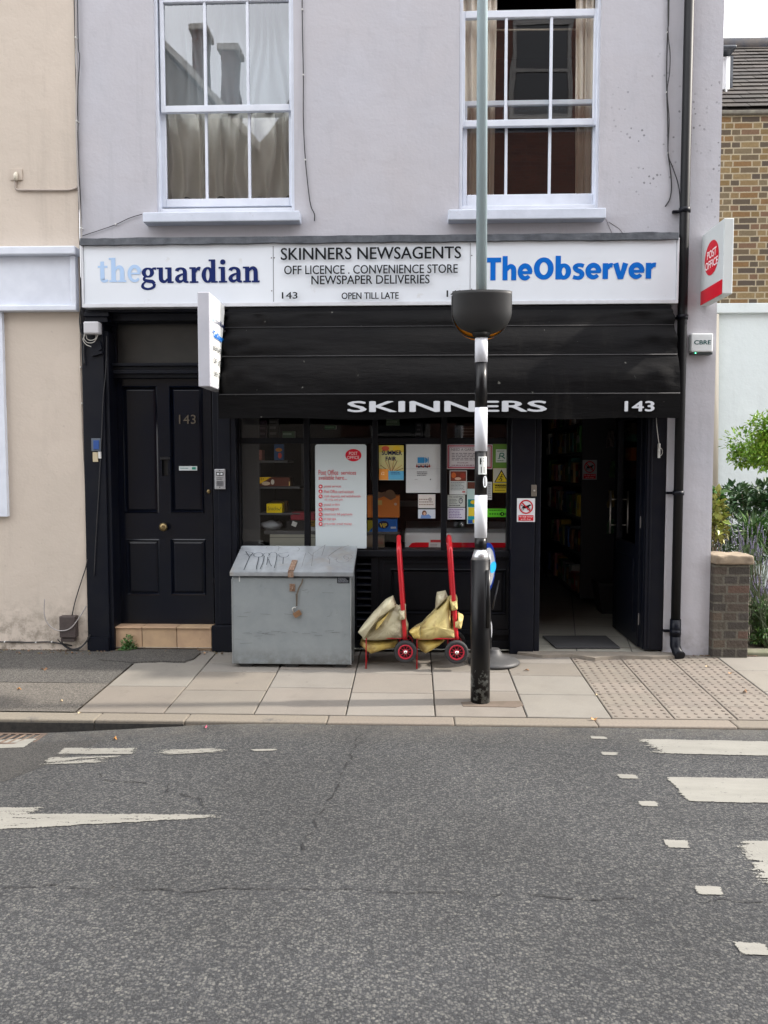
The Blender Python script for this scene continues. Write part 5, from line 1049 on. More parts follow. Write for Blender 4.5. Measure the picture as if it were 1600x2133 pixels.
b = blob([(60, 1035), (130, 900), (240, 800), (330, 770), (400, 745), (440, 770), (496, 770), (500, 880), (524, 940), (512, 1072), (330, 1080), (200, 1088), (70, 1082)], -.50, -.20, 1, .013); B1 = b.build('bag', M_bag2, t1, smooth=True)
b = blob([(28, 1015), (90, 930), (180, 825), (300, 700), (372, 662), (398, 728), (400, 750), (330, 792), (250, 860), (180, 935), (120, 1020), (85, 1078)], -.545, -.30, 5, .009); b.build('flap', M_bag2, t1, smooth=True)
b = MB(); hem = [(32, 1012), (95, 928), (184, 826), (298, 706)]; b.tube(smooth_path([P(*Q3(x + 6, y + 10), -.535) for x, y in [(85, 1070), (120, 1018), (180, 938), (250, 862), (330, 796), (398, 752)]], 5), .0035, 6); b.build('hem', mat('dark_hem_tape', (.22, .19, .10), .7), t1)
b = blob([(195, 1005), (205, 920), (300, 850), (340, 810), (300, 880), (240, 960)], -.53, -.46, 8, .004); b.build('bag_lining', M_bagy, t1, smooth=True)
b = blob([(422, 772), (496, 758), (500, 868), (434, 886)], -.53, -.14, 2, .003); b.build('strap', M_bag2, t1, smooth=True)
b = blob([(610, 1088), (700, 1085), (860, 1078), (880, 1090), (830, 1130), (750, 1180), (682, 1218), (640, 1190), (606, 1150)], -.45, -.22, 6, .008); b.build('bag_bottom', M_bagy, t2, smooth=True)
b = blob([(530, 1012), (575, 975), (640, 945), (700, 880), (790, 790), (905, 668), (925, 690), (932, 800), (945, 960), (1003, 985), (1008, 1072), (860, 1078), (620, 1086), (575, 1075)], -.51, -.20, 7, .010); b.build('bag', M_bag, t2, smooth=True)
b = blob([(786, 790), (790, 690), (802, 632), (888, 614), (906, 664), (860, 700)], -.46, -.26, 9, .008); b.build('flap', M_bag2, t2, smooth=True)
b = blob([(528, 1012), (575, 975), (640, 945), (640, 1080), (575, 1080)], -.525, -.40, 4, .008); b.build('bag_corner', M_bagy, t2, smooth=True)
b = MB(); b.tube(smooth_path([P(*Q3(x, y), -.513) for x, y in [(580, 972), (650, 930), (740, 842), (830, 748), (905, 672)]], 5), .004, 6); b.tube(smooth_path([P(*Q3(x, y), -.514) for x, y in [(640, 950), (636, 1010), (642, 1078)]], 4), .0025, 5); b.build('hem', mat('dark_hem_tape', (.22, .19, .10), .7), t2)
b = blob([(916, 684), (998, 664), (1000, 775), (936, 790)], -.53, -.13, 3, .002); b.build('strap', M_bag, t2, smooth=True)
b = blob([(950, 880), (1000, 870), (1002, 822), (1060, 858), (1036, 972), (952, 968)], -.505, -.22, 4, .005); b.build('strap', M_bag, t2, smooth=True)
# ------------------------------------------------------------------ belisha beacon
BYc = -1.2; bcx = .468; zg = pav(BYc)
be = thing('belisha_beacon', 'tall black and white banded crossing beacon pole with a black hooded amber lamp', 'crossing beacon', (bcx, BYc, zg))
M_pb = mat('black_beacon_enamel', (.005, .005, .006), .3, spec=.3, col2=(.007, .007, .008), vs=8, dirt=((.12, .12, .12), 30, .70, .76))
M_pw = mat('white_beacon_sleeve', (.68, .70, .74), .75, spec=.05, col2=(.58, .60, .66), vs=5, stretch=(1, 1, .2))
M_pg = mat('grey_galvanised_pole', (.38, .50, .54), .6, 0, spec=.2, col2=(.44, .55, .59), vs=5, stretch=(1, 1, .15))
zv_ = lambda v: P(1003, v, BYc).z
ctr = lambda z: Vector((bcx - .0042 * (z - zg), BYc, z))
def sec(name, v0, v1, r0, r1, m, seg=28, bot=None):
    za, zb_ = (bot if bot is not None else zv_(v1)), zv_(v0); b = MB(); b.tube([ctr(za), ctr((za + zb_) / 2), ctr(zb_)], [r1, (r0 + r1) / 2, r0], seg); return b.build(name, m, be)
m, n, bb = newmat('chipped_black_base'); sp = nd(n, 'ShaderNodeSeparateXYZ'); n.links.new(nd(n, 'ShaderNodeTexCoord').outputs['Object'], sp.inputs[0])
ch = mth(n, 'MULTIPLY', rng(n, tex(n, 22, 7, .75), .50, .56), rng(n, sp.outputs[2], .0, .36, 1, 0)); ch = mth(n, 'GREATER_THAN', ch, .35)
n.links.new(mixc(n, ch, (.005, .005, .006), (.12, .13, .125)), bb.inputs['Base Color']); bb.inputs['Roughness'].default_value = .35; bb.inputs['Specular IOR Level'].default_value = .25
lowr = .0665
bs_ = sec('base_section', 1166, 1468, lowr, lowr, m, bot=zg - .01)
sec('tapered_collar', 1144.5, 1166.3, .043, lowr - .001, mat('satin_steel_collar', (.55, .56, .58), .3, .8))
sec('black_band', 1120, 1144, .0415, .0415, M_pb); sec('white_band', 1031, 1120, .0425, .0425, M_pw); sec('black_band', 940, 1031, .0412, .0412, M_pb)
sec('white_band', 849, 940, .0425, .0425, M_pw); sec('black_band', 755, 849, .041, .041, M_pb); sec('white_band', 700, 755, .0425, .0425, M_pw)
sec('upper_pole', -1900, 640, .030, .0365, M_pg)
c = ctr(zv_(1240)); b = MB(); b.tube([ctr(zv_(1305)) + Vector((.045, -.048, 0)), ctr(zv_(1185)) + Vector((.045, -.048, 0))], .018, 10); b.build('access_door', M_pb, be)
# hood and globe
zt4 = P(1006, 601, BYc - .1).z; c4 = ctr(zv_(649)); Rg = .204
def shell(a0, a1, cut, name, m, r=Rg, ztop=zt4, rot=0, fl=.36, hb_=.168, ex=1.02):
    b = MB(); NA, NT = 40, 18; vs = []
    for i in range(NA + 1):
        a = a0 + (a1 - a0) * i / NA; ca = cut(a)
        for k in range(NT + 1):
            t = k / NT
            if t < .35: z = ztop + (c4.z - ztop) * t / .35; rr = r
            else: th = (t - .35) / .65 * ca; z = c4.z - hb_ * math.sin(R_(th)); rr = r * max(0, math.cos(R_(th))) ** ex
            A = R_(a - 90 + rot); vs.append((c4.x + rr * math.cos(A), c4.y + rr * math.sin(A) * fl, z))
    b.verts(vs, [(i * (NT + 1) + k, (i + 1) * (NT + 1) + k, (i + 1) * (NT + 1) + k + 1, i * (NT + 1) + k + 1) for i in range(NA) for k in range(NT)])
    o = b.build(name, m, be, smooth=True); s_ = o.modifiers.new('thickness', 'SOLIDIFY'); s_.thickness = .006; s_.offset = -1; return o
M_hood = mat('matt_black_hood', (.014, .015, .016), .5, col2=(.018, .018, .018), vs=6, spec=.35, dirt=((.07, .06, .04), 9, .68, .85))
shell(-78, 92, lambda a: 84 - max(0, abs(a - 5) - 20) * .62, 'hood', M_hood, rot=4)
shell(98, 262, lambda a: 80, 'rear_hood', mat('black_rear_hood', (.012, .012, .012), .5), r=Rg * .985, ztop=zt4 - .02, rot=4, fl=1.15, hb_=.178, ex=.78)
m, n, bb = newmat('amber_globe'); bb.inputs['Base Color'].default_value = (.85, .30, .02, 1); bb.inputs['Roughness'].default_value = .25; bb.inputs['Subsurface Weight'].default_value = .3; bb.inputs['Subsurface Radius'].default_value = (.1, .05, .02)
b = MB(); b.lathe((c4.x, c4.y + .075, c4.z - .02), [(.04, -.158)] + [(.182 * math.sin(R_(a)) ** .9, -.158 * math.cos(R_(a))) for a in range(20, 106, 8)], 32, sy=.6); b.build('globe', m, be)
b = MB(); b.tube([ctr(zv_(704)), ctr(zv_(694))], [.05, .065], 20); b.build('lamp_collar', mat('dull_black_collar', (.01, .01, .01), .7, spec=.15), be)
cp = ctr(zv_(970)); R_p = .0425
def wrapped(name, q, rad, m, a_mid=-90):                      # a curved plate wrapped on the pole
    b = MB(); z0, z1 = zv_(q[3]), zv_(q[1]); vs = []; k = 12
    for i in range(k + 1):
        u = q[0] + (q[2] - q[0]) * i / k; cc = P(1003.5, (q[1] + q[3]) / 2, BYc); s_ = max(-.98, min(.98, (P(u, (q[1] + q[3]) / 2, BYc - .03).x - ctr(z0).x) / rad)); a = math.asin(s_)
        vs += [(ctr(z0).x + rad * math.sin(a), BYc - rad * math.cos(a), z0), (ctr(z0).x + rad * math.sin(a), BYc - rad * math.cos(a), z1)]
    b.verts(vs, [(2 * i, 2 * i + 2, 2 * i + 3, 2 * i + 1) for i in range(k)]); return b.build(name, m, be, smooth=True)
NP = wrapped('number_plate', (996.5, 951, 1014, 988), .0436, flat((214, 218, 216)))
def on_pole(txt, q, rgb, name, parent, rad=.0446, bold=.01):
    vs, fs = text2d(txt, bold); b = MB(); z0, z1 = zv_(q[3]), zv_(q[1]); x0 = P(q[0], q[1], BYc - .04).x; x1 = P(q[2], q[1], BYc - .04).x; cx = ctr(z0).x; out = []
    for a, c_ in vs: x = x0 + (x1 - x0) * a; s_ = max(-.97, min(.97, (x - cx) / rad)); out.append((x, BYc - rad * math.cos(math.asin(s_)), z0 + (z1 - z0) * c_))
    b.verts(out, fs); b.build(name, flat(rgb), parent)
on_pole('F', (999.5, 954, 1009, 967.5), (18, 20, 20), 'lettering', NP); on_pole('1', (1002, 972, 1009.5, 985), (18, 20, 20), 'lettering', NP)
b = MB(); zc_ = zv_(1003); k = 18; vs = []
for i in range(k):
    a = i * 2 * math.pi / k; s_ = math.sin(R_(38)) + .36 * math.cos(a); ang = math.asin(max(-.99, min(.99, s_))); vs.append((ctr(zc_).x + .0425 * math.sin(ang), BYc - .0425 * math.cos(ang), zc_ + .040 * math.sin(a)))
b.verts(vs, [tuple(range(k))]); b.build('round_sticker', flat((196, 202, 208)), be)
b = MB(); q4 = [G(*p) for p in [(960, 1463), (1085, 1461), (1090, 1470), (1075, 1474), (965, 1472)]]; b.extr([(p.x, p.y, pav(p.y) + .004) for p in q4], (0, 0, -.02)); structure(b.build('pole_base_patch', mat('brown_patching_mortar', (.13, .10, .078), .9, col2=(.10, .08, .06), vs=15)))
# ------------------------------------------------------------------ round based swing sign behind the pole
SY = -.27; sc_ = P(1029, 1365, SY); sx, sz = sc_.x, pav(SY)
sg = thing('pavement_sign', 'blue and white oval pavement sign on a dark domed base behind the beacon pole', 'pavement sign', (sx, SY, sz))
b = MB(); b.lathe((sx, SY, sz), [(.205, 0), (.208, .012), (.19, .028), (.14, .045), (.08, .062), (.05, .10), (.045, .115)], 36); b.build('base', mat('grey_black_plastic_base', (.045, .045, .047), .55, col2=(.06, .06, .06), vs=9), sg)
ux = P(1018, 1184, SY).x
def oval(cz, rx, rz, name, m, yaw, cx, th=.018, off=0):
    b = MB(); d = Vector((math.cos(yaw), math.sin(yaw), 0)); nn = Vector((-d.y, d.x, 0)); pts = [Vector((cx, SY, cz)) + d * (rx * math.cos(a)) + Vector((0, 0, rz * math.sin(a))) + nn * (off) for a in [i * 2 * math.pi / 36 for i in range(36)]]
    b.extr(pts, nn * th); return b.build(name, m, sg)
yaw = R_(70); zc5 = P(1010, 1184, SY).z
m_bl = mat('royal_blue_sign', (.012, .055, .40), .3); m_wh = mat('white_sign_face', (.68, .70, .73), .35)
oval(zc5, .27, .205, 'sign_oval', m_bl, yaw, ux - .01); oval(zc5 + .0, .225, .165, 'sign_face', m_wh, yaw, ux - .01, .003, -.004); oval(zc5 + .01, .10, .045, 'sign_emblem', mat('sky_blue_print', (.02, .33, .72), .4), yaw, ux + .03, .0015, -.006)
oval(P(1008, 1320, SY).z, .15, .13, 'lower_sign', mat('black_sign_board', (.015, .015, .018), .4), yaw, ux); oval(P(1008, 1318, SY).z, .12, .10, 'lower_face', m_wh, yaw, ux, .003, -.004)
b = MB(); b.tube([(sx - .03, SY, sz + .06), (ux, SY, zc5 - .2), (ux, SY, zc5 - .16)], .014, 8); b.tube([(ux + .10, SY + .16, zc5 - .12), (ux + .04, SY + .07, P(1008, 1260, SY).z - .05)], .008, 6); b.build('post', M_cable, sg)
# ------------------------------------------------------------------ notices and posters
def poster(name, label, cat, q, Y, rgb, draw=None, round_=0, group=None):
    x0, x1, z0, z1 = RR(q, Y); t = thing(name, label, cat, ((x0 + x1) / 2, Y, z0), group); b = MB()
    if round_:
        pts = []
        for cx, cz, a0 in ((x1 - round_, z1 - round_, 0), (x0 + round_, z1 - round_, 90), (x0, z0, 180), (x1, z0, 270)):
            pts += [(cx + round_ * math.cos(R_(a0 + k * 15)), cz + round_ * math.sin(R_(a0 + k * 15))) for k in range(7)] if a0 < 180 else [(cx, cz)]
        b.prism(pts, Y, Y + .003)
    else: b.box(x0, x1, Y, Y + .0015, z0, z1)
    b.build('sheet', flat(rgb), t); bo = Board.px(q, Y)
    if draw: draw(bo)
    bo.done(t); return t
GYo, GYi = .093, .104
tr_ = (200, 60, 70)
def d_services(b):
    b.ell(736.5, 948, 16.6, 12.8, (200, 20, 45), 'red_oval', 32); b.text('POST', 727.5, 941, 745, 947.5, (225, 215, 215), .0); b.text('OFFICE', 723.5, 949.5, 748.5, 956, (225, 215, 215), .0)
    b.text('Post Office', 664, 978.5, 705, 989, tr_, .0); b.text("services", 711, 980.5, 742, 988.5, tr_, .0); b.text('available here...', 664, 990, 723, 999, tr_, .0)
    for i, (v, t, u1, ic_) in enumerate([(1013, 'postal services', 711, 0), (1023.2, 'Post Office card account', 737, 1), (1033.5, 'cash deposits and withdrawals', 751, 2), (1050.8, 'postal orders', 708, 3), (1061, 'moneygram', 706, 4), (1071, 'electronic bill payments', 734, 5), (1081, 'e top-ups', 700, 6), (1091, 'pre-order travel money', 733, 7)]):
        b.ell(668, v, 4.1, 4.1, (196, 20, 45), 'icon', 16)
        if ic_ == 7: b.rectf(665.6, v - .7, 670.4, v + .7, (230, 220, 220), 'icon'); b.rectf(667.3, v - 2.4, 668.7, v + 2.4, (230, 220, 220), 'icon')
        elif ic_ == 1: b.poly('icon', (230, 220, 220), [(668, v - 2.5), (670.3, v + 2), (665.7, v + 2)])
        elif ic_ == 0: b.ell(668, v, 2.2, 1.8, (230, 220, 220), 'icon', 10)
        else: b.ell(667.4, v - .6, 1.9, 1.3, (230, 220, 220), 'icon', 8); b.ell(669.3, v + 1.2, 1.3, .8, (230, 220, 220), 'icon', 8)
        b.text(t, 676, v - 3.2, u1, v + 3.4, tr_)
    b.text('via chip and pin', 676, 1037.6, 714, 1043.4, tr_)
poster('services_board', 'tall white rounded board listing services in red, standing in the shop window behind the bin', 'notice board', (657, 925.5, 763.5, 1142), .055, (196, 206, 208), d_services, .022)
def d_fair(b):
    b.rectf(789.5, 927.5, 841, 942, (222, 198, 90)); b.ell(803, 934, 8, 5, (214, 96, 70)); b.ell(826, 935, 8, 6, (232, 196, 60)); b.text('SUMMER', 795.5, 938, 837.5, 948, (22, 30, 80), .02); b.text('FAIR', 803.5, 951, 825.5, 959.5, (22, 30, 80), .02)
    for k in range(11): a = R_(-160 + k * 14); b.line([(815, 985), (815 + 27 * math.cos(a), 985 + 29 * math.sin(a))], 1.1, [(190, 140, 90), (120, 60, 50), (225, 200, 150)][k % 3])
    b.rectf(790, 977, 809, 999.5, (226, 150, 70)); b.rectf(809, 981, 841, 999.5, (96, 170, 205)); b.text('£2', 794, 983, 801, 989, (245, 225, 190)); b.small_print(814, 983, 839, 989, 2, (40, 60, 110)); b.rectf(790, 999.6, 841, 1000, (226, 226, 210))
poster('fair_poster', 'hand painted SUMMER FAIR poster with brushes in the shop window', 'poster', (789.5, 927.5, 841, 1000), GYi, (214, 210, 150), d_fair)
def d_blue(b):
    b.rectf(870, 952.5, 884.5, 964.5, (60, 140, 190)); b.poly('printed_emblem', (60, 140, 190), [(885.5, 952.5), (888, 953.5), (890, 956), (890.5, 959), (890, 962), (888, 964), (885.5, 964.5)]); b.rectf(891, 952.5, 892.8, 964.5, (60, 140, 190))
    for k in range(7): b.ell(868.5 + k * 4.3, 971 + (k % 2), 2.1, 2.6, [(150, 60, 50), (50, 60, 90), (90, 50, 50)][k % 3], 'printed_emblem', 8); b.ell(868.5 + k * 4.3, 967, 1.2, 1.2, (150, 110, 90), 'printed_emblem', 6)
    b.small_print(869, 981.5, 894, 992, 3, (90, 90, 96)); b.rectf(864, 998.2, 870, 999, (150, 150, 152)); b.ell(897, 998.5, 1.4, 1.4, (60, 60, 70), 'printed_emblem', 8); b.rectf(846, 976.2, 917.5, 976.6, (160, 162, 162), 'fold')
poster('poster', 'large white poster with a small blue emblem and row of figures in the shop window', 'poster', (846, 925.5, 917.5, 1026.5), GYi, (206, 208, 208), d_blue)
def d_card(b): b.rectf(871.5, 1031, 906, 1057, (212, 206, 200)); b.small_print(873, 1038, 904, 1054, 3, (150, 130, 120)); b.ell(896, 1040, 4, 4, (170, 160, 158), 'printed_emblem', 10)
poster('window_card', 'small white card with faint print below the large white poster', 'card', (871, 1029.5, 907, 1058.5), GYi, (202, 202, 200), d_card)
def d_card2(b):
    b.ell(884, 1069, 5, 6, (110, 76, 60), 'printed_photo', 12); b.ell(884.5, 1070, 2.8, 3.5, (200, 160, 140), 'printed_photo', 10); b.poly('printed_photo', (110, 140, 190), [(876, 1079.5), (878, 1072), (884, 1074), (893, 1071), (898, 1076), (897, 1079.5)])
poster('window_card', 'small photo card of a person in blue, lowest card left of the window post', 'card', (871, 1061, 907, 1080), GYi, (200, 206, 214), d_card2)
def d_gard(b):
    for w, c_ in ((1.5, (170, 60, 80)), (4, (206, 200, 202)), (5.2, (120, 60, 110))): b.rectf(931 + w, 926 + w, 1026 - w, 977 - w, c_)
    b.rectf(937, 932, 1020, 971, (206, 200, 202)); b.text('NEED A GARDENER?', 940, 933.5, 1008, 939, (80, 70, 84)); b.small_print(941, 943, 1014, 960, 5, (110, 104, 112)); b.text('PHONE JIM', 953, 962.5, 975, 966.5, (100, 40, 60)); b.small_print(941, 967.5, 990, 971, 1, (120, 50, 80))
def d_gard2(b):
    d_gard(b)
poster('poster', 'wide white poster with a double red border in the window, partly behind the pole', 'poster', (931, 926, 1026, 977), GYi, (206, 200, 202), d_gard)
def d_leaf(b):
    b.rectf(938.5, 981.5, 971, 1002, (120, 60, 45), 'printed_photo'); b.ell(945, 990, 5, 6, (196, 100, 50), 'printed_photo', 10); b.ell(964, 991, 6, 6, (150, 60, 45), 'printed_photo', 10); b.ell(954, 997, 7, 3, (206, 170, 150), 'printed_photo', 10); b.small_print(939, 1004, 969, 1022, 6, (120, 130, 130)); b.rectf(963, 1023, 969, 1026, (190, 90, 90))
poster('leaflet', 'leaflet with a reddish photo above grey print, below the red bordered poster', 'leaflet', (936.5, 980, 972.5, 1030), GYi, (196, 200, 198), d_leaf)
def d_handy(b): b.text('THE HANDYMAN', 936, 1033, 965, 1037, (70, 70, 74)); b.small_print(936, 1039, 953, 1050, 4, (90, 92, 96)); b.ell(960, 1043, 4.5, 6, (90, 92, 96), 'drawing', 12, .7); b.ell(961, 1041, 2, 2.4, (90, 92, 96), 'drawing', 8, .6); b.small_print(936, 1051, 966, 1055, 1, (60, 60, 64))
poster('window_card', 'grey handyman card with a drawn figure, left of the pole', 'card', (932.5, 1031, 969, 1056), GYi, (186, 190, 184), d_handy)
poster('window_card', 'white card with purple print under the handyman card', 'card', (932.5, 1057.5, 969, 1082), GYi, (204, 202, 212), lambda b: b.small_print(935, 1060, 966, 1080, 6, (110, 80, 150)))
def d_teal(b):
    b.rectf(973.5, 1004, 1003, 1018, (96, 56, 44), 'printed_photo'); b.rectf(975, 1040, 1003, 1056, (30, 130, 130)); b.ell(986, 1046, 6, 4, (220, 190, 40), 'printed_panel', 12); b.rectf(976, 1057, 1003, 1075, (224, 200, 60)); b.rectf(975, 1075, 1003, 1083, (30, 150, 160)); b.rectf(975, 1083, 1003, 1090, (30, 80, 150)); b.rectf(985, 1082, 992, 1089, (220, 200, 60))
poster('poster', 'tall teal and yellow poster half hidden behind the beacon pole', 'poster', (972.8, 1003, 1006, 1091), GYi + .004, (180, 206, 204), d_teal)
poster('leaflet', 'narrow white leaflet showing just right of the beacon pole', 'leaflet', (1012, 1004, 1025, 1041), GYi, (200, 204, 206), lambda b: b.small_print(1016, 1007, 1024, 1039, 8, (110, 112, 116)))
def d_vouch(b):
    b.rectf(1033, 936, 1055, 963, (206, 214, 206)); b.small_print(1035, 938, 1053, 942, 1, (70, 110, 70)); b.small_print(1035, 958, 1053, 962, 1, (70, 110, 70)); g_ = (50, 120, 100)
    b.line([(1040, 954), (1042, 944), (1048, 944), (1050, 947), (1048, 950), (1042, 950)], 2.2, g_); b.line([(1045, 950), (1052, 955)], 2.2, g_); b.line([(1037, 955), (1042, 955)], 1.2, g_)
poster('voucher_sign', 'green parking vouchers sign with an R in a white square, right window pane', 'sign', (1027, 925, 1062, 974.5), GYi, (100, 145, 60), d_vouch)
def d_warn(b):
    b.rectf(1027.5, 975.5, 1061.5, 1006, (190, 190, 176)); b.poly('printed_emblem', (20, 20, 18), [(1044.5, 978), (1059.5, 1005), (1029.5, 1005)]); b.poly('printed_emblem', (214, 190, 40), [(1044.5, 982), (1057, 1003.5), (1032, 1003.5)])
    k_ = (20, 20, 18); b.ell(1045.5, 989, 1.5, 1.5, k_, 'printed_emblem', 8); b.line([(1045, 990.5), (1043, 996), (1046, 999), (1043, 1002)], 1.6, k_); b.line([(1043, 996), (1039, 1000)], 1.4, k_); b.line([(1044.5, 992), (1048.5, 994)], 1.1, k_); b.line([(1044.5, 992), (1040.5, 993.5)], 1.1, k_)
    b.text('WARNING', 1030.5, 1009, 1058.5, 1013.5, k_, .04); b.small_print(1031, 1014.5, 1058, 1018, 1, k_); b.small_print(1031, 1020, 1058, 1023, 1, (90, 80, 20))
poster('warning_sign', 'yellow warning sign with a black triangle under the green voucher sign', 'sign', (1027, 975, 1062, 1026), GYi, (206, 186, 50), d_warn)
def d_hyg(b): b.small_print(1019, 1061, 1056, 1065, 1, (30, 80, 20)); [b.ell(1021 + i * 5.2, 1070.5, 1.9, 1.9, (40, 120, 25), 'rating', 10) for i in range(8) if i != 5]; b.ell(1046, 1070.5, 4.2, 4.2, (14, 20, 12), 'rating', 16); b.text('4', 1044.6, 1067.8, 1047.6, 1073.2, (120, 210, 60), .02)
poster('rating_sticker', 'bright green food hygiene sticker with a 4 near the bottom of the window', 'sticker', (1015, 1059.5, 1058.5, 1077), GYi, (90, 190, 40), d_hyg)
def nodog(u0, v0, u1, v1):
    sx_, sy_ = (u1 - u0) / 37.5, (v1 - v0) / 49
    def f(b):
        X = lambda u: u0 + (u - 1077) * sx_; Y_ = lambda v: v0 + (v - 1038) * sy_; k_ = (18, 18, 20); r_ = (190, 24, 40)
        for pts in ([(1088, 1057), (1090, 1053), (1098, 1053), (1103, 1050.5), (1106, 1051.5), (1106, 1053), (1103, 1054.5), (1101, 1057.5), (1096, 1059), (1090, 1059)],): b.poly('dog_symbol', k_, [(X(a), Y_(c_)) for a, c_ in pts])
        for pts in ([(1089, 1057), (1087, 1060), (1088, 1063.5)], [(1091, 1058), (1091, 1063)], [(1101, 1056), (1103, 1060), (1105, 1061)], [(1099, 1057), (1099, 1062.5)], [(1088.5, 1054), (1085.5, 1051.5)]): b.line([(X(a), Y_(c_)) for a, c_ in pts], 1.3 * sx_, k_, 'dog_symbol')
        b.ell(X(1095.7), Y_(1055.6), 14.6 * sx_, 14.6 * sy_, r_, 'prohibition_ring', 36, .83); b.line([(X(1086.5), Y_(1046.4)), (X(1105), Y_(1065))], 2.6 * sx_, r_, 'prohibition_ring')
        b.rectf(X(1080), Y_(1073), X(1111.3), Y_(1084.5), r_, 'red_panel'); b.text('No dogs except', X(1081.5), Y_(1074.3), X(1110), Y_(1078.5), (226, 215, 215), .0); b.text('guide dogs', X(1085), Y_(1079.4), X(1106), Y_(1083.6), (226, 215, 215), .0)
    return f
poster('prohibition_sign', 'white no dogs sign on the black pilaster left of the shop doorway', 'sign', (1077, 1038, 1114.5, 1087), -.024, (214, 218, 222), nodog(1077, 1038, 1114.5, 1087))
# ------------------------------------------------------------------ things behind the shop window
SHY = .25
du = thing('display_shelves', 'dark grey shelf unit behind the left pane of the shop window', 'shelf unit', tuple(P(560, 1146, SHY)))
M_shf = mat('dark_grey_shelf', (.05, .052, .056), .6)
b = MB(); b.px((500, 866, 540, 1146), .24, .3); b.px((628, 920, 633, 1146), SHY + .35, SHY + .4); b.build('side_panel', M_shf, du)
for q in ((515, 959, 600, 964), (540, 1013.5, 625, 1018), (540, 1068.5, 625, 1073), (550, 1106, 662, 1113)): b = MB(); b.px(q, SHY, SHY + .35, .003); b.build('shelf', M_shf, du)
def pack(name, label, cat, q, Y, dep, rgb, draw=None, rough=.4, group=None, bev=.004):
    x0, x1, z0, z1 = RR(q, Y); t = thing(name, label, cat, ((x0 + x1) / 2, Y + dep / 2, z0), group); b = MB(); b.box(x0, x1, Y, Y + dep, z0, z1, bev); b.build('carton', flat(rgb, rough), t)
    if draw: bo = Board.px(q, Y); draw(bo); bo.done(t)
    return t
pack('gift_box', 'dull pink patterned box on the top left window shelf', 'box', (520, 937, 545, 958.5), SHY, .15, (140, 90, 80), lambda b: b.small_print(522, 940, 543, 956, 4, (190, 140, 120)))
pack('book', 'blue activity book standing on the top left window shelf', 'book', (571, 925, 591, 958.5), SHY + .02, .03, (50, 80, 120), lambda b: (b.ell(581, 937, 7, 4, (180, 120, 50), 'cover_picture', 12), b.ell(583, 949, 4, 6, (190, 80, 70), 'cover_picture', 12)))
pack('snack_box', 'brown chocolate box with a yellow price corner on the second window shelf', 'box', (541, 994, 604, 1013), SHY, .16, (88, 44, 32), lambda b: (b.poly('price_flash', (232, 190, 20), [(541, 994), (565, 994), (541, 1008)]), b.ell(554, 1007, 9, 4, (210, 190, 160), 'label', 14), b.ell(568, 1004, 3.6, 5.6, (200, 195, 180), 'label', 12), b.text('£1', 543, 995.5, 549, 1000, (60, 30, 20)), b.rectf(602, 1003, 604, 1012, (220, 190, 120))))
pack('yellow_packet', 'bright yellow packet on the third window shelf', 'packet', (555, 1049, 588, 1068.5), SHY, .12, (236, 208, 10), lambda b: (b.text('Snacks', 558, 1055, 580, 1063, (130, 110, 40)), b.line([(580, 1060), (582, 1063), (586, 1056)], .9, (110, 110, 30))))
pack('small_carton', 'small brown carton behind the bright yellow packet', 'box', (565, 1044, 598, 1068), SHY + .14, .1, (96, 76, 40))
t = thing('plastic_bag', 'crumpled clear plastic bag on the low window shelf', 'bag', tuple(P(565, 1105, SHY))); M_pla = mat('pale_plastic_film', (.34, .37, .39), .25)
b = MB(); c = P(566, 1094, SHY + .1); vs = [(.10 * math.sin(R_(a)), .05 * math.cos(R_(a))) for a in range(10, 180, 16)]; b.lathe(tuple(c), [(r, z * .8) for r, z in vs], 22, sy=.7)
for v in b.b.verts: v.co += Vector((noise.noise(v.co * 22), noise.noise(v.co * 19), noise.noise(v.co * 25))) * .018
b.build('film', M_pla, t)
t = thing('folded_cloth', 'folded red cloth on the low window shelf', 'cloth', tuple(P(630, 1085, SHY))); b = MB(); b.px((605, 1067, 657, 1084), SHY, SHY + .2, .015)
for v in b.b.verts: v.co.z += .02 * math.sin(v.co.x * 18)
b.build('cloth', mat('dark_red_cloth', (.22, .02, .03), .9), t)
pack('bundle', 'dark bundle with a white tag under the red cloth', 'bundle', (597, 1085, 634, 1106), SHY, .15, (26, 24, 26), lambda b: b.poly('tag', (190, 190, 186), [(610, 1085), (620, 1089), (616, 1098), (607, 1094)]))
pack('card_pack', 'black and yellow pack beside the tagged bundle', 'packet', (635, 1084, 657, 1097), SHY, .15, (120, 96, 30), lambda b: b.small_print(637, 1086, 655, 1095, 2, (30, 26, 20)))
pack('letter_tray', 'white paper block under the black and yellow pack', 'box', (645, 1098, 657, 1106), SHY, .15, (150, 152, 150))
pack('cabinet', 'low cream cabinet below the window shelves', 'cabinet', (562, 1113.5, 657, 1148), SHY, .3, (150, 150, 138), lambda b: b.rectf(562, 1119, 657, 1120.2, (90, 90, 84), 'drawer_gap'))
oc = pack('orange_box', 'orange cardboard box with a brown bear shaped flap in the window', 'box', (765, 1032, 832.5, 1078), .30, .2, (232, 140, 66), lambda b: (b.rectf(787, 1042, 796, 1052, (220, 190, 110), 'sticker'), b.ell(824, 1050, 3, 3, (230, 200, 170), 'sticker', 12), b.rectf(774, 1033, 775, 1078, (170, 90, 40), 'fold')))
b = MB(); pp = [P(u, v, .298) for u, v in [(783, 1040), (787, 1024), (795, 1026), (802, 1024)] + [(812 + 11 * math.cos(R_(a)), 1031 + 11 * math.sin(R_(a))) for a in range(190, 370, 20)] + [(823, 1026), (825, 1036), (814, 1042), (800, 1034)]]
b.extr([tuple(p) for p in pp], (0, .002, 0)); b.build('bear_flap', mat('brown_card', (.24, .15, .09), .8), oc)
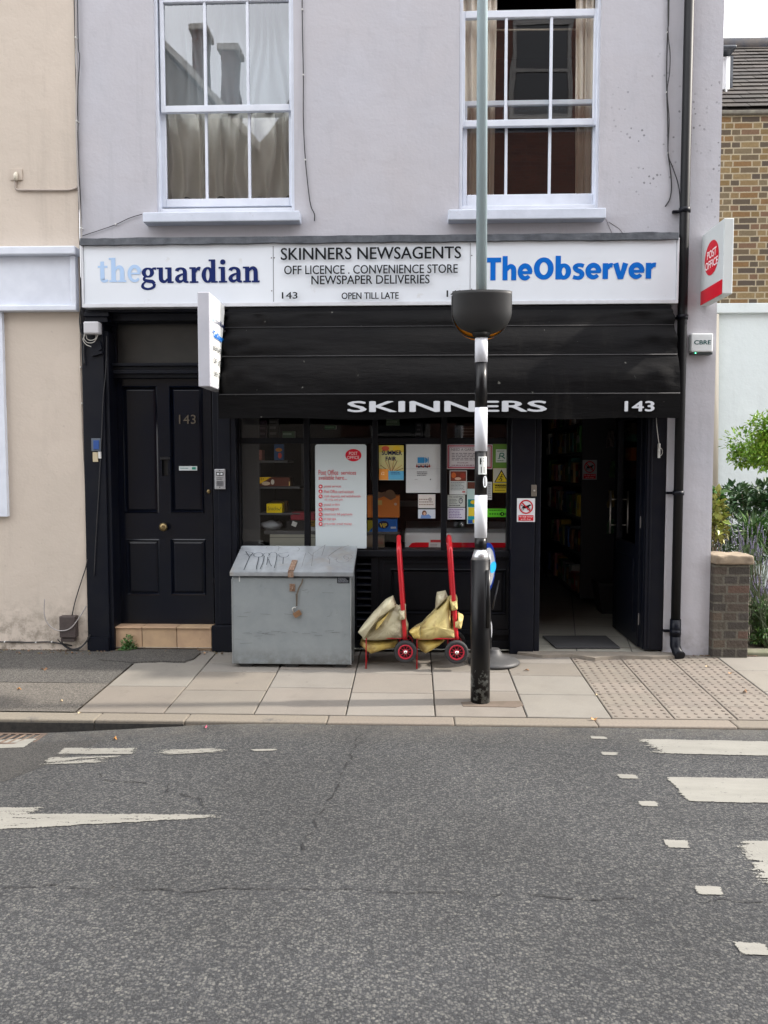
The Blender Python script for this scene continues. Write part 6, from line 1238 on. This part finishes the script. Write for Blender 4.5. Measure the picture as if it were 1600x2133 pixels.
pack('blue_box', 'blue and yellow multipack box under the orange box', 'box', (786, 1081, 828, 1108), .30, .2, (30, 104, 190), lambda b: (b.ell(799, 1093, 11, 8, (20, 40, 80), 'cover_picture', 16), b.text('VIP', 791, 1090, 806, 1099, (226, 200, 70), .03), b.rectf(814, 1097, 825, 1101, (200, 210, 220), 'label')))
pack('yellow_blue_box', 'yellow and blue carton beside the white services board', 'box', (765, 1084, 776, 1108), .31, .2, (160, 150, 40), lambda b: b.poly('cover_picture', (30, 90, 150), [(776, 1098), (776, 1108), (768, 1108)]))
b = MB(); b.px((760, 1108.5, 834, 1113), .28, .6, .003); tag(b.build('window_shelf', M_shf, loc=tuple(P(800, 1110, .3))), 'dark shelf carrying the orange and blue boxes', 'shelf')
pack('cardboard_box', 'plain brown cardboard box below the dark shelf, half hidden by the services board', 'box', (760, 1115, 800, 1149), .32, .25, (128, 112, 92), lambda b: b.text('FRAGILE', 786, 1122, 798, 1133, (150, 80, 70)))
pack('magazine_rack', 'dim dark rack rail behind the small cards', 'rack', (832, 1044, 870, 1055), .6, .1, (70, 74, 74))
fz = thing('chest_freezer', 'white chest freezer with a red band and grey lid behind the right panes', 'freezer', tuple(P(950, 1147, .35)))
x0, x1, z0, z1 = RR((843, 1110, 1075, 1148), .32); zt5 = P(900, 1101, .34).z
b = MB(); b.box(x0, x1, .32, .95, .04, z1, .02); b.build('body', mat('freezer_white', (.60, .60, .60), .35), fz)
b = MB(); b.extr([(x0 + .01, .335, z1 + .001), (x0 + .01, .36, zt5), (x0 + .01, .95, zt5 + .02), (x0 + .01, .95, z1 + .001)], (x1 - x0 - .02, 0, 0)); b.build('lid', mat('freezer_grey_lid', (.16, .17, .18), .35), fz)
bo = Board.px((843, 1110, 1075, 1148), .318); bo.poly('red_band', (206, 20, 34), [(850, 1147.5), (852, 1138), (858, 1131.5), (866, 1130), (1075, 1130), (1075, 1147.5)]); bo.rectf(893.5, 1123, 921, 1147, (206, 200, 196), 'price_list'); bo.rectf(897, 1124.5, 921, 1130, (190, 30, 44), 'price_list'); bo.small_print(897, 1133, 914, 1145, 4, (150, 130, 130)); bo.done(fz)
# dim goods at the top of the window
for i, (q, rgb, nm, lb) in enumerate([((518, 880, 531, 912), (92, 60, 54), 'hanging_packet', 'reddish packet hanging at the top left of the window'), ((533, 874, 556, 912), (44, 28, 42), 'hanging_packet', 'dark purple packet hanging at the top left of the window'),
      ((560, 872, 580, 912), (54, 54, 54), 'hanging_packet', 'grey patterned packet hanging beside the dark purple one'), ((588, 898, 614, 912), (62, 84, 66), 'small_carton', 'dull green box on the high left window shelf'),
      ((676, 886, 700, 894), (36, 84, 52), 'lettered_sign', 'small green lettered strip behind the upper second pane'), ((804, 873, 833, 886), (92, 112, 92), 'window_card', 'pale green card at the top of the third window pane'),  # green strip has one flat print colour
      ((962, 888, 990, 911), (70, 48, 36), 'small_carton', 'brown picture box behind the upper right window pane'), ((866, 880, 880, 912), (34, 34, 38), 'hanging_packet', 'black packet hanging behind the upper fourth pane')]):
    pack(nm, lb, {'hanging_packet': 'packet', 'small_carton': 'box', 'window_card': 'card', 'lettered_sign': 'sign'}[nm], q, .34 + .03 * (i % 3), .05, rgb, lambda b, q=q, i=i: b.small_print(q[0] + 2, q[1] + 2, q[2] - 2, q[3] - 2, 3 if q[3] - q[1] > 15 else 1, tuple(min(255, c_ + 46) for c_ in rgb)))
# ------------------------------------------------------------------ inside the doorway
gx = P(1213, 1000, 2.0).x; gx1 = P(1301, 1000, 2.0).x
gd = thing('shelf_unit', 'tall dark shop shelving unit facing the aisle inside the doorway', 'shelf unit', ((gx + gx1) / 2, 3.3, .034))
b = MB(); b.box(gx - .005, gx1, 2.0, 2.04, .14, 2.9, .004); b.box(gx + .25, gx1, 2.04, 5.4, .14, 2.9); b.build('end_panel', mat('blue_black_end_panel', (.012, .013, .018), .6), gd)
lv = [.18, .62, 1.02, 1.38, 1.72, 2.04]
for z in lv + [2.4]: b = MB(); b.box(gx, gx + .249, 2.05, 5.4, z - .03, z, .003); b.build('shelf', M_shf, gd)
cols = [('white', (190, 190, 184)), ('green', (70, 120, 60)), ('brown', (120, 84, 54)), ('yellow', (200, 170, 50)), ('grey', (120, 122, 122)), ('red', (150, 44, 40)), ('tan', (164, 136, 92)), ('blue', (60, 90, 140)), ('olive', (110, 110, 60)), ('pink', (170, 110, 110)), ('teal', (60, 120, 116)), ('black', (36, 36, 38))]
ords = ['bottom', 'second', 'third', 'fourth', 'fifth', 'top']; r = random.Random(11)
for si, z in enumerate(lv):
    cs = cols[:]; r.shuffle(cs); y = 2.08
    for cn, rgb in cs:
        w = r.uniform(.14, .22); h = r.uniform(.20, .29); xx = gx - r.uniform(-.02, .02)
        t = thing('snack_packet', '%s packet on the %s shelf of the unit inside the doorway' % (cn, ords[si]), 'packet', (xx + .06, y + w / 2, z + .002), 'packets on the shelves inside the doorway')
        b = MB(); b.box(xx, xx + .12, y, y + w - .01, z + .002, z + h, .012)
        for v in b.b.verts: v.co += Vector((noise.noise(v.co * 15), noise.noise(v.co * 13 + Vector((3, 0, 0))), noise.noise(v.co * 14))) * .012
        b.build('wrapper', flat(tuple(int(q * .95) for q in rgb), .35), t); b = MB(); b.box(xx - .0045, xx - .002, y + .03, y + w - .04, z + h * .35, z + h * .65); b.build('label_patch', flat(tuple(int(q * .95) for q in cols[(si * 3 + cs.index((cn, rgb))) % 12][1]), .4), t); y += w
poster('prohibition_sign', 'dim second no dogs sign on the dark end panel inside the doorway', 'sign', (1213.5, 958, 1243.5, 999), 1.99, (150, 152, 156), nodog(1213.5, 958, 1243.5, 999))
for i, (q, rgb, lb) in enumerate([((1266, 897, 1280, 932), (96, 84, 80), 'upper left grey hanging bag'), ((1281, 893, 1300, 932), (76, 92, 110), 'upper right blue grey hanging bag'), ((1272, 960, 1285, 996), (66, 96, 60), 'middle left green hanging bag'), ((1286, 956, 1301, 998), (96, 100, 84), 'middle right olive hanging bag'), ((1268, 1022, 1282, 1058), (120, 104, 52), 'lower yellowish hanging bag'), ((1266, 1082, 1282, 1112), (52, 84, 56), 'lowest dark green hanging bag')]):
    x0, x1, z0, z1 = RR(q, 1.9); t = thing('hanging_bag', lb + ' on the dark end panel behind the open door', 'bag', ((x0 + x1) / 2, 1.92, z0), 'bags hung on the end panel')
    b = MB(); c = (x0 + x1) / 2
    b.verts([(x0, 1.9, z0), (x1, 1.88, z0 + .01), (c + .03, 1.93, z1), (c - .02, 1.93, z1), (x0, 1.97, z0), (x1, 1.97, z0 + .01), (c + .03, 1.96, z1), (c - .02, 1.96, z1)], [(0, 1, 2, 3), (7, 6, 5, 4), (0, 4, 5, 1), (1, 5, 6, 2), (2, 6, 7, 3), (3, 7, 4, 0)])
    bmesh.ops.subdivide_edges(b.b, edges=b.b.edges[:], cuts=5, use_grid_fill=True)
    for v in b.b.verts: v.co.y += .02 * math.sin(v.co.x * 150 + v.co.z * 30); v.co.x += .008 * noise.noise(v.co * 30)
    b.build('wrapper', flat(rgb, .3), t)
for i, (v0, v1, rgb, lb) in enumerate([(882, 905, (120, 104, 92), 'brown'), (906, 921, (110, 160, 140), 'pale green'), (932, 960, (226, 120, 50), 'orange'), (962, 997, (96, 40, 34), 'dark red')]):  # coloured blocks added to stand in for the reflection in the door glass
    p_ = PX(1318, (v0 + v1) / 2, 2.36); q0 = PX(1318, v1, 2.36); q1 = PX(1318, v0, 2.36)
    t = thing('reflection_block', '%s block added on the wall to imitate a reflection in the open door glass' % lb, 'packet', (2.36, p_.y, q0.z)); b = MB(); b.box(2.30, 2.40, p_.y - .16, p_.y + .16, q0.z, q1.z, .01); b.build('carton', flat(rgb, .4), t)
    b = MB(); b.box(2.296, 2.2995, p_.y - .10, p_.y + .08, q0.z + (q1.z - q0.z) * .3, q0.z + (q1.z - q0.z) * .6); b.build('label_patch', flat(tuple(min(255, c_ + 60) for c_ in rgb), .4), t)
a = [P(u, v, .0) for u, v in ((0, 0),)]
g = [G(u, v, .036, 0) for u, v in ((1158, 1352), (1292, 1352), (1262, 1327), (1130, 1327))]
b = MB(); b.extr([(p.x, p.y, .04) for p in g], (0, 0, .010)); tag(b.build('doormat', mat('charcoal_ribbed_mat', (.035, .035, .037), .95, col2=(.05, .05, .052), vs=60, stretch=(1, 8, 1)), loc=tuple(g[0])), 'charcoal doormat just inside the open shop door', 'doormat')
t = thing('floor_sack', 'pale newspaper bundle on the floor beside the aisle shelves', 'bundle', tuple(G(1165, 1200, .034, 0))); c = G(1165, 1200, .034, 0)
b = MB(); b.box(c.x - .18, c.x + .12, c.y - .2, c.y + .3, .036, .15, .02)
b.build('paper', flat((150, 150, 140), .7), t); b = MB(); b.box(c.x - .184, c.x + .124, c.y - .02, c.y, .036, .154); b.build('band', flat((60, 60, 62)), t)
c = P(1271, 1270, 1.75); t = thing('waste_basket', 'dark tapered waste basket at the foot of the end panel', 'basket', (c.x, 1.8, .034)); b = MB(); b.verts([(c.x - .12 + .02, 1.68, .036), (c.x + .10, 1.68, .036), (c.x + .10, 1.92, .036), (c.x - .10, 1.92, .036), (c.x - .15, 1.64, .34), (c.x + .14, 1.64, .34), (c.x + .14, 1.95, .34), (c.x - .15, 1.95, .34)], [(0, 1, 2, 3), (0, 1, 5, 4), (1, 2, 6, 5), (2, 3, 7, 6), (3, 0, 4, 7)]); b.build('tub', mat('black_plastic_tub', (.02, .021, .025), .5), t)
b = MB(); b.box(c.x - .16, c.x + .15, 1.63, 1.645, .335, .36); b.box(c.x - .16, c.x - .145, 1.646, 1.95, .335, .36); b.box(c.x + .135, c.x + .15, 1.646, 1.95, .335, .36); b.build('rim', mat('black_plastic_tub', (.02, .021, .025), .5), t)
# ------------------------------------------------------------------ garden on the right
pier = thing('brick_pier', 'low weathered brick garden pier with a worn stone cap beside the lilac wall', 'garden pier', (2.6, -.02, 0))
M_pier = brick_mat('mossy_pier_brick', .34, .0755, .016, [(.075, .058, .045), (.095, .07, .05), (.05, .043, .036), (.105, .062, .045), (.08, .068, .052), (.06, .052, .045)], (.125, .115, .09), z0=.0, bumpd=.02, m=.016, dirt=((.05, .06, .035), .56, .78))
x1 = P(1560, 1280, -.07).x; zt6 = P(1520, 1176, -.07).z
b = MB(); b.box(XR + .003, x1, -.07, .16, -.05, zt6, .008); bmesh.ops.subdivide_edges(b.b, edges=b.b.edges[:], cuts=7, use_grid_fill=True)
for v in b.b.verts: v.co.x += .008 * noise.noise(v.co * 9) * (v.co.x > 2.6); v.co.y += .006 * noise.noise(v.co * 8)
b.build('brickwork', M_pier, pier)
b = MB(); b.box(XR + .003, x1 + .02, -.095, .19, zt6 + .001, P(1520, 1157, -.095).z, .012); bmesh.ops.subdivide_edges(b.b, edges=b.b.edges[:], cuts=9, use_grid_fill=True)
for v in b.b.verts: v.co += Vector((.008 * noise.noise(v.co * 14), .012 * noise.noise(v.co * 16), .009 * noise.noise(v.co * 13 + Vector((5, 0, 0)))))
b.build('cap', mat('weathered_cap_stone', (.30, .24, .17), .9, col2=(.19, .15, .11), vs=12, bs=.6, bsc=30, bd=.01), pier, smooth=True)
b = MB(); b.box(x1 + .005, 6, -.03, .12, -.05, .045, .012); tag(b.build('garden_edging', mat('mossy_edging_stone', (.17, .16, .12), .9, col2=(.11, .12, .07), vs=9, bs=.4, bsc=30), loc=(3.2, 0, 0)), 'low mossy stone edging right of the brick pier', 'edging')
structure(sheet('soil', 2.46, 12, .1, 3.5, 10, 6, lambda x, y: .03 + .02 * noise.noise(Vector((x * 3, y * 3, 0))), mat('garden_soil', (.06, .05, .035), .95, col2=(.10, .085, .06), vs=12, bs=.6, bsc=20)))
def leafmat(name, c, c2=None, v=.35): return mat(name, c, .45, col2=c2, vs=2.5, isl=v, spec=.4)
def leaves(b, c, rad, n, size, seed=0, asp=.45, fold=.25, hollow=.45, droop=.0, clump=9):
    r = random.Random(seed); c = Vector(c); cl = []
    for _ in range(clump):
        d = Vector((r.gauss(0, 1), r.gauss(0, 1), r.gauss(0, 1))).normalized(); cl.append((c + Vector((d.x * rad[0], d.y * rad[1], d.z * rad[2])) * r.uniform(.45, .85), r.uniform(.28, .5)))
    for _ in range(n):
        q, s_ = r.choice(cl); d = Vector((r.gauss(0, 1), r.gauss(0, 1), r.gauss(0, 1))).normalized(); rr = s_ * (hollow + (1 - hollow) * r.random())
        p = q + Vector((d.x * rad[0], d.y * rad[1], d.z * rad[2])) * rr
        ax = (d * .8 + Vector((r.uniform(-1, 1), r.uniform(-1, 1), r.uniform(-.6, .8) - droop))).normalized(); sd = ax.cross(Vector((r.uniform(-.4, .4), r.uniform(-.4, .4), 1))).normalized(); up = sd.cross(ax).normalized()
        L_ = size * r.uniform(.6, 1.25); w = L_ * asp
        b.verts([p, p + ax * L_ * .45 + sd * w / 2 + up * w * fold, p + ax * L_, p + ax * L_ * .45 - sd * w / 2 + up * w * fold, p + ax * L_ * .5], [(0, 1, 4), (1, 2, 4), (2, 3, 4), (3, 0, 4)])
M_stem = mat('brown_stem', (.10, .075, .045), .8)
# small tree
tc_ = P(1606, 922, 1.1); tt = thing('small_tree', 'bright green clipped shrub tree against the white wall at the right edge', 'tree', (tc_.x + .1, 1.1, .03))
b = MB(); leaves(b, tc_, (.37, .34, .29), 5200, .05, 3, .45, clump=26); b.build('crown', leafmat('bright_box_leaf', (.22, .36, .03), (.12, .25, .025)), tt)
b = MB(); b.tube([(tc_.x + .12, 1.12, 0), (tc_.x + .08, 1.1, .7), (tc_.x + .1, 1.1, tc_.z)], [.03, .022, .012], 8)
for s in range(6): a = s * 1.05; b.tube([(tc_.x + .1, 1.1, tc_.z - .3 + s * .03), tc_ + Vector((.22 * math.cos(a), .2 * math.sin(a), .02 * s - .05))], [.01, .004], 5)
b.build('trunk', M_stem, tt)
def plant(name, label, px_, Y, rad, n, size, m, seed, asp=.5, clump=9, droop=0, stems=5, cat='plant'):
    c = P(px_[0], px_[1], Y); t = thing(name, label, cat, (c.x, Y, .03)); b = MB(); leaves(b, c, rad, n, size, seed, asp, clump=clump, droop=droop); b.build('foliage', m, t); r = random.Random(seed); b = MB()
    for _ in range(stems): b.tube([(c.x + r.uniform(-.05, .05), Y + r.uniform(-.05, .05), .0), c + Vector((r.uniform(-.7, .7) * rad[0], r.uniform(-.6, .6) * rad[1], r.uniform(-.2, .8) * rad[2]))], [.008, .003], 5)
    b.build('stem', M_stem, t); return t
dkg = leafmat('dark_shrub_leaf', (.035, .085, .03), (.05, .11, .035)); mdg = leafmat('mid_green_leaf', (.065, .15, .035), (.10, .19, .05)); ylg = leafmat('yellow_green_leaf', (.20, .27, .05), (.30, .24, .07)); grn = leafmat('fresh_green_leaf', (.10, .22, .05), (.07, .16, .04))
plant('evergreen_shrub', 'dark large leaved shrub below the small tree in the garden', (1578, 1062, ), 1.7, (.55, .4, .36), 1500, .10, dkg, 5, .45, 14)
plant('evergreen_shrub', 'dark low shrub filling the gap behind the pier beside the wall', (1520, 1125), 1.3, (.35, .35, .34), 900, .07, dkg, 15, .45, 10)
plant('climbing_vine', 'yellowing climber hugging the lilac corner above the brick pier', (1487, 1090), .55, (.13, .2, .27), 420, .075, ylg, 6, .7, 9)
plant('climbing_vine', 'single green vine shoot above the yellowing climber at the corner', (1484, 1022), .5, (.10, .1, .09), 26, .11, grn, 7, .6, 3, .4, 1)
plant('ornamental_grass', 'long bladed grass tuft at the right edge of the garden', (1592, 1125), .9, (.26, .2, .22), 700, .22, mdg, 8, .08, 8, cat='grass')
plant('ground_cover', 'green leafy ground cover right of the brick pier', (1596, 1285), .35, (.17, .16, .20), 900, .05, grn, 9, .55, 12)
plant('ground_cover', 'tangle of low green stems at the foot of the brick pier', (1590, 1325), .26, (.11, .1, .07), 330, .045, mdg, 10, .5, 7)
def lavender(label, cx, Y, n, h, seed, spread=.2, lean=.15):
    r = random.Random(seed); c = P(cx, 1200, Y); t = thing('lavender', label, 'plant', (c.x, Y, .03)); s1, s2 = MB(), MB()
    for _ in range(n):
        a = Vector((c.x + r.gauss(0, .05), Y + r.gauss(0, .05), .03)); e = Vector((c.x + r.gauss(0, spread), Y + r.gauss(0, spread * .6), h * r.uniform(.75, 1.1))); m_ = (a + e) / 2 + Vector((0, 0, .08))
        s1.tube(smooth_path([a, m_, e], 3), .0022, 4); d = (e - m_).normalized()
        for k in range(5): p = e + d * (k * .014); s2.lathe(tuple(p), [(.002, -.006), (.0085 - k * .001, 0), (.002, .007)], 5)
    s1.build('stalk', mat('grey_green_stalk', (.06, .09, .04), .7), t)['kind'] = 'stuff'; s2.build('flower_spike', mat('lavender_flower', (.13, .12, .19), .7, isl=.3), t)['kind'] = 'stuff'
lavender('lavender clump flowering just behind the pier cap', 1545, .42, 34, .98, 1, .16); lavender('pale lavender clump leaning over the right end of the pier cap', 1575, .33, 40, .92, 2, .15); lavender('violet lavender spikes at the right picture edge beside the pier', 1602, .22, 34, .55, 3, .10)
# weed on the step, fallen leaves
wd = thing('weed', 'small green weed growing at the foot of the tiled doorstep', 'weed', tuple(G(265, 1362))); c = P(270, 1345, -.02)
b = MB(); leaves(b, c + Vector((.01, 0, .01)), (.085, .05, .085), 420, .024, 4, .6, clump=9); leaves(b, c + Vector((-.03, -.01, -.035)), (.05, .03, .02), 80, .022, 5, .6, clump=4); b.build('foliage', leafmat('weed_leaf', (.075, .17, .045)), wd)
b = MB(); g5 = G(262, 1360)
for i in range(7): b.tube([g5, c + Vector((rnd.uniform(-.06, .06), rnd.uniform(-.03, .02), rnd.uniform(-.02, .06)))], .0015, 4)
b.build('stem', mat('green_stem', (.09, .13, .05), .7), wd)
def leaf(label, u, v, size, m, road=False, seed=0):
    p = Groad(u, v) if road else G(u, v); r = random.Random(seed); z = (zroad(p.x, p.y) if road else pav(p.y)) + .008; b = MB(); a = r.uniform(0, 6); N = 10; vs = [Vector((0, 0, .0))]
    for k in range(N): t = k / N * 2 * math.pi; rr = size * (.55 + .45 * abs(math.cos(t))) * (1 + .25 * math.cos(5 * t)); vs.append(Vector((rr * math.cos(t), rr * .6 * math.sin(t), .35 * size * math.cos(2 * t + seed) + .12 * size)))
    R3 = Matrix.Rotation(a, 3, 'Z'); b.verts([Vector((p.x, p.y, z)) + R3 @ v_ for v_ in vs], [(0, 1 + k, 1 + (k + 1) % N) for k in range(N)]); tag(b.build('fallen_leaf', m, loc=(p.x, p.y, z)), label, 'leaf', 'fallen leaves')
lb1, lb2, lb3 = mat('brown_leaf', (.22, .12, .06), .7), mat('orange_leaf', (.42, .20, .05), .6), mat('pale_dry_leaf', (.46, .36, .22), .7)
for lb, u, v, s_, m_, rd_ in [('brown curled leaf on the dark footway in front of the beige wall', 92, 1396, .032, lb1, 0), ('orange leaf at the boundary of the pale strip on the left footway', 40, 1437, .02, lb2, 0), ('tan leaf on the pale strip near the left kerb', 128, 1462, .018, lb3, 0),
     ('orange leaf on the asphalt road near the left kerb', 240, 1541, .022, lb2, 1), ('dark pink leaf in the gutter below the kerb joint', 428, 1517, .022, mat('pink_leaf', (.35, .08, .12), .6), 1), ('small pale leaf on the corner of the leftmost slab', 166, 1487, .014, lb3, 0),
     ('orange leaf on the kerb under the blister paving', 1238, 1500, .026, lb2, 0), ('dark leaf on the slab in front of the pavement sign base', 1097, 1398, .022, lb1, 0), ('pale leaf at the left edge of the blister paving', 1243, 1450, .016, lb3, 0),
     ('yellow leaf on the upper right of the blister paving', 1521, 1404, .018, lb2, 0), ('curled brown leaf at the right edge of the blister paving', 1552, 1443, .028, lb1, 0), ('white scrap of leaf below the drainpipe on the blister paving', 1473, 1390, .018, lb3, 0),
     ('tiny dry leaf against the terracotta step', 345, 1359, .014, lb2, 0), ('dry leaf below the right end of the terracotta step', 425, 1362, .015, lb2, 0), ('brown leaf under the junction box', 150, 1362, .018, lb1, 0), ('dry leaf at the foot of the beige wall', 60, 1357, .02, lb1, 0)]:
    leaf(lb, u, v, s_, m_, rd_, int(u))
p = G(1512, 1367); b = MB(); b.lathe((p.x, p.y, pav(p.y)), [(.02, 0), (.03, .01), (.022, .024), (.008, .03)], 9, sx=1.2, sy=.8); tag(b.build('pebble', mat('pale_pebble', (.40, .33, .25), .8), loc=tuple(p)), 'pale pebble at the foot of the brick pier', 'pebble')
b = MB(); r = random.Random(2)
for i in range(420):
    u = r.uniform(0, 470) if r.random() < .8 else r.uniform(1440, 1560); p = G(u, 1350 + r.random() ** 2 * 14); y = min(p.y, -.03) if u < 175 or u > 1400 else min(p.y, -.01); s_ = r.uniform(.003, .011)
    b.lathe((p.x, y, pav(y) + .003), [(s_, 0), (s_ * .8, s_ * .5), (s_ * .3, s_ * .8)], 5)
tag(b.build('grit', mat('wall_foot_grit', (.13, .095, .06), .95, isl=.5), loc=(0, 0, 0)), kind='stuff')
